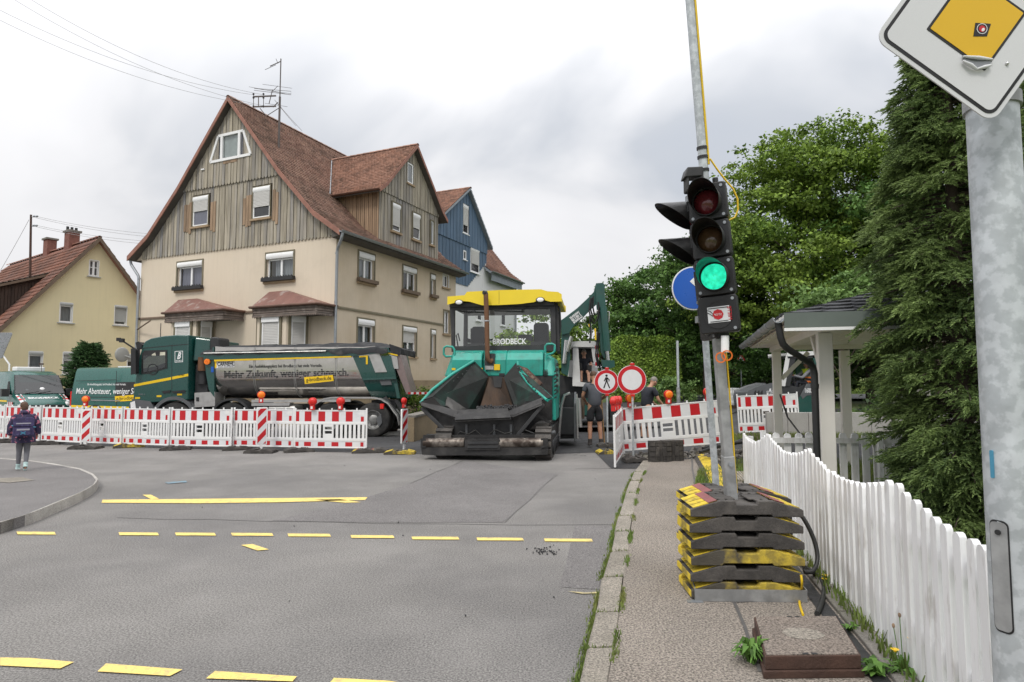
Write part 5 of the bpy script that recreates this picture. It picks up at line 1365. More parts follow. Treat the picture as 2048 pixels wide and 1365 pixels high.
def foot_plate(name,L=.82,Wd=.40,Hh=.115,ends='rubber_yellow',stripe=False ):
 """recycled rubber foot plate lying flat: long side along x, sloping ends, slots and hand holes"""
 r=bpy.data.objects.new(name,None ); COL.objects.link(r)
 b=MB(); a=L/2; t=L*.24; g=.075
 def seg(x0,x1):return None
 pr=[(-a,0),(-a,.05),(-a+.02,.06),(-t,Hh),(-g-.01,Hh),(-g,Hh-.028),(g,Hh-.028),(g+.01,Hh),(t,Hh),(a-.02,.06),(a,.05),(a,0),(t*.95,0),(t*.9,.016),(-t*.9,.016),(-t*.95,0)]
 b.prism(pr,-Wd/2,-Wd/2+.05,'y'); b.prism(pr,Wd/2-.05,Wd/2,'y')
 pr2=[(-a+.01,.004),(-a+.01,.03),(-t,Hh-.012),(-g,Hh-.03),(g,Hh-.03),(t,Hh-.012),(a-.01,.03),(a-.01,.004)]
 b.prism(pr2,-Wd/2+.05,Wd/2-.05,'y')
 for x in (-.16,-.10,.10,.16):
  b.box(x-.022,x+.022,-Wd/2+.055,-Wd/2+.1,Hh-.012,Hh+.001); b.box(x-.022,x+.022,Wd/2-.1,Wd/2-.055,Hh-.012,Hh+.001)
 b.box(-t,-.05,-.09,.09,Hh-.014,Hh-.001); b.box(.05,t,-.09,.09,Hh-.014,Hh-.001)
 b.build('body',M['rubber'],r,smooth=0,bevel=.006)
 k=1.0
 for s in (-1,1):
  b=MB()
  nx_,nz_=Hh-.042,(a-.02-t)
  for j in range(4):
   y0=-Wd/2+.012+j*(Wd-.024)/4
   P0,P1_=(a-.025,.059),(t+.01,Hh-.004)
   e=.006
   b.hexa([(s*P0[0],y0+.008,P0[1]),(s*P0[0],y0+(Wd-.024)/4-.008,P0[1]),(s*P1_[0],y0+(Wd-.024)/4-.008,P1_[1]),(s*P1_[0],y0+.008,P1_[1]),(s*(P0[0]+e),y0+.008,P0[1]+e),(s*(P0[0]+e),y0+(Wd-.024)/4-.008,P0[1]+e),(s*(P1_[0]+e),y0+(Wd-.024)/4-.008,P1_[1]+e),(s*(P1_[0]+e),y0+.008,P1_[1]+e)])
  b.box(s*a,s*(a+.004),-Wd/2+.02,Wd/2-.02,.004,.048)
  b.build('end_face',M[ends] if ends else M['rubber'],r)
  if stripe:
   b=MB(); P1_=(t+.01,Hh-.004); P0=(t+.075,Hh-.004-.065*(Hh-.063)/(a-.035-t)); e=.008
   b.hexa([(s*P0[0],-Wd/2+.02,P0[1]),(s*P0[0],Wd/2-.02,P0[1]),(s*P1_[0],Wd/2-.02,P1_[1]),(s*P1_[0],-Wd/2+.02,P1_[1])]+[(s*(q[0]+e),y,q[1]+e) for q,y in ((P0,-Wd/2+.02),(P0,Wd/2-.02),(P1_,Wd/2-.02),(P1_,-Wd/2+.02))])
   b.build('red_band',M['rubber_red'],r)
 return r
random.seed(9)
proto_y=foot_plate('foot_plate',ends='rubber_yellow'); proto_r=foot_plate('foot_plate',ends='rubber_yellow',stripe=True )
proto_k=foot_plate('foot_plate',ends=None )
GP='rubber foot plates weighing down the traffic light'
ordn=['lowest','second from the bottom','third from the bottom','third from the top','second from the top','topmost']
used=set()
def put(p,loc,rz,lab,group,cat='foot plate',sc=None ):
 if p.name not in used:used.add(p.name); o=p
 else :o=dup(p)
 o.location=loc; o.rotation_euler=(0,0,rz); o['label']=lab; o['category']=cat; o['group']=group
 if sc:o.scale=sc
 return o
smears=[]
for k in range(6):
 for j in (0,1):
  p=proto_r if k==5 else proto_y
  z=ZS+.013+k*.1165
  f='front' if j==0 else 'rear'
  lab={5:'red banded rubber foot plate, %s of the pair on top of the stack'%f,0:'rubber foot plate lying in the steel tray, %s one of the bottom pair'%f}.get(k,'yellow ended rubber foot plate, %s one, %s in the stack'%(f,ordn[k]))
  o=put(p,(tray.location.x+ru(-.006,.006)+(-.0 if j==0 else .10),tray.location.y+(-.205 if j==0 else .205),z),tray.rotation_euler[2]+ru(-.012,.012),lab,GP)
  if k in (0,2) and j==0:smears.append(o)
for o in smears:
 c=[q for q in o.children if q.name.startswith('body')][0]; c.material_slots[0].link='OBJECT'; c.material_slots[0].material=M['rubber_smear']; c['label']='front face rubbed with yellow paint'
def cable(name,pts,r,m,label):
 P=[Vector(p) for p in pts]; Q=[]
 for i in range(len(P)-1):
  p0,p1,p2,p3=P[max(i-1,0)],P[i],P[i+1],P[min(i+2,len(P)-1)]
  for s in range(6):
   t=s/6; Q.append(.5*((2*p1)+(p2-p0)*t+(2*p0-5*p1+4*p2-p3)*t*t+(3*p1-p0-3*p2+p3)*t**3))
 Q.append(P[-1]); o=MB().tube(Q,r,8).build(name,m,smooth=60); return tag(o,label,'cable')
ycb=4.72
cable('power_cable',[at(1582,1016,4.95),at(1606,1036,4.9),at(1628,1080,4.85),at(1635,1118,4.8),at(1626,1142,4.75),at(1608,1144,4.75)],.017,M['cable_black'],'thick black cable looping out beside the rubber plate stack')
cable('power_cable',[at(1609,1135,4.8),G(1632,1150,ZS+.03),G(1647,1172,ZS+.018),G(1645,1200,ZS+.018),G(1634,1228,ZS+.018)],.018,M['cable_black'],'black cable running over the footway to the box cover')
cable('signal_cable',[at(1602,1150,4.5),at(1604,1168,4.5),G(1602,1192,ZS+.012),G(1599,1207,ZS+.01),G(1606,1230,ZS+.01)],.0085,M['cable_yellow'],'thin yellow cable running from the stack to the box cover')
# shaft cover box in the footway
cz=ZS+.115
c4=[G(1530,1312,cz),G(1722,1310,cz),G(1673,1232,cz),G(1508,1233,cz)]
cc_=(c4[0]+c4[1]+c4[2]+c4[3])/4; cc_.z=ZS
sc_=thing('shaft_cover','rusty steel box with a stone-filled lid standing on the footway','shaft cover',cc_)
q=[p-cc_ for p in c4]; q=[Vector((p.x,p.y,0)) for p in q]
def frust(pts,z0,z1,k0=1.,k1=1.):return [tuple(p*k0+Vector((0,0,z0))) for p in pts]+[tuple(p*k1+Vector((0,0,z1))) for p in pts]
MB().hexa(frust(q,.0,.04,1.05,1.05)).build('frame',M['rust_dark'],sc_,smooth=0,bevel=.004)
MB().hexa(frust(q,.042,.112,1.0,1.0)).build('rim',M['rust_dark'],sc_,smooth=0,bevel=.004)
MB().hexa(frust(q,.10,.117,.965,.965)).build('lid',mat('lid_stone',(.185,.155,.13),.9,var=.15,scale=3,bump=.8,bscale=90,grain=.6,gscale=75,dirt=.3,dcol=(.1,.075,.06),dscale=3),sc_)
b=MB(); n=40; pts=[(.115*math.cos(6.283*i/n)*(1+.05*math.sin(5*i)),.085*math.sin(6.283*i/n)*(1+.06*math.sin(3*i))) for i in range(n)]
b.prism(pts,.117,.119,'z'); b.build('cement_spot',M['kerb'],sc_)
b=MB()
for t in (.42,.52):
 for e0,e1 in ((0,1),(3,2)):
  p=q[e0].lerp(q[e1],t)*.94; b.box(p.x-.016,p.x+.016,p.y-.008,p.y+.008,.1165,.1185)
b.build('lifting_slot',M['black'],sc_)
# yellow cable ramp on the footway
cr0=thing('cable_ramp','yellow and black rubber cable ramp curving across the footway','cable ramp',G(1420,950,ZS))
path=[G(1402,905,ZS),G(1414,922,ZS),G(1426,940,ZS),G(1437,963,ZS),G(1446,990,ZS)]
path=resample(path,(path[-1]-path[0]).length/6)
for i in range(len(path)-1):
 a,c=path[i]-cr0.location,path[i+1]-cr0.location; d=(c-a).normalized(); n_=Vector((d.y,-d.x,0)); a=a+d*.006; c=c-d*.006
 def rg(o0,o1,h0,h1):return [tuple(p+n_*o+Vector((0,0,h))) for p,hh in ((a,0),(c,0)) for o,h in ((o0,h0),(o1,h1))]
 b=MB()
 for (o0,h0),(o1,h1),m_ in (((-.23,.004),(-.15,.035),1),((-.15,.035),(-.08,.06),0),((-.08,.06),(.08,.06),0),((.08,.06),(.15,.035),0),((.15,.035),(.23,.004),1)):
  b.add([tuple(a+n_*o0+Vector((0,0,h0))),tuple(c+n_*o0+Vector((0,0,h0))),tuple(c+n_*o1+Vector((0,0,h1))),tuple(a+n_*o1+Vector((0,0,h1)))],[(0,1,2,3)],m_)
 for p in (a,c):
  b.add([tuple(p+n_*o+Vector((0,0,h))) for o,h in ((-.23,0),(-.15,.035),(-.08,.06),(.08,.06),(.15,.035),(.23,0))],[(0,1,2,3,4,5)],1)
 b.build('segment',[M['rubber_yellow'],M['rubber']],cr0)
wg_=thing('wooden_grate','grey slatted wooden grate lying by the fence','grate',G(1473,955,ZS),fa)
for i in range(9):MB().box(-.45,.55,-.02+i*.045-.2,.012+i*.045-.2,.0,.03).build('slat',M['wood_grey'],wg_)
# lamp post with the priority road sign
lpx=at(1985,240,1.93); lpb=Vector((lpx.x,lpx.y,.0))
lamp=thing('lamp_post','close galvanised steel lamp post with a hatch at the right edge','lamp post',lpb)
zt_=3.6
b=MB(); b.tube([(0,0,0),(0,0,zt_*.5),(0,0,zt_)],[.073,.0705,.068],40); b.build('pole',M['galv'],lamp,smooth=60)
hz0,hz1=zat(1275,1.86),zat(1052,1.86)
def hatch(mb,w,z0,z1,r,ro,a0):
 pts=[]
 k=6
 for cx_,cz_,t in ((w/2-r,z0+r,-90),(w/2-r,z1-r,0),(-w/2+r,z1-r,90),(-w/2+r,z0+r,180)):
  for i in range(k+1):a=R(t+90*i/k); pts.append((cx_+r*math.cos(a),cz_+r*math.sin(a)))
 def on(x,z,rr):a=a0+x/.073; return (rr*math.sin(a),-rr*math.cos(a),z)
 n=len(pts); mb.add([on(x,z,.070) for x,z in pts]+[on(x,z,ro) for x,z in pts],[tuple(range(n,2*n))]+[(i,(i+1)%n,n+(i+1)%n,n+i) for i in range(n)])
b=MB(); hatch(b,.056,hz0-.006,hz1+.006,.018,.0735,-.62-.62); b.build('hatch_seam',M['black'],lamp,smooth=30)
b=MB(); hatch(b,.048,hz0,hz1,.014,.0755,-.62-.62); b.build('hatch',M['galv_dull'],lamp,smooth=30)
b=MB(); a=-1.24; b.disc((.075*math.sin(a),-.075*math.cos(a),hz1-.03),(math.sin(a),-math.cos(a),0),.008,.006,10); b.build('lock',M['black'],lamp)
sn=at(1985,240,1.83); d0=Vector((0,math.cos(PITCH),math.sin(PITCH)))
xa,ya_=Vector((1,0,0)),Vector((0,-math.sin(PITCH),math.cos(PITCH)))
def spx(x,y):return CAM+(xa*((x-CX)/F)+ya_*((CY-y)/F)+d0)*1.80
Lc,Bc=spx(1748,77),spx(1985,247)
e1=(Lc-Bc); side=e1.length; e1.normalize(); e2=Vector(e1).cross(d0).normalized(); e2=e2 if e2.z>0 else -e2
nrm=-d0
Mx=Matrix(((e1.x,e2.x,nrm.x,Bc.x-lpb.x),(e1.y,e2.y,nrm.y,Bc.y-lpb.y),(e1.z,e2.z,nrm.z,Bc.z-lpb.z),(0,0,0,1)))
sg=thing('priority_road_sign','white and yellow diamond priority sign with black outline and stickers on the near post','road sign',lpb)
def rsq(o,r,z0,z1,name,m,sgn=sg):
 b=MB(); b.rbox(o,side-o,o,side-o,z0,z1,r,'z',k=6); b.xf(Mx); return b.build(name,m,sgn,smooth=30)
rsq(0,.040,-.004,.0,'plate',M['sign_white']); rsq(.012,.030,.0,.0012,'black_outline',M['ink']); rsq(.0215,.022,.0012,.0024,'white_field',M['sign_white'])
in0=(spx(1845,57)-Bc).dot(e2),0
o_y=max(.05,(spx(1845,57)-Bc).dot(e2)); o_y2=(spx(1982,152)-Bc).dot(e2); oo=(o_y+o_y2)/2
rsq(oo,.004,.0024,.0036,'yellow_outline',M['ink']); rsq(oo+.0075,.003,.0036,.0048,'yellow_field',M['sign_yellow'])
def onsign(x,y,h):p=spx(x,y)-Bc; return Vector((p.dot(e1),p.dot(e2),h))
b=MB(); cs=[onsign(x,y,0) for x,y in ((1948,48),(1979,50),(1971,75),(1944,75))]; b.prism([(p.x,p.y) for p in cs],.0049,.0058,'z'); b.xf(Mx); b.build('round_emblem_sticker',M['ink'],sg)
cp=onsign(1961,60,.0062); b=MB(); b.ring(cp,(0,0,1),.0135,.0155,.0006,28); b.xf(Mx); b.build('emblem_ring',M['sign_white'],sg)
b=MB(); b.disc(cp,(0,0,1),.0095,.0006,24); b.xf(Mx); b.build('emblem_disc',M['sign_red'],sg)
b=MB(); q5=onsign(1963,62,0); b.sph((q5.x,q5.y,.0063),.005,.0065,.0004,10,6); b.xf(Mx); b.build('emblem_spot',M['ink_white'],sg)
cs=[onsign(x,y,0) for x,y in ((1921,114),(1981,120),(1976,134),(1950,139),(1926,126))]
b=MB(); b.prism([(p.x,p.y) for p in cs],.0052,.0062,'z'); b.xf(Mx); b.build('torn_sticker',M['screen_grey'],sg)
for seg in (((1921,125),(1950,142)),((1950,141),(1977,133)),((1922,116),(1980,122))):
 b=MB(); b.tube([onsign(*seg[0],.009),onsign((seg[0][0]+seg[1][0])/2,(seg[0][1]+seg[1][1])/2+1,.013),onsign(*seg[1],.009)],[.003,.0055,.003],8); b.xf(Mx); b.build('curled_edge',M['sign_white'],sg,smooth=60)
b=MB(); b.sph(onsign(2012,129,.003),.0055,.0055,.006,12,8); b.xf(Mx); b.build('rivet',M['chrome'],sg,smooth=60)
b=MB(); b.cyl((0,0,Bc.z-.0+.12),(0,0,Bc.z+.16),.0775,n=32); b.build('clamp',M['galv_dull'],sg)
b=MB(); hatch(b,.010,zat(962,1.86),zat(905,1.86),.003,.0752,-1.35); b.build('tape_scrap',M['bag_blue'],lamp)
# barriers
BL=1.7
def make_barrier():
 r=bpy.data.objects.new('barrier',None ); COL.objects.link(r)
 b=MB(); W2=.02
 b.box(0,.035,-W2,W2,.03,1.03); b.box(BL-.035,BL,-W2,W2,.03,1.03)
 for z0,z1 in ((.64,.70),(.25,.315),(.08,.105),(.965,.985)):b.box(.035,BL-.035,-.018,.018,z0,z1)
 fr=b.build('frame',M['barrier_white'],r,smooth=0,bevel=.005)
 b=MB(); b.box(.035,BL-.035,-.010,.010,.70,.965); b.build('upper_board',M['refl_white'],r)
 b=MB(); b.box(.035,BL-.035,-.010,.010,.105,.25); b.build('lower_board',M['refl_white'],r)
 pat=None
 for z0,z1,nm in ((.715,.95,'red_field'),(.125,.225,'red_field')):
  for x0,x1 in ((.037,.11),(.24,.40),(.56,.72),(.88,1.04),(1.20,1.36),(1.55,1.62)):
   zz1=z1 if x1<1.5 or z1<.5 else z0+.12
   MB().box(x0,x1,-.0125,.0125,z0,zz1).build(nm,M['refl_red'],r)
 MB().box(1.52,1.63,-.0128,.0128,.86,.95).build('sticker',M['barrier_white'],r)
 s0=None
 for i in range(16):
  x=.09+i*(BL-.18)/15
  if 6<=i<=8:continue
  if s0 is None :s0=MB().prism([(-.03,-.015),(.03,-.015),(.022,.015),(-.022,.015)],.315,.64,'z').build('slat',M['barrier_white'],r); o=s0
  else :o=s0.copy(); COL.objects.link(o)
  o.location=(x,0,0)
 b=MB(); cx=.09+7*(BL-.18)/15
 b.box(cx-.12,cx-.085,-.018,.018,.315,.64); b.box(cx+.085,cx+.12,-.018,.018,.315,.64)
 for z0,z1 in ((.315,.42),(.49,.52),(.59,.64)):b.box(cx-.085,cx+.085,-.018,.018,z0,z1)
 b.build('handle_panel',M['barrier_white'],r)
 nb=None
 for i in range(5):
  MB().box(.28+i*.29,.305+i*.29,-.014,.014,.985,1.03).build('peg',M['barrier_white'],r)
 return r
def place_span(o,A,B,label,group,cat='barrier',zs=1.0):
 A,B=Vector(A),Vector(B); d=B-A; L=d.length
 o.location=A; o.rotation_euler=(0,-math.asin(d.z/L),math.atan2(d.y,d.x)); o.scale=(L/BL,1,zs)
 o['label']=label; o['category']=cat; o['group']=group; return o
bar0=make_barrier(); first=True
GB='red and white barriers round the works'
spans=[(-62,874,8,878,'red and white barrier cut by the left edge of the photo'),(10,878,79,882,'red and white barrier behind the schoolgirl'),(83,882,163,886,'red and white barrier ending left of the nearer striped beacon'),(168,886,243,888.5,'narrow looking red and white barrier just right of the left striped beacon'),(246,888.5,338,892,'red and white barrier in front of the truck cab wheel'),(341,892,463,894,'red and white barrier in front of the grey tool box of the truck'),(466,893,588,895,'red and white barrier behind the right striped beacon'),(588,896,734,897.5,'red and white barrier carrying two red lamps by the rear truck wheel')]
for i,(xa,ya,xb,yb,lab) in enumerate(spans):
 o=bar0 if i==0 else dup(bar0)
 A,B=G(xa,ya,.08),G(xb,yb,.08); A.z=B.z=0
 place_span(o,A,B,lab,GB)
def sloped(px,py,Y):p=at(px,py,Y); p.z-=.08; return p
o=dup(bar0); place_span(o,sloped(1246,903,13.15),sloped(1449,887,12.95),'wide red and white barrier across the footway with orange lamps',GB)
o=dup(bar0); place_span(o,sloped(1230,930,11.85),sloped(1246,904,13.1),'red and white barrier seen almost edge on beside the round signs',GB)
o=dup(bar0); place_span(o,sloped(1478,866,15.3),sloped(1601,862,15.1),'tilted red and white barrier behind the pavilion posts',GB)
# warning lamps
def make_lamp(lens,body):
 r=bpy.data.objects.new('warning_lamp',None ); COL.objects.link(r)
 MB().rbox(-.055,.055,-.045,.045,0,.13,.012,'z').build('battery_case',M[body],r,smooth=30,bevel=.006)
 b=MB(); b.ring((0,0,.21),(0,1,0),.088,.10,.075,28); b.build('lens_rim',M[body],r)
 for s in (-1,1):
  b=MB(); b.lathe([(.089,0),(.08,.02),(.05,.036),(.002,.042)],(0,s*.034,.21),(0,s,0),24,cap=False ); b.build('lens',M[lens],r,smooth=60)
 MB().box(-.035,.015,-.047,-.0455,.03,.09).build('sticker',M['ink_white'],r)
 return r
lamps=dict(red=make_lamp('lens_red','lamp_red_body'),orange=make_lamp('lens_orange','lamp_red_body'))
GLM='battery warning lamps on the barriers and beacons'; usedl=set()
def lamp_at(kind,px,py,Y,rz,label,sc=1.0):
 o=lamps[kind] if kind not in usedl else dup(lamps[kind]); usedl.add(kind)
 p=at(px,py,Y); o.location=p; o.rotation_euler=(0,0,rz); o.scale=(sc,)*3; o['label']=label; o['category']='warning lamp'; o['group']=GLM
yl=G(650,897,.08).y
lamp_at('red',625,820.5,yl,0,'red lamp on the barrier left of its twin by the truck wheel',.97)
lamp_at('red',681,820,yl,0,'red lamp on the right half of the barrier by the truck wheel',.97)
lamp_at('orange',1260,815.5,13.1,.1,'orange lamp on the footway barrier half behind the round red sign',.93)
lamp_at('orange',1337,808,13.05,.2,'orange lamp in the middle of the footway barrier',.93)
lamp_at('orange',1416,803,13.0,.2,'orange lamp at the right end of the footway barrier',.93)
for i,(x,y,Y) in enumerate(((1227,823,12.1),(1232,821,12.5),(1238,820,12.9))):
 lamp_at('red',x,y,Y,1.3,('nearest','middle','farthest')[i]+' of three red lamps on the barrier seen edge on',.93)
 # striped beacons
def make_beacon(label,dirn=1):
 r=bpy.data.objects.new('beacon',None ); COL.objects.link(r); w,z0,z1=.25,.16,1.0
 MB().rbox(-w/2,w/2,-.02,.02,z0,z1,.025,'y').build('panel',M['barrier_white'],r,smooth=30,bevel=.004)
 MB().rbox(-.095,.095,-.0235,.0235,z0+.03,z1-.03,.01,'y').build('white_field',M['refl_white'],r,smooth=30)
 for k in range(-1,4):
  zb=z0+.04+k*.285; zt=zb+.142; pts=[(-.095,zb),(.095,zb+.19),(.095,zt+.19),(-.095,zt)]
  lo,hi=z0+.03,z1-.03; P=[]
  def clip(P,f):
   o=[]
   for a,c in zip(P,P[1:]+P[:1]):
    fa_,fc=f(a),f(c)
    if fa_>=0:o.append(a)
    if fa_*fc<0:t=fa_/(fa_-fc); o.append((a[0]+(c[0]-a[0])*t,a[1]+(c[1]-a[1])*t))
   return o
  P=clip(clip(pts,lambda q:q[1]-lo),lambda q:hi-q[1]) if True else pts
  if len(P)>=3:MB().prism(P,-.0255,.0255,'y').build('red_stripe',M['refl_red'],r)
 MB().box(-.025,.025,-.02,.02,.0,z0).build('foot',M['barrier_white'],r)
 tag(r,label,'beacon','striped beacons'); return r
bc0=make_beacon('red and white striped beacon with an orange lamp in front of the green van')
p=G(171,897); bc0.location=p; bc0.scale=(1,1,.97); bc0.rotation_euler=(0,0,.0)
bc1=dup(bc0,G(522,905),.62,'red and white striped beacon in front of the steel truck body'); bc1.scale=(1,1,1.06)
bc2=dup(bc0,G(808,901),1.12,'striped beacon seen nearly edge on left of the paver'); bc2.scale=(1,1,1.0)
lamp_at('orange',171,813,bc0.location.y,.1,'orange lamp on top of the beacon by the green van',.85)
lamp_at('orange',522,806,bc1.location.y,.5,'orange lamp on top of the beacon in front of the truck body',.9)
lamp_at('red',808,816,bc2.location.y,1.2,'red lamp on the edge on beacon left of the paver',.8)
# foot plates on the ground
GF='rubber foot plates under barriers and signs'
def gplate(p,px,py,rz,lab,sc=(1,1,1)):
 o=put(p,G(px,py),rz,lab,GF); o.scale=sc; return o
fp=[(20,885,.3,'foot plate under the barrier left of the schoolgirl'),(95,889,.25,'foot plate under the barrier right of the schoolgirl'),(172,898,.05,'foot plate carrying the left striped beacon'),(258,895,.5,'yellow ended foot plate under the narrow barrier'),(352,900,.35,'foot plate under the barrier joint before the truck cab'),(475,900,.4,'foot plate just left of the right striped beacon'),(522,906,.0,'foot plate carrying the right striped beacon'),(598,904,.4,'foot plate under the barrier with the red lamps'),(748,905,.1,'dark foot plate at the open end of the barriers')]
for x,y,rz,lab in fp:
 gplate(proto_y if 'yellow' in lab else proto_k,x,y,rz,lab,(.82,1,.9))
gplate(proto_r,730,905.5,.15,'reddish foot plate lying left of the edge on beacon',(.7,1,.8))
gplate(proto_y,800,908,.05,'yellow foot plate carrying the edge on beacon',(.85,1,.8))
gplate(proto_k,815,858,.2,'foot plate on the pale pavement behind the beacon',(.9,1,.8))
o=gplate(proto_y,1212,908,0.05,'yellow ended foot plate under the no pedestrians sign',(.5,1.2,.8))
o=gplate(proto_k,1212,903,0.05,'black foot plate on top of the yellow one under the no pedestrians sign',(.5,.9,.9)); o.location.z=.10
o=gplate(proto_k,1271,918,0.05,'black foot plate under the plain red ringed sign',(.62,1.1,.95)); o.location=at(1271,921,12.8); o.location.z=ZS*.3
for k,(x,w,lab) in enumerate(((1319,.0,'front one of the two foot plates standing on edge'),(1343,.14,'rear one of the two foot plates standing on edge'))):
 o=put(proto_k,at(x,911,12.45+w),.12,lab,GF); o.rotation_euler=(R(90),0,.1); o.scale=(.58,1.08,1.0); o.location.z=ZS+.2
 o.location.y=12.45+w
 # round signs on poles
def round_sign(px,py,r_px,Y,footY,label,walker):
 c=at(px,py,Y); R_=r_px*Y/F
 t=thing('round_sign',label,'road sign',(c.x,c.y,0))
 zc=c.z
 b=MB(); b.cyl((.015,.02,.05),(.015,.02,zc+R_+.06),.022,n=10); b.build('post',M['galv'],t)
 b=MB(); b.disc((0,0,zc),(0,1,0),R_,.012,40); b.build('rim',M['refl_white'],t)
 b=MB(); b.ring((0,-.008,zc),(0,1,0),R_*.70,R_*.96,.006,40); b.build('red_ring',M['sign_red'],t)
 b=MB(); b.disc((0,-.008,zc),(0,1,0),R_*.70,.004,40); b.build('white_field',M['refl_white'],t)
 if walker:
  s=R_*.58; q=lambda x,z:(x*s,zc+z*s)
  b=MB(); b.disc((q(.0,.86)[0],-.011,q(0,.86)[1]),(0,1,0),.17*s,.004,16)
  for poly in ([(-.16,.62),(.16,.62),(.15,.0),(-.15,.0)],[(-.15,.02),(.02,.02),(-.3,-.9),(-.48,-.88)],[(.15,.02),(-.02,.02),(.34,-.92),(.52,-.9)],[(-.15,.62),(-.40,.1),(-.29,.05),(-.08,.45)],[(.15,.62),(.44,.28),(.36,.0),(.26,.05),(.30,.26),(.10,.42)]):
   b.prism([q(x,z) for x,z in poly],-.0125,-.010,'y')
  b.build('walking_figure',M['ink'],t)
 for dz in (R_+.02,-R_-.02):MB().box(-.03,.06,-.02,.045,zc+dz-.025,zc+dz+.025).build('clamp',M['lamp_red_body'],t,smooth=0,bevel=.006)
 return t
round_sign(1213,764,24.5,15.0,897,'round no pedestrians sign with black walking figure in a red ring',True )
round_sign(1263.5,760,29,12.85,913,'round white sign with plain red ring right of the no pedestrians sign',False )
p0=at(1357,806,24.5); p1=at(1357,682,24.5)
t=thing('steel_post','bare galvanised post at the bend of the side road','post',(p0.x,p0.y,p0.z-.2)); b=MB(); b.cyl((0,0,0),(0,0,p1.z-p0.z+.2),.05,n=12); b.build('tube',M['galv'],t); b=MB(); b.cyl((0,0,0),(0,0,.8),.075,n=12); b.build('sleeve',M['galv_dull'],t)
c=at(1317.5,731,34); t=thing('small_sign','small grey rectangular sign seen from behind below the hedge','sign',(c.x,c.y,hgt(c.x,c.y)))
MB().box(-.2,.2,-.01,.01,c.z-t.location.z-.25,c.z-t.location.z+.25).build('plate',M['screen_grey'],t); MB().cyl((0,.03,-.1),(0,.03,c.z-t.location.z+.2),.03,n=8).build('post',M['galv'],t)
c=at(1482,727,36); t=thing('warning_sign','triangular red bordered warning sign far up the road','road sign',(c.x,c.y,hgt(c.x,c.y)))
zc=c.z-t.location.z; b=MB(); b.prism([(-.42,zc-.1),(.42,zc-.1),(0,zc+.62)],-.012,.012,'y'); b.build('red_border',M['sign_red'],t)
b=MB(); b.prism([(-.29,zc-.03),(.29,zc-.03),(0,zc+.46)],-.016,-.0125,'y'); b.build('white_field',M['refl_white'],t); b=MB(); b.prism([(-.05,zc+.02),(.07,zc+.02),(.03,zc+.14),(.09,zc+.2),(0,zc+.3),(-.07,zc+.16)],-.019,-.0165,'y'); b.build('symbol',M['ink'],t)
MB().cyl((0,.04,-.2),(0,.04,zc+.4),.035,n=8).build('post',M['galv'],t)
c=at(2,668,26); t=thing('traffic_sign','grey back of a rounded sign on a bent post at the left edge','sign',(c.x-.35,c.y,0)); zc=c.z
b=MB(); b.prism([(-1.5,zc+.05),(.80,zc+.05),(.84,zc-.01),(.45,zc-1.05),(-1.5,zc-1.05)],-.012,.012,'y'); b.build('plate',M['screen_grey'],t,smooth=0,bevel=.01)
b=MB(); b.tube([(.25,.05,zc-.4),(.35,.05,zc-.8),(.74,.05,zc-1.3),(.75,.05,0)],.035,10); b.build('post',M['pvc'],t)
c=at(1459,800,26); t=thing('liquid_container','white caged liquid container on a pallet beyond the barrier','container',(c.x,c.y,c.z-.35)); t.scale=(.8,)*3
MB().rbox(-.45,.45,-.45,.45,.16,1.05,.06,'z').build('tank',M['barrier_white'],t,smooth=30,bevel=.03)
MB().box(-.5,.5,-.5,.5,.0,.15).build('pallet',M['wood_dark'],t)
b=MB()
for z in (.3,.55,.8,1.03):b.tube([(-.5,-.5,z),(.5,-.5,z),(.5,.5,z),(-.5,.5,z),(-.5,-.5,z)],.012,4)
for x in (-.5,-.25,0,.25,.5):b.tube([(x,-.5,.15),(x,-.5,1.05)],.012,4); b.tube([(-.5,x,.15),(-.5,x,1.05)],.012,4)
b.build('cage',M['galv'],t,smooth=0,kind='stuff')
for i in range(4):
 a=at(1400+i*6,905-i*3,12.2+i*.2); c=at(1500,884-i*4,12.8+i*.25)
 q=[a.lerp(c,t_)+Vector((0,0,.05*math.sin(3*t_+i))) for t_ in (0,.3,.6,1)]
 for v in q:v.z=max(v.z,ZS+.04+.04*i)
 cable('black_hose',q,.035,M['cable_black'],('black hose lying lowest behind the footway barrier','second black hose behind the footway barrier','third black hose behind the footway barrier','topmost black hose behind the footway barrier')[i])
heap=MB(); random.seed(31)
for i in range(260):
 x=ru(2.4,5.2); y=13.2+random.gauss(0,.25); r=ru(.02,.07); z0=.3*sstep(x,1.8,6)*sstep(y,12,14.6)
 heap.obox((x,y,z0+.02+ru(0,.05)),r*2,r*1.6,r*1.2,(ru(0,3),ru(0,3),ru(0,3)))
o=heap.build('rubble',M['concrete_dark'],smooth=0,kind='stuff')
crumbs=MB()
for i in range(240):
 if rnd()<.55:p=G(ru(840,1180),905+abs(random.gauss(0,6)))
 elif rnd()<.4:p=G(random.gauss(1092,16),random.gauss(1104,4))
 elif rnd()<.3:p=G(ru(300,1200),ru(900,1250))
 else :continue
 r=ru(.003,.0075); crumbs.obox((p.x,p.y,r*.6+.006),r*2,r*1.7,r*1.4,(ru(0,3),ru(0,3),ru(0,3)))
crumbs.build('asphalt_crumbs',M['asphalt_new'],smooth=0,kind='stuff')
gw0=at(818,862,17.2); gw1=at(885,838,21.5)
t=thing('garden_wall','low tan garden wall in front of the beige house','wall',(gw0.x,gw0.y,0)); d=Vector((gw1.x-gw0.x,gw1.y-gw0.y,0))
b=MB(); b.beam((0,0,.32),(d.x,d.y,.36),.3,.72); b.build('wall',M['plinth'],t,smooth=0,bevel=.02)
b=MB(); b.beam((0,0,.70),(d.x,d.y,.74),.36,.06); b.build('coping',M['concrete_dark'],t)
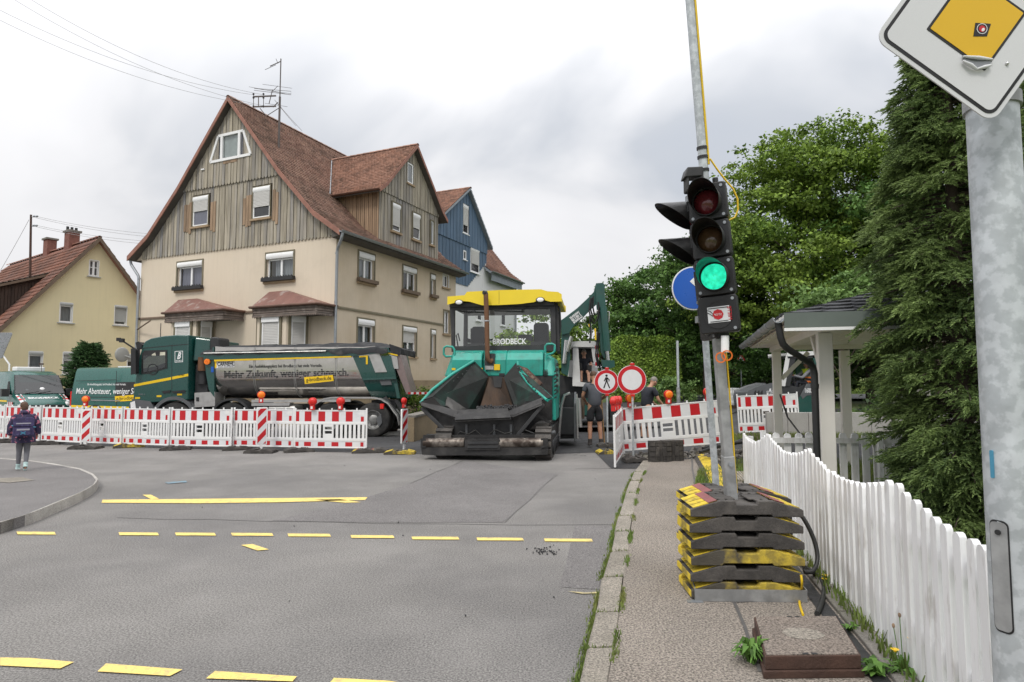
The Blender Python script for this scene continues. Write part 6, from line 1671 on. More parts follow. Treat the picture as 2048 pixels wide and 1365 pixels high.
a,c=at(816,789,17.1),at(880,789,17.6)
b=MB(); n=12
for i in range(n):
 p,q=a.lerp(c,i/n),a.lerp(c,(i+1)/n); b.add([tuple(p),tuple(q),tuple(q+Vector((0,0,.06))),tuple(p+Vector((0,0,.06)))],[(0,1,2,3)],i%2)
tag(b.build('barrier_tape',[M['refl_red'],M['refl_white']]),'red and white tape stretched in front of the garden wall','tape')
t=thing('shovel','long handled shovel leaning beside the no pedestrians sign','shovel',G(1209,893)); b=MB(); b.tube([(0,0,.02),(-.06,.1,1.35)],.018,8); b.build('handle',M['orange'] if False else mat('wood_handle',(.42,.24,.09),.6),t); b=MB(); b.add([(-.1,-.1,.03),(.12,-.1,.03),(.12,.02,.1),(-.1,.02,.1),(-.09,-.1,.0),(.11,-.1,.0)],[(0,1,2,3),(0,4,5,1)]); b.build('blade',M['machine_dark'],t)
t=thing('hand_cart','small steel stand with a crossbar on the pale pavement behind the truck','stand',G(812,862)); b=MB(); b.tube([(-.35,0,0),(-.35,0,.75)],.03,6); b.tube([(-.35,0,.12),(.75,0,.2)],.035,6); b.tube([(.75,-.15,.05),(.75,.15,.4)],.05,6); b.tube([(.1,0,.2),(.15,0,.55)],.05,6); b.build('frame',M['machine_grey'],t); MB().box(-.4,-.3,-.1,.1,0,.08).build('foot',M['rust'],t)
# wheels
def wheel(parent,c,r,w,axis=(0,1,0),dual=False ,name='wheel',hub='rim',n=32):
 """tyre with tread ribs + dished rim, axis points outwards"""
 c=Vector(c); ax=Vector(axis).normalized()
 b=MB(); prof=[(r*.56,-w/2),(r*.82,-w/2),(r*.95,-w*.47),(r,-w*.36),(r,-w*.12),(r*.97,-w*.1),(r*.97,w*.1),(r,w*.12),(r,w*.36),(r*.95,w*.47),(r*.82,w/2),(r*.56,w/2)]
 b.lathe(prof,c,ax,n,cap=False ); ty=b.build(name,M['tyre'],parent,smooth=45)
 b=MB(); b.lathe([(r*.57,w*.46),(r*.52,w*.46),(r*.47,w*.1),(r*.3,w*.02),(r*.28,w*.2),(r*.2,w*.28),(.005,w*.28)],c,ax,n,cap=False )
 b.build('rim',M[hub],ty,smooth=40)
 b=MB(); a=ax.orthogonal().normalized(); bb=ax.cross(a)
 for k in range(10):
  t=6.283*k/10; p=c+(a*math.cos(t)+bb*math.sin(t))*r*.36; b.cyl(p,p+ax*w*.16,.018,n=6)
 b.build('wheel_nuts',M['rim'],ty)
 return ty
 # dump truck
tA,tB=Vector((xat(822,18.6),18.6,0)),Vector((xat(266,18.9),18.9,0)); td_=(tB-tA).normalized()
truck=thing('dump_truck','dark green four axle tipper truck with polished steel body and grey tarpaulin','truck',tA,math.atan2(td_.y,td_.x))
ts=Wall(truck,(0,0,0),(1,0,0),(0,1,0))
def tp_(x,y):return ts.px(x,y)
WT=2.5
def side_poly(b,px,d0,d1,m=0):return ts.poly(b,[tp_(*p) for p in px],d0,d1,m)
XF=tp_(266,780)[0]; XB=tp_(377,740)[0]
prof=[tp_(*p) for p in ((267,806),(266,790),(268,772),(273,742),(279,712),(285,692),(290,683),(302,677),(326,672.5),(352,670.5),(377,670.5),(377,800),(345,803),(300,806))]
def inset_loft(prof,layers):
 cx=sum(p[0] for p in prof)/len(prof); cz=sum(p[1] for p in prof)/len(prof); rings=[]
 for y,k in layers:rings.append([(cx+(x-cx)*k,y,cz+(z-cz)*(k*.5+.5)) for x,z in prof])
 return rings
wz0=tp_(300,747)[1]
b=MB(); b.loft(inset_loft(prof,[(-.0,.985),(-.035,1.0),(-WT+.035,1.0),(-WT,.985)])); cab=b.build('cab',M['truck_green'],truck,smooth=28,bevel=.02)
b=MB(); side_poly(b,((284,708),(289,701.5),(334.7,700.4),(335,737),(310,744),(298,747.5),(283,748.5)),.004,.012); b.build('window_seal',M['black'],cab)
gp_=((286,709),(290.5,703.5),(332.5,702.5),(332.7,735.5),(309,742),(297,745.5),(286,746))
b=MB(); side_poly(b,gp_,.0125,.015); b.build('side_window',M['room'],cab)
b=MB(); side_poly(b,((287,722),(300,712),(312,705),(331,704.5),(331,726),(312,733),(297,736),(287,737)),.0155,.017); b.build('window_view',mat('cab_view',(.55,.53,.42),.5,var=.2,scale=4),cab)
b=MB(); b.ring(ts.p(*tp_(306,739),.019),(0,1,0),.14,.17,.004,20);
b.build('steering_wheel',M['black'],cab)
b=MB(); side_poly(b,((297,703.5),(305,703),(304,713),(299,714)),.0175,.019); side_poly(b,((311,705),(321,704),(320,712),(313,713)),.0175,.019); b.build('sun_visor_clutter',M['black'],cab)
b=MB(); side_poly(b,((286,712),(331,711),(331,735),(297,744),(286,745)),.0195,.021); b.build('side_pane',M['glass'],cab)
for x in (343.7,):
 b=MB(); side_poly(b,((x-.4,690),(x+.4,690),(x+.4,800),(x-.4,800)),.001,.004); b.build('door_seam',M['black'],cab)
b=MB(); side_poly(b,((279,697),(377,688),(377,689.2),(279,698.4)),.001,.006); b.build('roof_seam',M['black'],cab)
b=MB(); side_poly(b,((268,769),(342.5,754.5),(342.5,760),(268,774)),.001,.005); b.build('yellow_stripe',M['stripe_yellow'],cab)
b=MB(); side_poly(b,((344.5,754),(376.5,747.6),(376.5,752.8),(344.5,759.5)),.001,.005); b.build('yellow_stripe',M['stripe_yellow'],cab)
for x in (275,318,359):
 b=MB(); y=796.5-(x-275)*.085; side_poly(b,((x-4.5,y-1.7),(x+5,y-2),(x+5,y+1.6),(x-4.5,y+1.8)),.001,.006); b.build('yellow_marker',M['stripe_yellow'],cab)
b=MB(); side_poly(b,((325,783),(341,781),(341,785),(327,787)),.004,.03); b.build('door_handle',M['black'],cab,smooth=0,bevel=.004)
b=MB(); side_poly(b,((346,783),(370,781),(372,784),(346,786)),.004,.05); b.build('grab_bar',M['black'],cab,smooth=0,bevel=.004)
b=MB(); side_poly(b,((349.6,703),(366,702),(366,724.5),(349.6,725.5)),.001,.005); b.build('logo_border',M['ink_white'],cab)
b=MB(); side_poly(b,((350.6,704),(365,703.2),(365,723.5),(350.6,724.5)),.0055,.007); lg=b.build('logo_panel',M['truck_green'],cab)
def ttext(s,px,py,hpx,m,par,wpx=None ,shear=0,bold=0.,tilt=0.,off=.008,name='lettering',space=1.):
 u,z=tp_(px,py); k=abs(tp_(px,py-hpx)[1]-z); wd=abs(tp_(px+wpx,py)[0]-u) if wpx else None
 ca_,sa_=math.cos(tilt),math.sin(tilt)
 return text(s,k/.72,m,par,basis(ts.p(u,z,off),(-ca_,0,sa_),(sa_,0,ca_)),width=wd,shear=shear,bold=bold,name=name,space=space)
ttext('B',354,718,13.5,M['ink_white'],cab,8,shear=.35,bold=.03); ttext('BRODBECK',351.6,723.3,3.2,M['ink_white'],cab,12.5)
ttext('3245 K',277,790.5,3.0,M['screen_grey'],cab,14); ttext('TH 106/1',357,752.8,3.0,M['ink'],cab,12,tilt=.12)
b=MB(); b.prism([(XF-.02,.55),(XF+.10,.55),(XF+.12,.75),(XF+.1,1.0),(XF-.1,1.02)],-WT,0.01,'y'); b.build('bumper',M['machine_grey'],truck,smooth=0,bevel=.02)
wu=[tp_(277,722),tp_(286,690)]
b=MB(); b.hexa([(wu[0][0]+.03,-.15,wu[0][1]-.35),(wu[0][0]+.045,-.15,wu[0][1]-.35),(wu[0][0]+.045,-WT+.15,wu[0][1]-.35),(wu[0][0]+.03,-WT+.15,wu[0][1]-.35),(wu[1][0]+.03,-.15,wu[1][1]),(wu[1][0]+.045,-.15,wu[1][1]),(wu[1][0]+.045,-WT+.15,wu[1][1]),(wu[1][0]+.03,-WT+.15,wu[1][1])]); b.build('windscreen',M['glass_dark'],cab)
b=MB(); side_poly(b,((272,686),(277,684),(283,690),(283,696),(275,699)),-WT+.05,.01); b.build('sun_visor',M['black'],cab,smooth=0,bevel=.01)
b=MB(); side_poly(b,((272,700),(277.5,699.5),(278,747),(272,748)),-.02,.2); b.build('mirror',M['black'],cab,smooth=30,bevel=.03)
b=MB(); m0=ts.p(*tp_(274,700),.05); m1=ts.p(*tp_(259,683),.35); b.tube([m0,m1],.025,6); b.obox(tuple(m1),.12,.1,.12); b.obox(tuple(ts.p(*tp_(253,681),.36)),.1,.08,.1); b.build('mirror_arm',M['black'],cab)
u,z=tp_(307,672); b=MB(); b.tube([(u,-.35,z-.05),(u,-.35,z+.42)],.012,5); b.build('aerial',M['black'],cab)
b=MB(); b.loft([[(XB-.02,-.18,2.3),(XB-.02,-WT+.18,2.3),(XB-.02,-WT+.25,tp_(377,672)[1]-.03),(XB-.02,-.25,tp_(377,672)[1]-.03)],[(XB-.5,-.30,2.35),(XB-.5,-WT+.3,2.35),(XB-.5,-WT+.32,tp_(377,674)[1]-.06),(XB-.5,-.32,tp_(377,674)[1]-.06)]]); b.build('roof_fairing',M['truck_green'],cab,smooth=0,bevel=.04)
b=MB(); b.rbox(XB-.78,XB-.5,-.95,-.25,2.45,3.05,.08,'y'); b.tube([(XB-.62,-.6,2.45),(XB-.62,-.6,1.3)],.13,12); b.build('air_intake',M['black_plastic'],truck,smooth=35,bevel=.03)
b=MB(); b.box(XB-.45,XB-.06,-WT+.3,-.3,1.1,2.2); b.cyl((XB-.3,-.32,1.6),(XB-.3,-.32,2.25),.16,n=14); b.build('engine_bay',M['machine_dark'],truck,smooth=35)
b=MB(); b.cyl((XB-.33,-.2,2.0),(XB-.33,-.2,2.42),.14,n=14); b.build('exhaust_silencer',M['rust'],truck)
b=MB(); b.box(.6,XF-.6,-1.65,-1.45,.62,.95); b.box(.6,XF-.6,-1.05,-.85,.62,.95); b.box(1.0,XF-1.2,-1.4,-1.1,.6,.8); b.build('chassis',M['machine_dark'],truck)
w1,w2,w3,w4=tp_(347,830)[0],tp_(461,830)[0],tp_(662,830)[0],tp_(745,830)[0]
RW_=.52
def arch(name,x,z,r,w,t,m,a0=-5,a1=185):
 b=MB(); rings=[]; n=18
 for i in range(n+1):
  a=R(a0+(a1-a0)*i/n); c_,s_=math.cos(a),math.sin(a)
  rings.append([(x+(r)*c_,0.012,z+r*s_),(x+(r+t)*c_,0.012,z+(r+t)*s_),(x+(r+t)*c_,-w,z+(r+t)*s_),(x+r*c_,-w,z+r*s_)])
 b.loft(rings); return b.build(name,M[m],truck,smooth=35)
arch('mudguard',w1,RW_,.60,.5,.10,'machine_grey',-10,185); arch('mudguard',w2,RW_,.58,.5,.06,'machine_dark',15,165)
b=MB(); side_poly(b,((265,800),(300,804),(308,818),(303,838),(300,862),(266,862)),-.4,.008); b.build('front_corner',M['machine_grey'],truck,smooth=0,bevel=.02)
b=MB(); side_poly(b,((262,806),(270,803),(272,818),(264,824)),-.1,.02); b.build('headlamp',M['ink_white'],truck,smooth=0,bevel=.01)
b=MB(); side_poly(b,((385,806),(392,820),(396,862),(386,862)),-.4,.006); b.build('mudguard_rear',M['machine_grey'],truck)
for nm,x in (('wheel',w1),('wheel',w2)):wheel(truck,(x,-.19,RW_),RW_,.34); wheel(truck,(x,-WT+.19,RW_),RW_,.34,(0,-1,0))
for x in (w3,w4):
 wheel(truck,(x,-.18,RW_),RW_,.3); wheel(truck,(x,-.52,RW_),RW_,.3); wheel(truck,(x,-WT+.2,RW_),RW_,.5,(0,-1,0))
b=MB(); rings=[]
pts=[(w3+.72,.55)]+[(w3+.66*math.cos(R(a)),RW_+.60*math.sin(R(a))+.04) for a in (20,45,70,90)]+[(w4+.66*math.cos(R(a)),RW_+.60*math.sin(R(a))+.04) for a in (90,112,135,160)]+[(w4-.74,.62),(w4-.8,.35)]
for x,z in pts:rings.append([(x,.01,z),(x,.01,z+.045),(x,-.62,z+.045),(x,-.62,z)])
b.loft(rings); b.build('rear_mudguard',M['alu'],truck,smooth=35)
b=MB(); side_poly(b,((752,838),(762,828),(764,846),(758,854)),-.5,.0); b.build('mud_flap',M['machine_grey'],truck)
b=MB(); side_poly(b,((390,787),(429,785),(429,812),(390,814)),-.6,.0); tb_=b.build('tool_box',M['alu'],truck,smooth=0,bevel=.015)
b=MB(); side_poly(b,((393,795),(398,795),(398,803),(393,803)),.001,.02); b.build('latch',M['black'],tb_)
b=MB(); side_poly(b,((503,800),(701,799),(701,804),(503,805.5)),-.08,.0); b.build('side_rail',M['alu'],truck)
b=MB(); side_poly(b,((503,807),(580,806),(578,812),(503,812.5)),-.3,.0); b.build('side_guard',M['alu'],truck)
b=MB(); b.rbox(tp_(588,850)[0],tp_(535,850)[0],-.7,-.02,.45,.95,.1,'x'); b.build('fuel_tank',M['alu'],truck,smooth=35,bevel=.01)
b=MB(); b.rbox(tp_(532,850)[0],tp_(508,850)[0],-.6,-.05,.5,.95,.08,'x'); b.build('battery_box',M['machine_dark'],truck,smooth=35)
zT=tp_(600,701)[1]
xs0,xs1=tp_(806,740)[0],tp_(409,740)[0]
sec=[(0,2.72),(0,2.02),(-.01,1.82),(-.06,1.62),(-.17,1.43),(-.36,1.27),(-.62,1.17),(-.95,1.13)]
full=sec+[(-WT-y,z) for y,z in sec[::-1]]
xl,xr=tp_(428,740)[0],tp_(742,790)[0]
nseg=14; rings=[]
for i in range(nseg+1):
 x=xl+(xr-.1-xl)*i/nseg
 e=.0 if 0<i<nseg else .03
 rings.append([(x,y-e if y>-1 else (y+e if y<-1.5 else y),z+e) for y,z in full])
b=MB(); b.loft(rings,closed=True ); body=b.build('tipper_body',M['mirror_steel'],truck,smooth=40)
b=MB(); b.loft([[(xl+.02,y,z) for y,z in full],[(xl+.08,y*.98-.025,z) for y,z in full]]); b.build('front_wall',M['truck_green'],body)
for px in (508.5,589.5,672):
 x=tp_(px,735)[0]
 for dx in (-.022,.022):
  b=MB(); b.tube([(x+dx-.02*0,y+.004,z) for y,z in sec[:7]],.012,5); b.build('weld_band',M['alu'],body,smooth=60)
b=MB(); side_poly(b,((409,706.5),(777,696.5),(779,704),(705,712.5),(430,719.5),(409,720)),.004,.05); b.build('top_rail',M['truck_green'],body,smooth=0,bevel=.006)
b=MB(); side_poly(b,((410,719),(428,719.5),(429,795),(418,780),(412,745)),-.06,.012); b.build('front_post',M['truck_green'],body)
def sheet_curved(px_list,m,name,off=.006):
 """panel following the bowed side of the body: rows of (z) between two slanting edges"""
 b=MB(); zs_=[z for y,z in sec if z<=2.45][:6]
 return b
rear=[(705,712.5),(779,703),(797,757),(822,792),(800,800),(741,797)]
top_=[tp_(705,712),tp_(782,702)]; bot_=[tp_(741,797),tp_(800,797)]
b=MB(); rows=[]
for k in range(9):
 t=k/8; z=top_[0][1]+(bot_[0][1]-top_[0][1])*t
 yy=0
 for (ya,za),(yb,zb) in zip(sec,sec[1:]):
  if zb<=z<=za:yy=ya+(yb-ya)*(za-z)/(za-zb)
 yy=yy*.45
 xa=top_[0][0]+(bot_[0][0]-top_[0][0])*t; xb=top_[1][0]+(bot_[1][0]-top_[1][0])*t
 rows.append([(xa,yy+.012,z),(xb,yy+.012,z),(xb,yy-.2,z),(xa,yy-.2,z)])
b.loft(rows); rs_=b.build('rear_side',M['truck_green'],body,smooth=25)
b=MB(); b.prism([(top_[1][0],top_[1][1]),(top_[1][0]+.1,top_[1][1]),(bot_[1][0]+.1,bot_[1][1]),(bot_[1][0],bot_[1][1])],-WT,-.02,'y'); b.build('rear_frame',M['truck_green'],body)
def rear_plate(px,m,name,off=.02,th=.012):
 b=MB(); side_poly(b,px,off,off+th); return b.build(name,m if not isinstance(m,str) else M[m],body)
rear_plate(((737,708.5),(759,707.5),(774.5,744.5),(751,745.5)),'alu','white_panel')
rear_plate(((757,756),(779,755),(784,770),(763,771)),'machine_grey','dark_panel',.0)
rear_plate(((719,712.3),(736,710.6),(736,729),(732.3,729.2),(732.3,714.4),(719,715.6)),'ink_yellow','yellow_corner_mark',.02)
rear_plate(((725,757.5),(792,754.5),(793,758.5),(727,761)),'truck_green','cross_rib',.0,.06)
b=MB(); b.prism([tp_(777,703),tp_(796,699),tp_(822,786),tp_(812,790)],-1.0,-.06,'y'); b.build('tailgate',M['rust'] if False else mat('tail_steel',(.26,.20,.19),.4,metal=.5,var=.2,dirt=.5,dcol=(.1,.07,.06),dscale=3),body,smooth=0,bevel=.01)
rear_plate(((778.5,710),(794,714),(797,738),(788,738)),'alu','tail_panel',-.03)
rear_plate(((776.5,705.5),(795,710),(795.5,712.5),(777,708.5)),'ink_yellow','tail_stripe',-.015)
b=MB(); side_poly(b,((780,690),(801,697),(800,709),(783,704)),-WT+.2,.0); b.build('tail_cover',M['tarp'],body,smooth=0,bevel=.02)
nx_,ny_=44,12; x_a,x_b=tp_(776,690)[0],tp_(404,690)[0]; V=[]; zr0,zr1=zT+.02,0
random.seed(17)
hp=[tp_(404,697)[1],tp_(434,686)[1],tp_(520,684.5)[1],tp_(620,682.5)[1],tp_(748,679)[1],tp_(777,694)[1]]; hx=[tp_(x,690)[0] for x in (404,434,520,620,748,777)]
for j in range(ny_+1):
 t=j/ny_
 for i in range(nx_+1):
  x=x_a+(x_b-x_a)*i/nx_
  ztop=np.interp(-x,[-q for q in hx],hp)
  arch_=math.sin(math.pi*t)**.42
  ze=np.interp(x,[x_a,x_b],[tp_(777,697)[1],tp_(409,707)[1]])
  rib=.035*abs(math.sin((x-x_a)*math.pi/.98))**.6
  z=ze+(ztop-ze)*arch_-rib*(arch_)*.9+.012*math.sin(7*x+9*t)
  V.append((x,.06-(WT+.12)*t,z))
for i in range(nx_+1):
 x=x_a+(x_b-x_a)*i/nx_; ze=np.interp(x,[x_a,x_b],[tp_(777,697)[1],tp_(409,707)[1]])
 V.append((x,.075,ze-.055-.03*math.sin(i*1.3)-(.09 if i<14 else 0)))
Fc=[(j*(nx_+1)+i,j*(nx_+1)+i+1,(j+1)*(nx_+1)+i+1,(j+1)*(nx_+1)+i) for j in range(ny_) for i in range(nx_)]
o0=(ny_+1)*(nx_+1); Fc+=[(o0+i,o0+i+1,i+1,i) for i in range(nx_)]
np_mesh('tarpaulin',V,Fc,M['tarp'],body,smooth=True )
b=MB(); b.tube([ts.p(*tp_(411,707.5),.09),ts.p(*tp_(654,703),.09)],.022,6); b.build('tarp_rail',M['alu'],body)
b=MB(); side_poly(b,((430,720),(703,712.5),(704,715.2),(430,723.5)),.051,.054); b.build('yellow_line',M['ink_yellow'],body)
b=MB(); side_poly(b,((430,723.5),(468.5,722),(468.5,735),(430,737)),.003,.006); b.build('label_panel',M['screen_grey'] if False else M['refl_white'],body)
b=MB(); side_poly(b,((430,722),(433.5,722),(433.5,736),(430,736.5)),.0065,.008); b.build('label_bar',M['ink_yellow'],body)
sl=.022
ttext('CARNEHL',435,732.4,8.2,M['ink'],body,33.5,bold=.02,tilt=.03,off=.012); ttext('KARL CARNEHL',436,735.6,1.8,M['ink'],body,31,tilt=.03,off=.010)
ttext('Ein Ausbildungsplatz bei Brodbeck hat viele Vorteile.',498,736.2,6.3,M['ink'],body,146,tilt=.012,off=.008,bold=.012)
ttext('Mehr Zukunft, weniger schnarch.',447,756.5,14.5,M['ink'],body,249,tilt=.02,off=.008,bold=.02)
cz_=[]
u0,z0=tp_(447,756);
for k in range(3):
 b=MB(); y=745+k*4.2; side_poly(b,((447,y+1),(697,y-5),(697,y-4.5),(447,y+1.5)),.0105,.0112); b.build('letter_slice',M['mirror_steel'],body)
a5=R(6); b=MB(); side_poly(b,((608.5,755),(666,750.5),(667.5,762.5),(610,768.5)),.006,.012); b.build('web_panel',M['ink_yellow'],body)
ttext('g-brodbeck.de',613,763.8,7.5,M['ink'],body,50,tilt=.08,off=.014,bold=.012)
b=MB(); c=ts.p(*tp_(416.5,724),.06); b.disc(c,(0,1,0),.085,.06,20); b.build('side_lamp',M['lens_orange'],body); b=MB(); b.ring(c+Vector((0,.03,0)),(0,1,0),.03,.045,.02,16); b.build('lamp_ring',M['orange'],body)
b=MB(); side_poly(b,((423,734),(428,734),(428,745),(423,745)),.012,.03); b.build('blue_tag',M['sign_blue'],body)
b=MB(); b.box(.55,1.3,-WT+.4,-.4,.75,1.1); b.beam((.5,-.3,1.1),(.1,-.3,.45),.12,.1); b.beam((.85,-.25,1.2),(.35,-.25,.5),.1,.12); b.beam((.1,-WT+.3,.5),(.1,-.3,.5),.12,.1); b.build('rear_underframe',M['machine_dark'],truck)
b=MB(); side_poly(b,((760,808),(767,808),(767,818),(760,818)),-.15,.0); b.build('tail_lamp',M['lens_red'],truck)
# vans
def van(name,label,loc,rz,L=5.6,Wd=1.95,Hh=2.25):
 """panel van: x forward from the rear, y to the left of centre"""
 r=thing(name,label,'van',loc,rz); h=Wd/2
 def ring(x,hw,z0,z1,tum,rr):
  pts=[]
  ht=hw-tum
  for s in (1,-1):
   q=[(hw*.96,z0),(hw,z0+.25),(hw,z0+(z1-z0)*.45),(ht+.01,z1-rr),(ht-rr*.3,z1-rr*.3),(ht-rr,z1)]
   pts+=[(x,s*y,z) for y,z in (q if s==1 else q[::-1])]
  return pts
 T=Hh; secs=[(0,h*.965,.38,T-.06,.16,.18),(.06,h,.34,T-.01,.15,.16),(.5,h,.33,T,.14,.16),(L-2.1,h,.33,T,.14,.16),(L-1.75,h,.33,T-.03,.15,.18),(L-1.45,h,.33,T-.16,.17,.18),(L-.92,h*.99,.33,1.32,.08,.12),(L-.5,h*.98,.33,1.18,.06,.14),(L-.18,h*.93,.33,1.03,.05,.14),(L-.04,h*.84,.38,.92,.04,.12),(L,h*.76,.42,.84,.04,.1)]
 b=MB(); b.loft([ring(*s) for s in secs]); body=b.build('body',M['van_green'],r,smooth=28)
 b=MB(); zb,zt=1.33,T-.19; xb,xt=L-.93,L-1.47
 def sc(y0,y1,off):return [(xb+off,-y0,zb),(xb+off,y0,zb),(xt+off,y1,zt),(xt+off,-y1,zt)]
 b=MB(); q=sc(h*.90,h*.80,.025)+sc(h*.90,h*.80,.035); q[4:]=[(x,y,z+.01) for x,y,z in q[4:]]
 b.hexa(q); b.build('windscreen',M['glass_dark'],r)
 b=MB(); q=sc(h*.93,h*.83,.012)+sc(h*.93,h*.83,.022); b.hexa([(x,y*1.0,z) for x,y,z in q]); b.build('screen_surround',M['black'],r)
 for s in (1,-1):
  b=MB(); y=s*(h+.002); y2=s*(h-.075)
  pts=[(L-1.25,1.30),(L-2.15,1.30),(L-2.15,1.85),(L-1.72,1.88)]
  b.add([(x,s*(h+.004-.14*max(0,(z-1.15)/1.0)**1.2),z) for x,z in pts],[(0,1,2,3)]); b.build('side_window',M['room'],r)
  b=MB(); b.rbox(L-1.38,L-1.14,s*(h+.05),s*(h+.30),1.22,1.55,.05,'y' if False else 'x'); b.build('mirror',M['black_plastic'],r,smooth=30,bevel=.02)
  wheel(r,(L-.98,s*(h-.11),.34),.34,.22,(0,s,0)); wheel(r,(1.15,s*(h-.11),.34),.34,.22,(0,s,0))
  for x in (L-.98,1.15):
   b=MB(); rg=[]
   for i in range(13):
    a=math.pi*i/12; rg.append([(x+.38*math.cos(a),s*(h-.01),.36+.38*math.sin(a)),(x+.44*math.cos(a),s*(h-.01),.36+.44*math.sin(a)),(x+.44*math.cos(a),s*(h+.012),.36+.44*math.sin(a)),(x+.38*math.cos(a),s*(h+.012),.36+.38*math.sin(a))])
   b.loft(rg); b.build('wheel_arch',M['black_plastic'],r,smooth=40)
  b=MB(); b.sph((L-.18,s*h*.76,.86),.17,.16,.13,12,8); b.build('headlamp',M['ink_white'],r,smooth=60)
  b=MB(); b.box(.5,L-2.2,s*(h+.001),s*(h+.008),1.08,1.10); b.build('body_crease',M['black'],r)
 b=MB(); b.prism([(-h*.6,.58),(h*.6,.58),(h*.66,.86),(-h*.66,.86)],L-.02,L+.035,'x'); b.build('grille',M['black_plastic'],r,smooth=0,bevel=.02)
 b=MB(); b.box(L-.25,L+.05,-h*.86,h*.86,.30,.52); b.build('bumper',M['black_plastic'],r,smooth=0,bevel=.04)
 b=MB(); b.ring((L+.05,0,.77),(1,0,0),.10,.125,.02,28)
 for a in (90,210,330):b.beam((L+.05,0,.77),(L+.05,.11*math.cos(R(a)),.77+.11*math.sin(R(a))),.03,.02)
 b.build('star_emblem',M['chrome'],r)
 for y in (-.55,-.1):
  b=MB(); b.tube([(xb+.05,y,zb+.02),(xb-.02,y+.5,zb+.1)],.012,5); b.build('wiper',M['black'],r)
 b=MB(); b.prism([(-h*.8,1.22),(h*.8,1.22),(h*.82,1.27),(-h*.82,1.27)],L-.95,L-.88,'x'); b.build('cowl',M['black'],r)
 return r,body,secs
va=G(-6,845); va=Vector((xat(8,24.6),24.6,0))
hdv=Vector((.80,-.60,0)); front=Vector((xat(96,24.0),24.0,0)); L_=5.6
v1,v1b,sc_=van('van','dark green works van facing right with a white roof light and striped bonnet',front-hdv*L_*.9,math.atan2(hdv.y,hdv.x),L_,1.98,2.34)
v1.scale=(.9,)*3
Lv=L_
b=MB(); b.rbox(Lv-2.9,Lv-2.35,-.55,.55,2.34,2.53,.06,'z'); b.build('roof_light',M['ink_white'],v1,smooth=30,bevel=.03)
b=MB(); b.tube([(Lv-1.75,.25,2.28),(Lv-1.85,.25,2.62)],.012,5); b.obox((Lv-1.85,.25,2.66),.12,.16,.06); b.build('roof_aerial',M['rust_dark'],v1)
def hood(x,y):
 xs_=[s[0] for s in sc_]; zz=[s[3] for s in sc_]; return float(np.interp(x,xs_,zz))
hx0,hx1=Lv-.88,Lv-.22
ux=Vector((0,1,0)); uy=Vector((hx0-hx1,0,hood(hx0,0)-hood(hx1,0))).normalized()
text('BRODBECK',.24,M['ink_white'],v1,basis((Lv-.36,-.56,hood(Lv-.36,0)+.012),ux,uy),width=1.12,bold=.03)
for s in (-1,1):
 for k in range(5):
  x0=Lv-.9+k*.15; x1=x0+.15
  y=s*.87
  b=MB(); b.add([(x0,y-s*.18,hood(x0,0)+.006),(x1,y-s*.18,hood(x1,0)+.006),(x1,y-s*(-.02),hood(x1,0)-.03),(x0,y-s*(-.02),hood(x0,0)-.03)],[(0,1,2,3)]); b.build('chevron_stripe',M['refl_red'] if k%2 else M['refl_white'],v1)
for k in range(6):
 x0=Lv-.95-.0; xa_=Lv-1.5+k*.12
 b=MB(); y=-(.99+.008); b.add([(xa_,y,.82),(xa_+.12,y,.80),(xa_+.12,y,.98),(xa_,y,1.0)],[(0,1,2,3)]); b.build('chevron_stripe',M['refl_red'] if k%2 else M['refl_white'],v1)
b=MB(); b.box(.4,Lv-1.6,-1.0,-.992,.98,1.05); b.build('yellow_stripe',M['stripe_yellow'],v1)
for (y,z) in ((-.45,1.45),(.1,1.5),(.5,1.43)):
 b=MB(); b.sph((Lv-1.12,y,z),.13,.16,.12,10,6); b.build('dashboard_clutter',M['ink_white'],v1)
ra,rb=Vector((xat(142,23.6),23.6,0)),Vector((xat(300,22.9),22.9,0)); dv=(rb-ra).normalized()
n_=Vector((-dv.y,dv.x,0))
v2,v2b,sc2=van('van','dark green panel van with white slogan parked half behind the truck cab',ra+n_*.99,math.atan2(dv.y,dv.x),5.7,1.98,2.22)
v2s=Wall(v2,(0,-.99,0),(1,0,0),(0,-1,0))
def vtext(s,px,py,hpx,m,wpx,off=.03,shear=0,bold=0.,tilt=0):
 u,z=v2s.px(px,py); k=abs(v2s.px(px,py-hpx)[1]-z); wd=abs(v2s.px(px+wpx,py)[0]-u)
 return text(s,k/.72,m,v2,basis(v2s.p(u,z,off),(math.cos(tilt),0,math.sin(tilt)),(-math.sin(tilt),0,math.cos(tilt))),width=wd,shear=shear,bold=bold)
b=MB(); v2s.poly(b,[v2s.px(*p) for p in ((231,765),(290,764),(290,792),(231,792.5))],.002,.008); b.build('dark_window',M['room'],v2)
vtext('Ein Ausbildungsplatz bei Brodbeck hat viele Vorteile.',176,771,4.2,M['ink_white'],77,shear=.1); vtext('Mehr Abenteuer, weniger Schule.',153,788,12,M['ink_white'],138,shear=.15,bold=.008)
b=MB(); v2s.poly(b,[v2s.px(*p) for p in ((230,793),(292,788),(292,800),(231,804))],.009,.012); b.build('web_panel',M['ink_yellow'],v2)
vtext('g-brodbeck.de',233,801.5,7,M['ink'],52,off=.015,tilt=.07); vtext('ASPHALTBAU',194,826,7,M['ink_white'],46)
b=MB(); v2s.poly(b,[v2s.px(*p) for p in ((143,810.5),(290,815),(290,818.5),(143,814.8))],.003,.010); b.build('yellow_stripe',M['stripe_yellow'],v2)
b=MB(); v2s.poly(b,[v2s.px(*p) for p in ((183,799.5),(240,801),(240,803),(183,801.8))],.003,.02); b.build('sliding_rail',M['screen_grey'],v2)
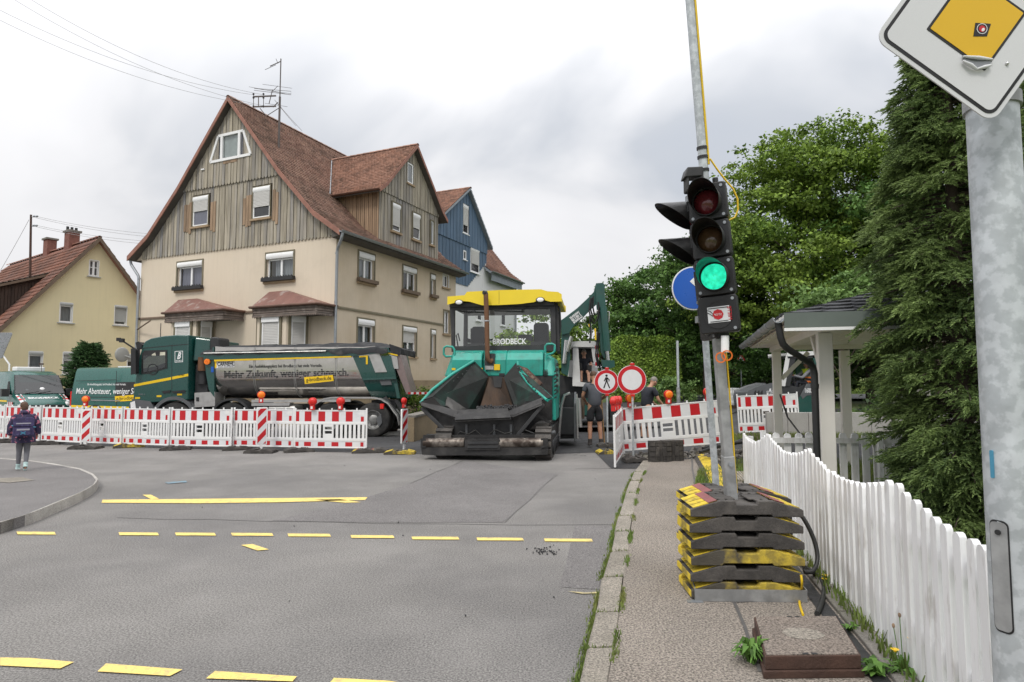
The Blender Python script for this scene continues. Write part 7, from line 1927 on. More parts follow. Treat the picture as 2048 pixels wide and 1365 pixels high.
b=MB(); v2s.poly(b,[v2s.px(*p) for p in ((232.8,742),(233.6,742),(233.6,830),(232.8,830))],.001,.007); b.build('door_seam',M['black'],v2)
b=MB(); v2s.poly(b,[v2s.px(*p) for p in ((152,762),(232,759.5),(232,760.6),(152,763))],.001,.007); b.build('panel_crease',M['black'],v2)
b=MB(); b.box(1.6,3.4,-.5,.5,2.22,2.27); b.build('roof_panel',M['ink_white'],v2)
b=MB(); b.box(-.02,.03,-.98,-.88,.6,1.3); b.build('tail_lamp',M['lens_red'],v2,smooth=0,bevel=.01)
# road paver
pr_=G(968,922); pang=-math.atan2(.13,1)
pav=thing('road_paver','teal road paver with open black hopper and yellow roof','road paver',pr_,pang)
_pw={}
def PW(d):
 if d not in _pw:_pw[d]=Wall(pav,(0,d,0),(1,0,0),(0,-1,0))
 return _pw[d]
def zx(x,y):return 820+x/3.593,560+y/3.593
def pp(x,y,d):u,z=PW(d).px(*zx(x,y)); return Vector((u,d,z))
def pplate(b,pts,d0,d1,m=0):
 q=[pp(x,y,d0) for x,y in pts]; n=len(q)
 return b.add([tuple(p) for p in q]+[(p.x,d1,p.z) for p in q],[tuple(range(n)),tuple(range(n,2*n))[::-1]]+[(i,(i+1)%n,n+(i+1)%n,n+i) for i in range(n)],m)
def pbuild(name,m,pts,d0,d1,par=None ,bevel=0.):
 b=MB(); pplate(b,pts,d0,d1); return b.build(name,M[m],par or pav,smooth=30,bevel=bevel)
for s,x0,x1 in ((-1,190,330),(1,905,985)):
 a,c=pp(x0,1290,.25),pp(x1,1290,.25); xa_,xc=(a.x,c.x) if s<0 else (a.x,a.x+.32);
 if s<0:xc=xa_+.34
 b=MB(); pts=[]
 for i in range(9):t=R(90+180*i/8); pts.append((.45+.32*math.cos(t),.335+.32*math.sin(t)))
 for i in range(9):t=R(-90+180*i/8); pts.append((3.4+.32*math.cos(t),.335+.32*math.sin(t)))
 b.prism(pts,xa_,xc,'x'); tr=b.build('track',M['grease'],pav,smooth=30)
 b=MB(); n=26
 for i in range(n):
  y=.45+2.95*i/n; b.box(xa_-.01,xc+.01,y,y+.07,.0,.05)
 for i in range(7):
  t=R(100+26*i); b.obox(((xa_+xc)/2,.45+.335*math.cos(t),.335+.335*math.sin(t)),xc-xa_+.02,.05,.10,(t,0,0))
 b.build('track_pads',M['rubber'],tr,smooth=0,kind='stuff')
 for y in (.9,1.5,2.1,2.7):MB().cyl((xc-.02,y,.22),(xc+.03,y,.22),.16,n=14).build('track_roller',M['machine_dark'],tr)
b=MB(); pplate(b,[(85,1208),(990,1206),(985,1252),(180,1258),(90,1252)],.0,.35); b.build('front_beam',M['grease'],pav,smooth=0,bevel=.015)
b=MB(); pplate(b,[(395,1152),(645,1150),(645,1218),(395,1220)],-.04,.3); b.build('roller_bracket',M['grease'],pav,smooth=0,bevel=.01)
b=MB(); pplate(b,[(412,1164),(630,1162),(630,1178),(412,1180)],-.06,-.04); pplate(b,[(412,1196),(630,1194),(630,1208),(412,1210)],-.06,-.04); b.build('bracket_rails',M['machine_dark'],pav)
for x0,x1 in ((100,393),(645,958)):
 a,c=pp(x0,1173,.06),pp(x1,1171,.06); MB().cyl(a,c,.105,n=24).build('push_roller',M['worn_steel'],pav)
for x0,x1 in ((82,108),(945,985)):
 b=MB(); pplate(b,[(x0,1145),(x1,1143),(x1,1200),(x0,1202)],-.03,.3); b.build('roller_end',M['grease'],pav,smooth=0,bevel=.015)
b=MB(); pplate(b,[(100,1122),(960,1118),(965,1148),(95,1150)],.22,.5); b.build('cross_tube',M['grease'],pav,smooth=0,bevel=.02)
def hplate(name,pts,m,th=.05,par=None ):
 q=[pp(x,y,d) for x,y,d in pts]; n=(q[1]-q[0]).cross(q[2]-q[0]).normalized()*th; k=len(q); b=MB()
 b.add([tuple(p) for p in q]+[tuple(p+n) for p in q],[tuple(range(k)),tuple(range(k,2*k))[::-1]]+[(i,(i+1)%k,k+(i+1)%k,k+i) for i in range(k)])
 return b.build(name,M[m] if isinstance(m,str) else m,par or pav,smooth=0,bevel=.012)
hop=bpy.data.objects.new('hopper',None )
lw=hplate('hopper_wing',[(458,588,1.45),(78,884,.28),(165,850,.36),(225,915,.42),(415,942,1.0),(500,920,1.5),(563,700,1.5)],'teal_inner',.05)
rw2=hplate('hopper_wing',[(772,592,1.45),(680,700,1.5),(745,915,1.5),(770,940,1.0),(940,870,.42),(955,855,.36),(1018,842,.28),(880,716,.95),(800,668,1.3)],'teal_inner',.05)
b=MB(); b.tube([pp(458,584,1.42),pp(300,680,.95),pp(160,790,.5),pp(76,886,.26)],.035,8); b.build('wing_edge',M['teal'],lw,smooth=60)
b=MB(); b.tube([pp(772,588,1.42),pp(782,650,1.36),pp(850,745,.95),pp(930,820,.5),pp(985,865,.27)],.035,8); b.build('wing_edge',M['teal'],rw2,smooth=60)
hplate('wing_skin',[(1020,842,.29),(985,868,.26),(925,815,.5),(845,740,.95),(790,660,1.34),(800,640,1.36),(905,735,.95)],'teal',.03,rw2)
hplate('wing_rail',[(790,622,1.38),(930,765,.8),(950,745,.8),(845,640,1.36)],'rust_dark',.03,rw2)
for i in range(4):
 t=i/4; hplate('rail_slot',[(812+118*t,645+108*t,1.30-.48*t),(826+118*t,660+108*t,1.25-.48*t),(838+112*t,652+104*t,1.25-.48*t),(824+112*t,638+104*t,1.30-.48*t)],'trim_mid',.02,rw2)
hplate('wing_lip',[(78,884,.27),(85,905,.25),(325,990,.32),(340,950,.42),(225,915,.40),(165,852,.34)],'grease',.04,lw)
hplate('wing_lip',[(952,862,.34),(940,872,.40),(720,952,.44),(712,975,.34),(740,985,.30),(945,900,.25)],'grease',.04,rw2)
hplate('wing_gusset',[(275,772,.80),(420,944,1.0),(320,945,.6),(265,900,.5)],mat('worn_plate',(.13,.125,.12),.5,metal=.4,var=.3,dirt=.6,dcol=(.03,.03,.03),dscale=4),.03,lw)
hplate('wing_gusset',[(845,880,.7),(770,940,.95),(830,930,.6),(895,880,.5)],'grease',.03,rw2)
hplate('chute_back',[(560,697,1.52),(500,925,1.55),(480,945,1.3),(765,945,1.3),(745,915,1.55),(682,697,1.52)],'hopper_rust',-.06)
hplate('chute_floor',[(345,950,.55),(480,946,1.3),(765,946,1.3),(705,938,.55)],'grease',-.05)
hplate('chute_back',[(600,698,1.50),(660,698,1.50),(652,770,1.50),(608,770,1.50)],'machine_dark',.06)
hplate('apron',[(328,1018,.20),(722,1000,.20),(700,938,.5),(345,950,.5)],'grease',.05)
b=MB(); pplate(b,[(300,1015),(735,1000),(760,1125),(320,1135)],.42,.9); b.build('hopper_underside',M['black'],pav)
for q in ([(85,905),(330,1000),(330,1100),(305,1125),(240,1060)],[(945,900),(735,990),(750,1115),(800,1070),(960,905)]):
 b=MB(); pplate(b,q,.45,.62); b.build('hopper_cheek',M['grease'],pav)
for q in ([(85,920),(300,1128)],[(960,893),(765,1128)]):
 b=MB(); b.beam(pp(*q[0],.34),pp(*q[1],.34),.09,.08); b.build('lifting_arm',M['machine_dark'],pav,smooth=0,bevel=.012)
b=MB(); b.beam(pp(905,962,.5),pp(1005,1030,.55),.05,.06); b.build('tow_arm',M['grease'],pav)
b=MB(); b.tube([pp(1040,1095,.6),pp(990,1110,.5),pp(985,1180,.45)],.045,8); b.build('hydraulic_arm',M['machine_grey'],pav)
b=MB()
for x in (405,605,725):pplate(b,[(x-8,1040),(x+8,1040),(x+8,1120),(x-8,1120)],.38,.42)
b.build('apron_rams',M['machine_grey'],pav,smooth=0,kind='stuff')
random.seed(6)
for sd,par,q in ((-1,lw,((458,588,1.42),(78,884,.25))),(1,rw2,((772,592,1.42),(985,865,.25)))):
 b=MB()
 for i in range(1,12):
  t=i/12; p=pp(q[0][0]+(q[1][0]-q[0][0])*t-sd*14,q[0][1]+(q[1][1]-q[0][1])*t+18,q[0][2]+(q[1][2]-q[0][2])*t-.05); b.sph(p,.02,n=6,k=4)
 b.build('wing_bolts',M['machine_dark'],par,kind='stuff')
b=MB()
for q in (((330,1130),(360,1090),(420,1110),(470,1080),(520,1125)),((560,1120),(610,1075),(680,1105),(735,1095)),((300,1090),(250,1110),(190,1125)),((770,1100),(830,1080),(880,1100),(930,1120))):b.tube([pp(x,y,.33) for x,y in q],.016,6)
b.build('hydraulic_hoses',M['hose'],pav,smooth=60,kind='stuff')
crust=MB()
for i in range(420):
 x=ru(490,760); y=random.gauss(938,12); c=pp(x,y,ru(.5,1.35)); c.z+=ru(-.01,.03); r=ru(.012,.04); crust.obox(c,r*2,r*1.6,r*1.3,(ru(0,3),ru(0,3),ru(0,3)))
for i in range(200):
 c=pp(ru(110,950),1148,ru(.05,.32)); r=ru(.006,.018); crust.obox(c,r*2,r*1.6,r,(ru(0,3),ru(0,3),ru(0,3)))
crust.build('asphalt_residue',M['asphalt_new'],pav,kind='stuff')
b=MB(); pplate(b,[(860,1075),(990,1060),(1000,1030),(900,1035)],.5,1.5); b.build('step_plate',M['rubber'],pav)
HD=1.62
x0,x1=pp(228,690,HD).x,pp(1046,690,HD).x; zb=pp(600,692,HD).z
mb_=MB(); mb_.box(pp(260,690,HD).x,pp(1020,690,HD).x,HD+.02,3.9,.42,zb); mb_.build('chassis',M['grease'],pav)
zt=pp(600,510,HD+.5).z
zc1=pp(600,575,HD).z
def xx(px,d=HD):return pp(px,690,d).x
hood_p=[(HD,zb),(HD,zc1),(HD+.12,pp(600,528,HD+.12).z),(HD+.35,zt),(HD+1.9,zt),(HD+1.9,zb)]
xl0,xl1,xr0,xr1=xx(300),xx(515),xx(690),xx(957)
for nm,a,c,y0 in (('hood',xl0,xl1,0.),('hood',xl1+.006,xr0-.006,.14),('hood',xr0,xr1,0.)):
 b=MB(); b.prism([(y+y0*(1 if y<HD+.3 else 0),z) for y,z in hood_p],a,c,'x'); b.build(nm,M['teal'],pav,smooth=0,bevel=.025)
for s,a,c in ((-1,xx(228),xx(296)),(1,xx(961),xx(1046))):
 pts=[(a,HD+(.28 if s<0 else .0)),(c,HD),(c,HD+2.0),(a,HD+2.0)]
 if s>0:pts=[(a,HD),(c-.05,HD+.02),(c,HD+.12),(c,HD+2.0),(a,HD+2.0)]
 b=MB(); zt1=pp(600,560,HD).z
 z_in,z_out=(zt-.03,zc1-.05)
 vs=[(x,y,zb) for x,y in pts]; tp2=[]
 for x,y in pts:
  outer=(x==a) if s<0 else (x>=c-.06)
  tp2.append((x+(.12 if outer and s<0 else (-.06 if outer else 0)),y+(.2 if y<HD+1 else 0),z_out+.10 if outer else z_in))
 n=len(pts); b.add(vs+tp2,[tuple(range(n))[::-1],tuple(range(n,2*n))]+[(i,(i+1)%n,n+(i+1)%n,n+i) for i in range(n)]); b.build('side_cover',M['teal'],pav,smooth=0,bevel=.03)
b=MB()
for k in range(6):
 z=zb+.05+k*.13; b.box(xx(1046)+.001,xx(1046)+.02,HD+.3,HD+.9,z-.45,z-.38)
b.build('side_louvres',M['black'],pav)
b=MB(); b.box(xx(1015),xx(1046),HD+.1,HD+1.7,.75,zb+.02); b.build('side_wall',M['teal'],pav,smooth=0,bevel=.02)
for k in range(8):
 y_=655+k*27; b=MB(); pplate(b,[(1036,y_),(1052,y_-8),(1052,y_+4),(1036,y_+12)],HD-.006,HD+.05); b.build('vent_slot',M['black'],pav)
b=MB()
for k in range(4):
 d=HD+.42+k*.1; b.box(pp(352,530,d).x,pp(515,530,d).x,d,d+.05,zt+.001,zt+.012)
b.build('grille',M['black'],pav)
pbuild('exhaust_recess','machine_dark',[(536,530),(608,530),(608,618),(536,618)],HD+.10,HD+.3)
pbuild('number_plate','alu',[(540,618),(600,618),(600,645),(540,645)],HD+.09,HD+.13); pbuild('warning_label','stripe_yellow',[(604,607),(646,607),(646,649),(604,649)],HD+.09,HD+.135)
for q in ([(300,634),(326,634),(326,650),(300,650)],[(500,634),(522,634),(522,650),(500,650)]):pbuild('orange_mark','stripe_yellow',q,HD-.008,HD+.01)
for k in range(5):pbuild('lamp_grille','black',[(958,646+k*9),(990,646+k*9),(990,652+k*9),(958,652+k*9)],HD-.012,HD+.01)
b=MB(); pplate(b,[(640,672),(680,672),(680,690),(640,690)],HD-.01,HD+.02); b.build('latch',M['black'],pav)
for q in ([(322,545),(318,500),(305,482),(262,478),(243,490),(243,535),(258,552),(300,550)],[(985,560),(982,540),(1025,528),(1040,512),(1040,470),(1022,460),(985,462),(972,478),(972,525)]):
 b=MB(); b.tube([pp(x,y,HD+.1) for x,y in q],.028,8); b.build('handrail',M['teal'],pav,smooth=60)
ed_=HD+.04
b=MB(); b.tube([pp(590,575,ed_+.1),pp(578,590,ed_),pp(562,578,ed_),pp(556,540,ed_),pp(552,300,ed_),pp(545,104,ed_)],[.05,.05,.055,.058,.058,.058],14); ex=b.build('exhaust_pipe',M['rust'],pav,smooth=60)
b=MB(); b.tube([pp(545,106,ed_),pp(543,94,ed_),pp(528,92,ed_-.05)],[.06,.06,.05],12); b.build('pipe_cap',M['black'],ex)
b=MB(); b.cyl(pp(552,300,ed_),pp(552,292,ed_),.066,n=14); b.beam(pp(510,297,ed_),pp(555,297,ed_),.015,.02); b.build('pipe_clamp',M['chrome'],ex,smooth=30)
CD=2.05
def fr_(pts,name='window_frame',m='machine_dark',d0=CD,d1=CD+.08):return pbuild(name,m,pts,d0,d1,bevel=.008)
fr_([(286,178),(318,176),(318,490),(300,505),(295,300)]); fr_([(1008,168),(1038,166),(1048,505),(1016,485)]); fr_([(318,480),(1016,470),(1045,508),(300,515)],d0=CD-.003); fr_([(286,172),(1040,148),(1010,205),(318,216)],d0=CD-.003)
q=[pp(x,y,CD+.05) for x,y in ((316,206),(1012,190),(1016,488),(318,492))]; b=MB(); b.add([tuple(p) for p in q],[(0,1,2,3)]); b.build('windscreen',M['glass_cab'],pav)
for pts in ([(345,225),(560,236)],[(605,222),(820,228)]):
 b=MB(); b.tube([pp(*pts[0],CD-.02),pp(*pts[1],CD-.02)],.012,5); b.build('wiper',M['black'],pav)
b=MB(); b.tube([pp(905,160,CD-.03),pp(800,220,CD-.03)],.012,5); b.build('wiper',M['black'],pav)
u0,z0=PW(CD).px(*zx(592,462)); u1,_=PW(CD).px(*zx(834,462)); k=abs(PW(CD).px(*zx(592,422))[1]-z0)
text('BRODBECK',k/.72,M['ink_white'],pav,basis((u0,CD+.03,z0),(1,0,0),(0,0,1)),width=u1-u0,bold=.025)
for pts in ([(1040,160),(1058,160),(1075,510),(1052,510)],):fr_(pts,'cab_post','machine_dark',CD+.1,CD+.2)
b=MB()
for q in ([(1035,190),(1062,230),(1072,350),(1060,470)],[(1048,165),(1075,210),(1082,330),(1074,420)],[(1045,240),(1055,330),(1050,420)]):b.tube([pp(x,y,CD+.8) for x,y in q],.03,6)
b.build('side_frame',M['machine_dark'],pav,smooth=50,kind='stuff')
for d in (CD+.25,CD+1.75):
 for x in (300,1040):
  b=MB(); c=pp(x,510,CD); b.box(c.x-.035,c.x+.035,d,d+.07,zt,pp(x,170,CD).z); b.build('roof_post',M['machine_dark'],pav) if d>3 else None
b=MB(); b.box(pp(330,500,CD).x,pp(1000,500,CD).x,CD+.3,CD+.55,zt-.02,zt+.12); b.build('console',M['machine_dark'],pav,smooth=0,bevel=.02)
for x0_,x1_,y0_,y1_ in ((432,545,335,482),(882,1000,308,470)):
 d=CD+.75; a,c=pp(x0_+6,y1_,d),pp(x1_-4,y0_,d)
 b=MB(); b.rbox(a.x,c.x,d,d+.14,a.z+.05,c.z,.09,'y'); s_=b.build('seat',M['black'],pav,smooth=40,bevel=.03)
 b=MB(); b.rbox(a.x-.03,c.x+.03,d-.5,d,a.z-.1,a.z+.06,.05,'y'); b.box(a.x-.08,a.x-.01,d-.4,d,a.z+.1,a.z+.2); b.build('seat_cushion',M['black'],s_,smooth=40)
b=MB(); b.tube([pp(395,480,CD+.4),pp(400,220,CD+.4)],.045,8); b.tube([pp(418,240,CD+.4),pp(470,225,CD+.35)],.03,6); b.build('inner_post',M['machine_dark'],pav)
b=MB(); b.ring(pp(595,468,CD+.45),(.15,-.75,.65),.17,.20,.025,24); b.build('steering_wheel',M['black'],pav)
b=MB()
for q in ([(345,480),(332,400),(345,385),(358,440)],[(405,480),(402,410),(412,380)],[(440,470),(440,350)]):b.tube([pp(x,y,CD+.35) for x,y in q],.018,6)
b.build('levers',M['black'],pav,kind='stuff')
b=MB(); pplate(b,[(780,400),(870,395),(870,425),(780,428)],CD+.6,CD+.7); b.build('monitor',M['black'],pav,smooth=0,bevel=.01)
rf=[(274,126),(395,116),(412,92),(640,80),(940,74),(985,88),(1062,93),(1085,108),(1085,150),(1010,152),(940,132),(890,155),(790,168),(640,176),(520,178),(430,152),(350,145),(320,160),(274,172)]
b=MB(); d0=CD-.22; q=[pp(x,y,d0) for x,y in rf]; q2=[Vector((p.x*1.0,d0+2.3,p.z+.0)) for p in q]; n=len(q)
b.add([tuple(p) for p in q]+[tuple(p) for p in q2],[tuple(range(n)),tuple(range(n,2*n))[::-1]]+[(i,(i+1)%n,n+(i+1)%n,n+i) for i in range(n)])
rf_=b.build('canopy',M['roof_yellow'],pav,smooth=25,bevel=.02)
MB().box(pp(290,160,CD).x,pp(1035,160,CD).x,CD-.1,CD+2.0,pp(600,176,CD).z-.06,pp(600,170,CD).z+.02).build('canopy_lining',M['machine_dark'],rf_)
MB().box(pp(640,100,d0).x-.003,pp(640,100,d0).x+.003,d0-.003,d0+.01,pp(640,175,d0).z,pp(640,82,d0).z).build('canopy_seam',M['black'],rf_)
for x,y in ((352,163),(936,145)):
 c=pp(x,y,d0-.01); b=MB(); b.sph(c,.11,.03,.07,20,8); l_=b.build('roof_lamp',M['black'],rf_); b=MB(); b.sph(c+Vector((0,-.018,0)),.085,.02,.052,18,8); b.build('lamp_glass',M['ink_white'],l_)
b=MB(); rings=[]; cen=pp(1188,990,3.4);
b.prism([(y,z) for y,z in ((3.0,.12),(3.9,.12),(4.1,.5),(4.0,1.25),(3.5,1.4),(3.05,1.1))],cen.x-.03,cen.x+.03,'x'); b.build('screed_end_plate',M['machine_grey'],pav,smooth=0,bevel=.02)
b=MB(); pplate(b,[(1085,830),(1165,820),(1178,1135),(1085,1138)],3.3,3.7); b.build('screed_box',M['machine_dark'],pav,smooth=0,bevel=.02)
b=MB(); b.tube([pp(x,y,3.1) for x,y in ((1150,815),(1112,830),(1090,900),(1078,1010),(1070,1120))],.04,8); b.build('curved_arm',M['alu'],pav,smooth=60)
b=MB(); b.tube([pp(x,y,3.0) for x,y in ((1215,850),(1225,1060))],.05,8); b.tube([pp(1198,820,3.0),pp(1205,1140,3.0)],.025,8); b.build('side_rods',M['alu'],pav,smooth=60)
b=MB(); b.box(cen.x-.55,cen.x+.02,3.1,4.6,.3,1.0); b.box(-1.2,cen.x-.5,3.5,4.5,.15,.8); b.build('screed',M['machine_dark'],pav,smooth=0,bevel=.02)
pbuild('control_box','trim_mid',[(1222,852),(1255,852),(1252,1000),(1224,1000)],3.2,3.5)
# mobile excavator
ec=Vector((xat(1176,20.5),20.5,.05))
exc=thing('excavator','white cab excavator with raised dark green boom behind the paver','excavator',ec,R(-4))
_ew={}
def ep(x,y,d):
 if d not in _ew:_ew[d]=Wall(exc,(0,d,0),(1,0,0),(0,-1,0))
 u,z=_ew[d].px(1080+x/3.4125,540+y/3.4125); return Vector((u,d,z))
def eplate(name,m,pts,d0,d1,par=None ,bevel=.015):
 b=MB(); q=[ep(x,y,d0) for x,y in pts]; n=len(q)
 b.add([tuple(p) for p in q]+[(p.x,d1,p.z) for p in q],[tuple(range(n)),tuple(range(n,2*n))[::-1]]+[(i,(i+1)%n,n+(i+1)%n,n+i) for i in range(n)])
 return b.build(name,M[m],par or exc,smooth=30,bevel=bevel)
eplate('boom','exc_green',[(148,345),(170,330),(255,265),(335,190),(372,150),(385,95),(428,92),(440,108),(438,200),(400,215),(345,265),(300,312),(225,385),(195,430),(150,440)],-.6,-.25)
eplate('boom_foot','exc_green',[(150,430),(200,425),(205,600),(188,720),(150,700)],-.5,.2)
eplate('dipper','exc_green',[(386,100),(432,95),(444,215),(448,330),(470,560),(440,600),(420,560),(402,340),(392,250)],-.9,-.62)
b=MB(); b.cyl(ep(433,255,-1.0),ep(458,556,-1.0),.115,n=16); b.build('dipper_cylinder',M['exc_green'],exc); b=MB(); b.cyl(ep(457,550,-1.0),ep(464,625,-1.0),.06,n=12); b.build('cylinder_rod',M['chrome'],exc)
for q in (((215,455),(185,560)),((180,480),(165,640))):
 b=MB(); b.cyl(ep(*q[0],-.55),ep(*q[1],-.55),.07,n=12); b.build('boom_cylinder',M['chrome'],exc)
eplate('quick_coupler','exc_green',[(425,618),(505,622),(508,660),(480,668),(430,660)],-1.1,-.7)
b=MB(); b.tube([ep(x,y,-.95) for x,y in ((385,290),(392,280),(415,282),(420,300))],.03,6); b.tube([ep(x,y,-.95) for x,y in ((445,285),(472,288),(470,345),(455,380))],.025,6); b.build('hose_guard',M['alu'],exc,smooth=60,kind='stuff')
b=MB()
for k,q in enumerate((((345,195),(335,280),(350,340),(372,370),(395,330),(405,250)),((355,190),(345,270),(362,330),(385,350),(400,300),(398,220)),((365,180),(360,250),(372,310),(390,300)),((395,420),(388,500),(380,580),(395,660),(430,640)),((405,430),(398,520),(392,600),(410,680),(440,650)),((340,300),(345,420),(340,500)))):
 b.tube([ep(x,y,-.98+.02*k) for x,y in q],.028,6)
b.build('hoses',M['hose'],exc,smooth=60,kind='stuff')
eplate('upper_works','cab_white',[(200,620),(390,640),(395,760),(250,790),(200,780)],.6,2.2)
eplate('cab_roof','cab_white',[(205,498),(255,490),(370,490),(388,502),(388,525),(205,522)],-.25,1.2)
eplate('cab_post','cab_white',[(228,515),(258,515),(262,600),(270,700),(272,770),(225,765)],-.2,-.05)
eplate('cab_post','cab_white',[(352,515),(372,515),(380,600),(388,640),(372,640),(360,580)],-.2,-.05)
eplate('cab_sill','cab_white',[(225,762),(272,768),(360,782),(395,770),(395,800),(225,790)],-.25,1.1)
eplate('cab_back','room',[(215,520),(392,520),(395,770),(215,765)],.95,1.05,bevel=0)
eplate('cab_interior','black',[(255,700),(360,715),(360,775),(258,768)],.5,.9); eplate('operator_seat','black',[(262,590),(345,590),(350,740),(258,735)],.62,.75)
eplate('control_console','black',[(258,640),(282,640),(285,672),(260,668)],.0,.3); eplate('control_console','black',[(325,650),(350,655),(350,690),(328,684)],.0,.3)
b=MB(); c=ep(388,580,-.3); b.box(c.x-.06,c.x+.06,-.36,-.3,c.z-.42,c.z+.42);
for k in range(3):b.box(c.x-.062,c.x+.062,-.365,-.36,c.z-.36+k*.27,c.z-.24+k*.27,1)
b.build('warning_strip',[M['refl_white'],M['refl_red']],exc)
eplate('undercarriage','machine_dark',[(140,720),(420,780),(425,1000),(140,1000)],.4,2.2)
wheel(exc,(ep(300,900,-.2).x,.5,.5),.5,.45,(0,-1,0)) if False else wheel(exc,(-.95,.6,.5),.5,.45,(-1,0,0)); wheel(exc,(.95,.6,.5),.5,.45,(1,0,0))
eplate('blade','exc_green',[(150,880),(420,880),(420,990),(150,990)],.0,.1)
eplate('orange_flag','stripe_yellow',[(328,372),(346,366),(350,385),(335,392)],-.7,-.68,bevel=0); b=MB(); b.tube([ep(x,y,-.8) for x,y in ((352,390),(352,460))],.018,5); b.tube([ep(376,400,-1.05),ep(380,480,-1.05)],.03,6,1); b.build('chain',[M['alu'],M['cable_yellow']],exc)
q0,q1=ep(232,368,-.61),ep(294,322,-.61); du=(q1-q0); text('BRODBECK',.36,M['ink_white'],exc,basis(q0+Vector((0,-.01,0)),du,(-du.z,0,du.x)),width=du.length,bold=.02)
# tandem roller behind the pavilion
rc=Vector((xat(1590,23.0),23.0,.36))
rol=thing('road_roller','dark green road roller with white cab roof seen between the pavilion posts','road roller',rc,0)
_rw={}
def rp_(x,y,d=0.):
 if d not in _rw:_rw[d]=Wall(rol,(0,d,0),(1,0,0),(0,-1,0))
 u,z=_rw[d].px(1440+x/4.014,560+y/4.014); return Vector((u,d,z))
def rplate(name,m,pts,d0=0.,d1=1.6,par=None ,bevel=.02):
 b=MB(); q=[rp_(x,y,0.) for x,y in pts]; n=len(q)
 b.add([(p.x,d0,p.z) for p in q]+[(p.x,d1,p.z) for p in q],[tuple(range(n)),tuple(range(n,2*n))[::-1]]+[(i,(i+1)%n,n+(i+1)%n,n+i) for i in range(n)])
 return b.build(name,M[m],par or rol,smooth=30,bevel=bevel)
h_=rplate('hood','machine_grey',[(232,940),(240,900),(330,862),(420,838),(492,840),(496,950),(480,1010),(240,1010)],.05,1.5,bevel=.05)
for k in range(3):rplate('hood_slot','black',[(276+k*26,905),(292+k*26,885),(298+k*26,922),(280+k*26,928)],.035,.06,h_,0)
rplate('emblem','ink_white',[(402,875),(414,873),(410,897),(398,899)],.035,.055,h_,0);
q0=rp_(378,925); text('SITECH',.22,M['ink_white'],h_,basis((q0.x,.03,q0.z),(1,0,.05),(0,0,1)),width=.42)
rplate('cab_post','cab_white',[(540,605),(560,605),(520,850),(498,850)],.0,.06); rplate('cab_post','machine_dark',[(560,612),(608,612),(560,850),(522,850)],.02,.08); rplate('cab_post','machine_dark',[(588,612),(612,612),(588,700),(575,820),(565,850)],1.5,1.56)
rplate('cab_roof','cab_white',[(536,590),(640,582),(790,576),(792,600),(540,612)],-.05,1.65); rplate('cab_lining','machine_dark',[(545,612),(790,600),(790,622),(550,628)],.0,1.6)
rplate('cab_rear','exc_green',[(745,610),(795,605),(806,820),(805,900),(770,860),(770,690)],.0,1.6)
rplate('cab_floor','machine_dark',[(495,845),(560,850),(650,870),(700,840),(780,840),(805,930),(640,980),(495,960)],.06,1.5)
bd=rplate('rear_body','exc_green',[(622,975),(650,935),(700,880),(815,860),(822,1060),(770,1080),(640,1080),(622,1040)],-.03,1.6,bevel=.04)
rplate('grey_panel','machine_grey',[(648,930),(700,838),(740,838),(740,920),(690,925),(660,950)],-.05,.0,bd); rplate('tail_lamp','stripe_yellow',[(776,948),(792,948),(792,978),(776,978)],-.045,-.03,bd,0)
q0=rp_(672,906); q1=rp_(740,902); text('16004',.24,M['ink_white'],bd,basis((q0.x,-.06,q0.z),(1,0,0),(0,0,1)),width=q1.x-q0.x,bold=.02)
b=MB(); c=rp_(708,1085); b.cyl((c.x,-.0,c.z-.12),(c.x,1.55,c.z-.12),.5,n=32); b.build('rear_drum',M['tyre'],rol); b=MB(); c2=rp_(360,1060); b.cyl((c2.x,.1,c2.z-.2),(c2.x,1.5,c2.z-.2),.5,n=32); b.build('front_drum',M['worn_steel'],rol)
for q in ([(640,850),(668,790),(730,800)],[(612,870),(600,830),(588,790)]):
 b=MB(); b.tube([rp_(x,y,.4) for x,y in q],.03,6); b.build('grab_rail',M['machine_dark'],rol)
b=MB(); b.ring(rp_(578,800,.7),(-.7,0,.7),.19,.22,.03,20); b.tube([rp_(578,800,.7),rp_(545,860,.7)],.03,6); b.build('steering_wheel',M['black'],rol)
rplate('seat','black',[(690,800),(745,770),(752,850),(690,870)],.5,1.1)
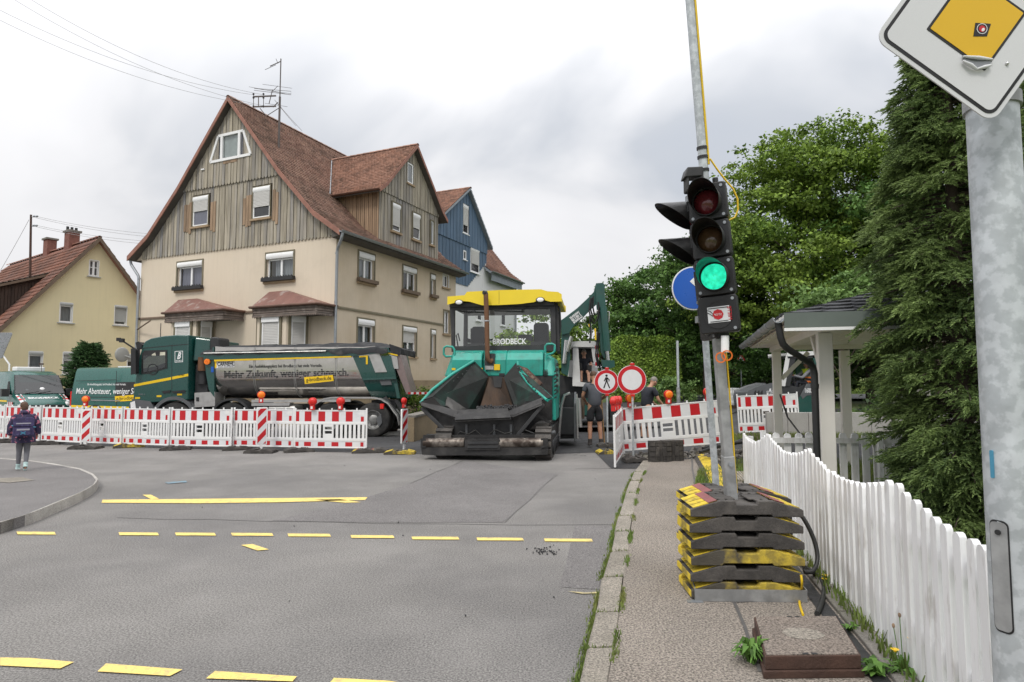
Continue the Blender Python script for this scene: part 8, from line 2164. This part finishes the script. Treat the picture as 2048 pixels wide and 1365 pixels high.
# people
def skin(name,V,E,Rr,m,par,sub=2):
 me=bpy.data.meshes.new(name); me.from_pydata([tuple(v) for v in V],E,[]); me.materials.append(m)
 o=bpy.data.objects.new(name,me); COL.objects.link(o); o.parent=par
 sk=o.modifiers.new('skin','SKIN'); sk.use_smooth_shade=True ; sk.branch_smoothing=.3
 for i,r in enumerate(Rr):me.skin_vertices[0].data[i].radius=(r,r) if isinstance(r,(int,float)) else r
 me.skin_vertices[0].data[0].use_root=True
 s=o.modifiers.new('subsurf','SUBSURF'); s.levels=s.render_levels=sub
 return o
def person(label,loc,rz,J,k=1.0,skinm='skin',top='shirt_grey',sleeve=.55,legs='shorts_black',leglen=.75,boots='boot',hair='hair_brown',group=None ,hat=None ,vest=None ,hairlen=0.,shoulders=1.0,fat=1.0):
 """J: joints of a 1.75 m figure facing +y (x right): pelvis chest neck head, sl el hl / sr er hr, hipl kl al tl / hipr kr ar tr"""
 t=thing('person',label,'person',loc,rz,group); t.scale=(k,)*3
 g=lambda n:Vector(J[n])
 pv,ch,nk,hd=g('pelvis'),g('chest'),g('neck'),g('head')
 V=[pv,pv.lerp(ch,.5),ch,nk,hd-(hd-nk)*.35,hd,hd+(hd-nk).normalized()*.085]; Rr=[.125*fat,.115*fat,(.135*fat,.105*fat),.055,.06,.085,.06]
 E=[(0,1),(1,2),(2,3),(3,4),(4,5),(5,6)]
 for s in ('l','r'):
  a=len(V); sh,el,hn=g('s'+s),g('e'+s),g('h'+s); V+=[sh,sh.lerp(el,.5),el,el.lerp(hn,.55),hn]; Rr+=[.062,.050,.040,.036,.026]; E+=[(2,a),(a,a+1),(a+1,a+2),(a+2,a+3),(a+3,a+4)]
  a=len(V); hp,kn,an=g('hip'+s),g('k'+s),g('a'+s); tp2=g('t'+s) if 't'+s in J else an+Vector((0,.13,-.04))
  V+=[hp,hp.lerp(kn,.5),kn,kn.lerp(an,.3),an,tp2]; Rr+=[.092,.078,.055,.058,.038,.033]; E+=[(0,a),(a,a+1),(a+1,a+2),(a+2,a+3),(a+3,a+4),(a+4,a+5)]
 body=skin('body',V,E,Rr,M[skinm],t)
 V=[ch,pv.lerp(ch,.5),pv-Vector((0,0,.09)),ch.lerp(nk,.6)]; Rr=[(.168*fat,.135*fat),.156*fat,.166*fat,.09]; E=[(0,1),(1,2),(0,3)]
 for s in ('l','r'):
  a=len(V); sh,el,hn=g('s'+s),g('e'+s),g('h'+s); V+=[sh]; Rr+=[.080]; E+=[(0,a)]
  if sleeve<=1:V+=[sh.lerp(el,sleeve)]; Rr+=[.068]; E+=[(a,a+1)]
  else :V+=[el,el.lerp(hn,.9)]; Rr+=[.056,.042]; E+=[(a,a+1),(a+1,a+2)]
 sh_=skin('shirt',V,E,Rr,M[top],t)
 if vest:
  V=[ch,pv.lerp(ch,.5),pv+Vector((0,0,.06)),ch.lerp(nk,.45)]; skin('vest',V,[(0,1),(1,2),(0,3)],[(.185,.14),.158,.158,.12],M[vest],t)
  b=MB(); b.ring(pv.lerp(ch,.55),(ch-pv),.16,.168,.05,20); b.ring(pv.lerp(ch,.15),(ch-pv),.158,.166,.05,20); b.build('orange_band',M['hiviz_orange'],t)
 V=[pv+Vector((0,0,.10)),pv-Vector((0,0,.06))]; Rr=[.146*fat,.145*fat]; E=[(0,1)]
 for s in ('l','r'):
  a=len(V); hp,kn,an=g('hip'+s),g('k'+s),g('a'+s); V+=[hp]; Rr+=[.112]; E+=[(1,a)]
  if leglen<=1:V+=[hp.lerp(kn,leglen*.5),hp.lerp(kn,leglen)]; Rr+=[.105,.098]; E+=[(a,a+1),(a+1,a+2)]
  else :V+=[hp.lerp(kn,.5),kn,kn.lerp(an,.92)]; Rr+=[.092,.068,.048]; E+=[(a,a+1),(a+1,a+2),(a+2,a+3)]
 skin('trousers' if leglen>1 else 'shorts',V,E,Rr,M[legs],t)
 for s in ('l','r'):
  an=g('a'+s); tp2=g('t'+s) if 't'+s in J else an+Vector((0,.13,-.04)); up=(g('k'+s)-an).normalized()
  d=tp2-an
  skin('boot',[an+up*.02,an+d*.02-up*.03,an+d*.55-up*.01,tp2,an+up*.10,an-d*.25-up*.035],[(0,1),(1,2),(2,3),(0,4),(1,5)],[.055,.052,.050,.036,.052,.04],M[boots],t)
  el,hn=g('e'+s),g('h'+s); d=(hn-el).normalized(); sd=d.cross(Vector((0,1,0.2))).normalized(); nn=d.cross(sd)
  V=[hn,hn+d*.05,hn+d*.085]; Rr=[.028,(.04,.02),(.04,.018)]; E=[(0,1),(1,2)]
  for i,ln in enumerate((.066,.078,.072,.055)):
   a=len(V); bs=hn+d*.085+sd*(-.03+.02*i); V+=[bs,bs+d*ln*.5+nn*.008,bs+d*ln*.85+nn*.03]; Rr+=[.0095,.009,.007]; E+=[(2,a),(a,a+1),(a+1,a+2)]
  a=len(V); V+=[hn+d*.03-sd*.035,hn+d*.065-sd*.055+nn*.015]; Rr+=[.012,.009]; E+=[(1,a),(a,a+1)]
  skin('hand',V,E,Rr,M[skinm],t,1)
 ax=(hd-nk).normalized(); fw=Vector(J.get('face',(0,1,0))).normalized(); fw=(fw-ax*fw.dot(ax)).normalized(); rt=fw.cross(ax)
 b=MB(); b.sph(hd+ax*.035,.078,.092,.112,18,12,rot=(0,0,math.atan2(-fw.x,fw.y))); b.build('head',M[skinm],t,smooth=80)
 b=MB(); b.sph(hd+fw*.092+ax*.012,.016,.024,.026,8,6);
 for s in (-1,1):b.sph(hd+rt*s*.080+ax*.015,.012,.022,.034,8,6)
 b.build('nose_and_ears',M[skinm],t,kind='stuff')
 b=MB()
 for s in (-1,1):b.sph(hd+fw*.082+rt*s*.031+ax*.042,.012,.008,.008,8,5)
 b.build('eyes',M['ink'],t,kind='stuff')
 b=MB(); b.sph(hd+fw*.086-ax*.030,.026,.008,.007,8,5); b.build('mouth',M['skin_tan'],t)
 b=MB(); b.sph(hd+ax*.065-fw*.016,.086,.096,.098,18,12,rot=(0,0,math.atan2(-fw.x,fw.y)))
 if hairlen:b.sph(hd-fw*.05+ax*.0,.072,.055,.10+hairlen,14,10)
 b.build('hair',M[hair],t,smooth=80)
 if hat:
  b=MB(); b.sph(hd+ax*.085,.096,.104,.07,18,10,rot=(0,0,math.atan2(-fw.x,fw.y))); b.sph(hd+ax*.085+fw*.12,.075,.075,.012,14,6,rot=(-.1,0,math.atan2(-fw.x,fw.y))); b.build('cap',M[hat],t,smooth=80)
 return t,g
def stand(**o):
 J=dict(pelvis=(0,0,.95),chest=(0,.01,1.32),neck=(0,0,1.50),head=(0,.02,1.60),sl=(-.19,0,1.42),el=(-.27,-.03,1.14),hl=(-.27,.08,.90),sr=(.19,0,1.42),er=(.27,-.03,1.14),hr=(.27,.08,.90),hipl=(-.09,0,.90),kl=(-.11,.02,.50),al=(-.12,-.02,.09),hipr=(.09,0,.90),kr=(.12,.02,.50),ar=(.14,-.02,.09)); J.update(o); return J
def sit(**o):
 J=dict(pelvis=(0,0,.0),chest=(0,-.03,.38),neck=(0,-.02,.56),head=(0,.0,.67),sl=(-.19,-.03,.48),el=(-.27,.08,.22),hl=(-.22,.33,.25),sr=(.19,-.03,.48),er=(.27,.08,.22),hr=(.22,.33,.25),hipl=(-.09,.05,.0),kl=(-.14,.45,.05),al=(-.13,.50,-.38),hipr=(.09,.05,.0),kr=(.14,.45,.05),ar=(.13,.50,-.38)); J.update(o); return J
GWK='workers of the paving crew'
w1p=G(1190,893,.03)
person('worker in grey t-shirt and black shorts seen from behind beside the paver',(w1p.x,w1p.y,.02),R(6),stand(er=(.28,.05,1.16),hr=(.16,.28,1.05),el=(-.27,.06,1.15),hl=(-.14,.27,1.02),head=(0,.06,1.59)),1.10,'skin_tan','shirt_grey',.6,'shorts_black',.88,'boot','hair_brown',GWK,fat=1.12)
w2p=Vector((xat(1290,15.6),15.6,.1))
person('worker in black bending forward behind the round red sign',w2p,R(-60),stand(chest=(0,.12,1.29),neck=(0,.2,1.46),head=(0,.27,1.54),sl=(-.19,.12,1.38),sr=(.19,.12,1.38),el=(-.25,.3,1.15),hl=(-.2,.5,1.0),er=(.27,.2,1.1),hr=(.25,.42,.92)),1.0,'skin_tan','shirt_black',.7,'shorts_black',.9,'boot','hair_grey',GWK)
op=ep(303,700,.25)
person('excavator operator in dark t-shirt and shorts sitting in the white cab',rootm(exc)@Vector((op.x,.45,op.z)),exc.rotation_euler[2]+R(180),sit(kl=(-.13,.4,.02),kr=(.13,.4,.02),al=(-.15,.46,-.42),ar=(.12,.46,-.42)),.95,'skin','shirt_black',.55,'shorts_black',.7,'boot','hair_grey',GWK)
dp_=rp_(716,830,.8)
person('roller driver in high visibility vest and grey cap seen in profile',rootm(rol)@Vector((dp_.x-.2,.55,dp_.z)),R(90),sit(hl=(-.2,.62,.30),hr=(.2,.62,.30),el=(-.27,.3,.20),er=(.27,.3,.20)),1.02,'skin_tan','shirt_long_grey',2,'shirt_black',2,'boot','hair_grey',GWK,hat='cap_grey',vest='hiviz')
gp0=G(44,941,ZL)
gj=stand(hipl=(-.07,0,.88),hipr=(.07,0,.88),kl=(-.08,.06,.50),al=(-.09,.10,.08),kr=(.08,.03,.50),ar=(.07,-.14,.13),tr=(.06,-.10,.0),el=(-.25,.02,1.14),er=(.25,.02,1.14),hl=(-.26,.1,.95),hr=(.26,.1,.95),head=(-.02,.03,1.62),face=(-.35,1,-.1))
gt,gg=person('schoolgirl in dark floral jacket walking away with a purple satchel',gp0,R(36),gj,.665,'skin','jacket_floral',2,'leggings',2,'shoe_mint','hair_brown',hairlen=.02)
b=MB(); b.lathe([(.255,.72),(.25,.85),(.235,1.05),(.225,1.25),(.18,1.40),(.10,1.49),(.095,1.53)],(0,0,0),(0,0,1),22,cap=False )
b.v=[(x*1.02,y*.78,z) for x,y,z in b.v]; b.build('jacket',M['jacket_floral'],gt,smooth=80)
for s in (-1,1):
 b=MB(); b.tube([(s*.19,0,1.40),(s*.27,.0,1.15),(s*.285,.06,.93)],[.085,.085,.075],12); b.build('jacket_sleeve',M['jacket_floral'],gt,smooth=80)
b=MB(); b.sph((0,-.02,1.50),.12,.11,.07,14,8); b.build('hood',M['jacket_floral'],gt,smooth=80)
bag=thing('school_bag','purple satchel with blue straps on the back of the schoolgirl','school bag',gp0,R(36)); bag.scale=(.665,)*3
b=MB(); b.rbox(-.215,.215,-.42,-.19,.90,1.36,.06,'y'); b.build('body',M['bag_purple'],bag,smooth=30,bevel=.03)
MB().rbox(-.215,.215,-.438,-.42,1.16,1.38,.05,'y').build('flap',M['bag_purple'],bag,smooth=30,bevel=.008); MB().box(-.15,.15,-.446,-.438,1.22,1.25).build('reflector',M['bag_grey'],bag)
MB().rbox(-.15,.15,-.48,-.42,.93,1.12,.04,'y').build('front_pocket',M['bag_purple'],bag,smooth=30,bevel=.015); MB().box(-.13,.13,-.486,-.48,1.06,1.10).build('reflector',M['bag_grey'],bag)
b=MB(); b.beam((-.05,-.485,.96),(.05,-.485,1.03),.012,.02); b.beam((.05,-.485,.96),(-.05,-.485,1.03),.012,.02); b.build('star_patch',M['bag_blue'],bag)
b=MB(); b.tube([(-.24,-.2,1.18),(-.225,-.3,1.17),(-.21,-.43,1.18)],.014,6); b.build('side_strap',M['bag_blue'],bag); b=MB(); b.tube([(.24,-.2,1.12),(.225,-.3,1.12),(.21,-.43,1.14)],.014,6); b.build('side_strap',M['bag_blue'],bag)
# trees and plants
RS=np.random.RandomState(77)
def unit(v):return v/np.maximum(np.linalg.norm(v,axis=-1,keepdims=True ),1e-9)
def leaves(P,nrm,size,rs,jitter=.9,asp=.62,fold=.25):
 n=len(P); nn=unit(nrm+jitter*rs.randn(n,3)); a=unit(np.cross(nn,rs.randn(n,3))); b=np.cross(nn,a); s=size*(.6+.8*rs.rand(n,1))
 V=np.stack([P-a*s,P+b*s*asp+nn*s*fold,P+a*s-nn*s*fold,P-b*s*asp+nn*s*fold],1)
 return V.reshape(-1,3),np.arange(n*4).reshape(n,4)
def crown_pts(ells,n_cl,per,spread,rs,shell=.55):
 vol=np.array([e[1][0]*e[1][1]*e[1][2] for e in ells])**.8; vol=vol/vol.sum(); C=[]; N=[]
 for (c,r),v in zip(ells,vol):
  k=int(n_cl*v); d=unit(rs.randn(k,3)); rad=(shell+(1.04-shell)*rs.rand(k,1)**.6)*(1+.10*np.sin(5*d[:,:1]+3*d[:,1:2]))
  C.append(np.array(c)+d*rad*np.array(r)); N.append(d)
 C,N=np.concatenate(C),np.concatenate(N); k=len(C); g=16; k2=k//g*g
 B=np.repeat(C[:k2:g],g,0); o=rs.randn(k2,3)*np.array([1,1,.30])*spread*2.0; o[:,2]-=.35*np.hypot(o[:,0],o[:,1])**1.3; C,N=B+o,np.repeat(N[:k2:g],g,0); k=k2
 off=rs.randn(k,per,3)*spread*.62*(.5+rs.rand(k,1,1))*np.array([1,1,.5])
 P=(C[:,None ]+off).reshape(-1,3); Nn=np.repeat(N,per,0)*.6+np.array([0,0,.8]); return C,P,Nn
def tree(name,label,base,ells,n_cl,per,spread,size,lm,seed,trunk=.18,lean=(0,0),shell=.55,group=None ,cat='tree',limbs=16):
 rs=np.random.RandomState(seed); t=thing(name,label,cat,base,0,group)
 C,P,N=crown_pts(ells,n_cl,per,spread,rs,shell); V,Fa=leaves(P,N,size,rs); np_mesh('crown',V,Fa,M[lm],t)
 zc=ells[0][0][2]; b=MB(); top=Vector(ells[0][0])*.9; pts=[Vector((0,0,-.3)),Vector((top.x*.3,top.y*.3,zc*.3)),Vector((top.x*.7,top.y*.6,zc*.7)),top]
 b.tube(pts,[trunk*1.25,trunk,trunk*.7,trunk*.25],9)
 for i in rs.choice(len(C),min(limbs,len(C)),False ):
  e=Vector(C[i]); s=pts[1].lerp(pts[3],rs.uniform(.15,.9)); m=s.lerp(e,.5)+Vector((0,0,-.06*(e-s).length)); b.tube([s,m,e],[trunk*.34,trunk*.2,trunk*.06],5)
 b.build('trunk',M['bark'],t,smooth=60); return t
def gb(px,Y,dz=0.):x=xat(px,Y); return (x,Y,hgt(x,Y)+dz if Y>20 else dz)
GT='broadleaf trees on the bank'
tree('broadleaf_tree','big light green broadleaf tree behind the pavilion and traffic light',gb(1640,28),[((0,0,7.9),(4.3,3.4,4.9)),((-2.4,-.3,6.2),(2.3,2.1,3.1)),((2.0,-.6,10.2),(2.2,2,2.5)),((-1.0,0,10.9),(2.0,1.9,2.0)),((-3.3,.4,8.0),(1.3,1.3,2.3)),((4.0,0,8.2),(2.3,2,4.0))],2300,44,.38,.085,'leaf_light',1,.2,shell=.72,group=GT)
tree('broadleaf_tree','loose tree crown rising behind the top of the near conifer',gb(1880,24),[((0,0,7.6),(2.4,2,3.0)),((-1.6,0,8.6),(1.1,1,1.2))],480,36,.32,.075,'leaf_mid',2,.18,group=GT)
tree('broadleaf_tree','mid green feathery tree behind the clipped hedge',gb(1318,36),[((0,0,5.4),(2.4,2.1,2.9)),((-1.8,0,4.6),(1.4,1.4,1.7)),((1.9,0,4.6),(1.5,1.4,1.9)),((.3,0,2.6),(2.3,1.5,1.5))],860,34,.34,.095,'leaf_mid',3,.2,shell=.65,group=GT)
tree('broadleaf_tree','dark tree just left of the traffic light pole behind the blue sign',gb(1415,31),[((0,0,5.8),(1.9,1.8,3.3)),((1.7,0,4.0),(1.6,1.5,1.8))],760,34,.32,.09,'leaf_mid',4,.2,shell=.6,group=GT)
tree('broadleaf_tree','distant dark tree behind the excavator boom',gb(1232,44),[((0,0,3.4),(2.6,2,3.0)),((-2.4,0,3.0),(1.6,1.6,2.4)),((2.2,-.3,3),(1.9,1.8,2.3))],560,24,.36,.13,'leaf_dark',5,.2,shell=.6,group=GT)
tree('broadleaf_tree','bright tree seen through and beside the paver windscreen',gb(1085,38),[((0,0,3.1),(2.6,2.2,2.6)),((2.2,0,3.6),(1.4,1.3,1.7))],560,24,.36,.12,'leaf_light',6,.18,shell=.6,group=GT)
tree('broadleaf_tree','dark tree in the shade behind the right pavilion posts',gb(1740,30),[((0,0,3.4),(2.8,2,2.9)),((2.4,0,4.2),(2,1.8,3.2))],620,24,.34,.115,'leaf_dark',7,.2,shell=.55,group=GT)
tree('broadleaf_tree','dark bush mass between the traffic light pole and the far warning sign',gb(1455,41),[((0,0,2.0),(2.4,1.6,1.9)),((2.5,-1.0,2.8),(1.6,1.4,2.6))],420,24,.34,.12,'leaf_mid',8,.14,shell=.55,group=GT)
tree('shrub','dense shrub on the bank behind the roller bonnet',gb(1530,33),[((0,0,1.2),(1.9,1.2,1.6)),((1.5,0,1.9),(1.5,1.2,1.9))],330,22,.28,.09,'leaf_mid',9,.08,group='shrubs on the bank',cat='shrub')
tree('shrub','low brownish scrub behind the grey retaining wall',gb(1830,20),[((0,0,.9),(2.4,.9,.9)),((2.2,0,1.2),(1.8,.9,1.2))],260,20,.22,.07,'leaf_dark',10,.06,group='shrubs on the bank',cat='shrub')
tree('shrub','low leafy shrub beside the bare steel post',gb(1325,28),[((0,0,.8),(1.0,.7,.9))],110,20,.2,.075,'leaf_pale',11,.05,group='shrubs on the bank',cat='shrub')
tree('shrub','pale green leafy shrub rising over the pavilion roof',(xat(1690,15.6),15.6,0),[((-.1,0,4.0),(.75,.6,.7)),((.5,0,3.6),(.8,.6,.8)),((-.5,0,3.6),(.5,.5,.5))],230,16,.16,.065,'leaf_pale',12,.06,cat='shrub',shell=.4)
tree('shrub','green climbing plants growing on the low garden wall by the beige house',(xat(850,20.3),20.3,.3),[((0,0,.75),(.95,.35,.32)),((.6,.6,.85),(.7,.4,.35))],120,18,.12,.05,'leaf_light',13,.04,cat='shrub')
h0,h1=gb(1234,31),gb(1352,31)
hd_=thing('hedge','clipped box shaped green hedge above the side road','hedge',h0); Lh=h1[0]-h0[0]+.2; zh=zat(676,31)-h0[2]
rs=np.random.RandomState(4); n=30000; P=rs.rand(n,3)*np.array([Lh,1.5,zh]); f=rs.randint(0,4,n); P[f==0,1]=0; P[f==1,2]=zh; P[(f==2),0]=np.where(rs.rand((f==2).sum())<.5,0,Lh); P[f==3,1]=0
P[:,2]=np.minimum(P[:,2],zh-.25*np.clip((P[:,0]-Lh*.78)/(Lh*.22),0,1)**2*2-.2*np.clip((.35-P[:,0])/.35,0,1)**2)
P+=rs.randn(n,3)*.045+np.array([0,0,.06])*np.sin(P[:,:1]*3.1); N=np.where((f==1)[:,None ],[0,0,1.],[0,-1.,.35]); V,Fa=leaves(P,N,.062,rs,.6); np_mesh('foliage',V,Fa,M['hedge'],hd_)
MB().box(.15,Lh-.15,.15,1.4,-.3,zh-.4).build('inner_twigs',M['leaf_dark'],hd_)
# conifers
def twig(n,L,w,rs):
 t=np.linspace(0,1,n); ang=rs.rand(n)*6.283; el=.9-.5*t+.2*rs.randn(n)
 d=np.stack([np.cos(el),np.sin(el)*np.cos(ang),np.sin(el)*np.sin(ang)*.6],1); b=np.stack([t*L,0*t,-.12*L*t*t],1); l=L*.34*(1-.35*t)[:,None ]; s=unit(np.cross(d,rs.randn(n,3)))*w
 return np.stack([b-s,b+s,b+d*l+s*.4,b+d*l-s*.4],1)
def place(T,P,X,Z,sc):
 Y=unit(np.cross(Z,X)); Z=np.cross(X,Y); R3=np.stack([X,Y,Z],2); V=np.einsum('kij,nvj->knvi',R3,T)*sc[:,None ,None ,None ]+P[:,None ,None ]; return V.reshape(-1,3)
def conifer(label,base,Hh,rad,nb,tw,T,seed,m,tip,droop=.25,name='conifer',z0=.15):
 rs=np.random.RandomState(seed); t=thing(name,label,'conifer',base); P,X,Z,S,isT=[],[],[],[],[]; wood=MB()
 wood.tube([(0,0,-.2),(0,0,Hh*.5),(0,0,Hh)],[.11,.07,.015],8)
 for i in range(nb):
  u=(i+rs.rand())/nb; z=z0+(Hh-z0)*(1-(1-u)**1.0)*.985; r=rad(z)*rs.uniform(.72,1.12); az=rs.rand()*6.283; d=np.array([math.cos(az),math.sin(az),0.]); lift=rs.uniform(.05,.35)
  def bp(s):return np.array([0,0,z])+d*r*s+np.array([0,0,r*(lift*s-(lift*.6+droop)*s*s)])
  wood.tube([Vector(bp(s)) for s in (0,.5,1)],[.018,.011,.004],4)
  sd=np.array([-d[1],d[0],0.])
  for k in range(tw):
   s=1-.72*rs.rand()**1.35; q=bp(s); side=rs.uniform(-1,1); fl=(1-s)*.75+.12
   x=unit(d*(1.0-.35*abs(side))+sd*side*.95+np.array([0,0,rs.uniform(-.62,.22)-droop*.5])); P.append(q+sd*side*fl*r*.55+np.array([0,0,rs.randn()*.035])); X.append(x); Z.append(unit(np.array([0,0,1.])+.35*rs.randn(3))); S.append(rs.uniform(.75,1.25)); isT.append(s>.86 and rs.rand()<.38)
 P,X,Z,S,isT=map(np.array,(P,X,Z,S,isT))
 for sel,mm_,nm in ((~isT,m,'foliage'),(isT,tip,'young_shoots')):
  V=place(T,P[sel],X[sel],Z[sel],S[sel]); np_mesh(nm,V,np.arange(len(V)).reshape(-1,4),M[mm_],t)
 wood.build('trunk',M['bark'],t,smooth=60); return t
rs=np.random.RandomState(3)
def rad_(z):return float(np.interp(z,[0,.5,1.2,2.2,3.2,4.3,5.2,6.4],[.66,.70,.76,.92,.86,.62,.42,.05]))
conifer('large drooping spruce at the right between the pavilion and the lamp post',(4.92,6.75,0),6.4,rad_,420,58,twig(22,.145,.0054,rs),5,'needle','needle_tip')
conifer('second dark spruce in the garden right of the lamp post',(6.9,7.6,0),6.2,rad_,170,20,twig(22,.24,.006,rs),6,'needle','needle_tip')
T2=twig(16,.34,.022,rs)
conifer('dark green column shaped conifer in front of the yellow house beside the vans',(xat(176,26.5),26.5,0),3.3,lambda z:float(np.interp(z,[0,.8,1.9,2.7,3.3],[.8,.86,.62,.36,.05])),130,14,T2,7,'thuja','thuja',-.5,'thuja_tree')
rs=np.random.RandomState(9); P=np.stack([rs.uniform(12,70,16000),rs.uniform(48,58,16000),rs.rand(16000)**.8*7.0],1); P[:,2]*=.6+.25*np.sin(P[:,0]*.45)+.15*np.sin(P[:,0]*1.3+1); P[:,2]+=2.2
V,Fa=leaves(P,np.tile([0,-.6,.6],(16000,1)),.30,rs); np_mesh('far_wood',V,Fa,M['leaf_dark'],kind='stuff')
# weeds and dandelions
def plant(name,label,p,n,h,w,lw,m,seed,flowers=(),cat='plant',group=None ):
 rs=np.random.RandomState(seed); t=thing(name,label,cat,p,0,group); V=[]
 for i in range(n):
  az=rs.rand()*6.283; d=np.array([math.cos(az),math.sin(az),0.]); s=np.array([-d[1],d[0],0])*lw*rs.uniform(.6,1.2); L_=w*rs.uniform(.5,1); hh=h*rs.uniform(.4,1); b0=np.array([rs.randn()*w*.12,rs.randn()*w*.12,0])
  q=[b0,b0+d*L_*.5+np.array([0,0,hh]),b0+d*L_+np.array([0,0,hh*rs.uniform(.5,1)])]; V+=[q[0]-s*.3,q[0]+s*.3,q[1]+s,q[1]-s,q[1]-s,q[1]+s,q[2]+s*.15,q[2]-s*.15]
 np_mesh('leaves',V,np.arange(len(V)).reshape(-1,4),M[m],t)
 for x,y,z,c in flowers:
  b=MB(); b.tube([(x*.2,y*.2,0),(x*.7,y*.7,z*.6),(x,y,z)],.0025,5); b.build('stem',M['weed'],t)
  b=MB()
  if c:
   for i in range(18):a=i*2.4; b.add([(x,y,z),(x+.022*math.cos(a),y+.022*math.sin(a),z+.008),(x+.022*math.cos(a+.3),y+.022*math.sin(a+.3),z+.008)],[(0,1,2)])
   b.sph((x,y,z),.009,n=8,k=6); b.build('flower',M['ink_yellow'],t)
  else :b.sph((x,y,z),.008,.008,.014,8,6); b.build('seed_head',M['wood_brown'],t)
 return t
GW2='weeds by the fence and box cover'
plant('weed','bright green weed growing at the left side of the shaft cover',G(1503,1325,ZS),60,.13,.13,.012,'weed',1,group=GW2)
plant('weed','broad leafed weed at the front right corner of the shaft cover',G(1752,1350,ZS),26,.07,.12,.022,'weed',2,group=GW2)
plant('dandelion','dandelion with open yellow flower and tall brown seed heads by the near fence',G(1808,1352,ZS),22,.08,.14,.014,'weed',3,((-.055,-.02,.14,1),(.02,.05,.30,0),(.07,.02,.30,0),(-.01,.06,.24,0),(.05,.0,.19,1)),group=GW2)
plant('dandelion','small yellow flower at the fence foot behind the rubber plate stack',G(1648,1172,ZS),10,.04,.06,.012,'weed',4,((.0,-.01,.05,1),(.02,.02,.07,1)),group=GW2)
plant('weed','small tuft of weed beside the drain under the fence',G(1700,1262,ZS),16,.05,.08,.012,'weed',5,group=GW2)
struct(MB().prism([(13.9,.02),(14.95,.02),(14.95,.42),(14.3,.36)],4.6,14,'x').build('garden_bed',M['earth']))
grass_mesh('bed_grass',[(ru(4.6,13),ru(14.0,14.9),.30) for k in range(5000)],M['grass'],.04,.2,.012)
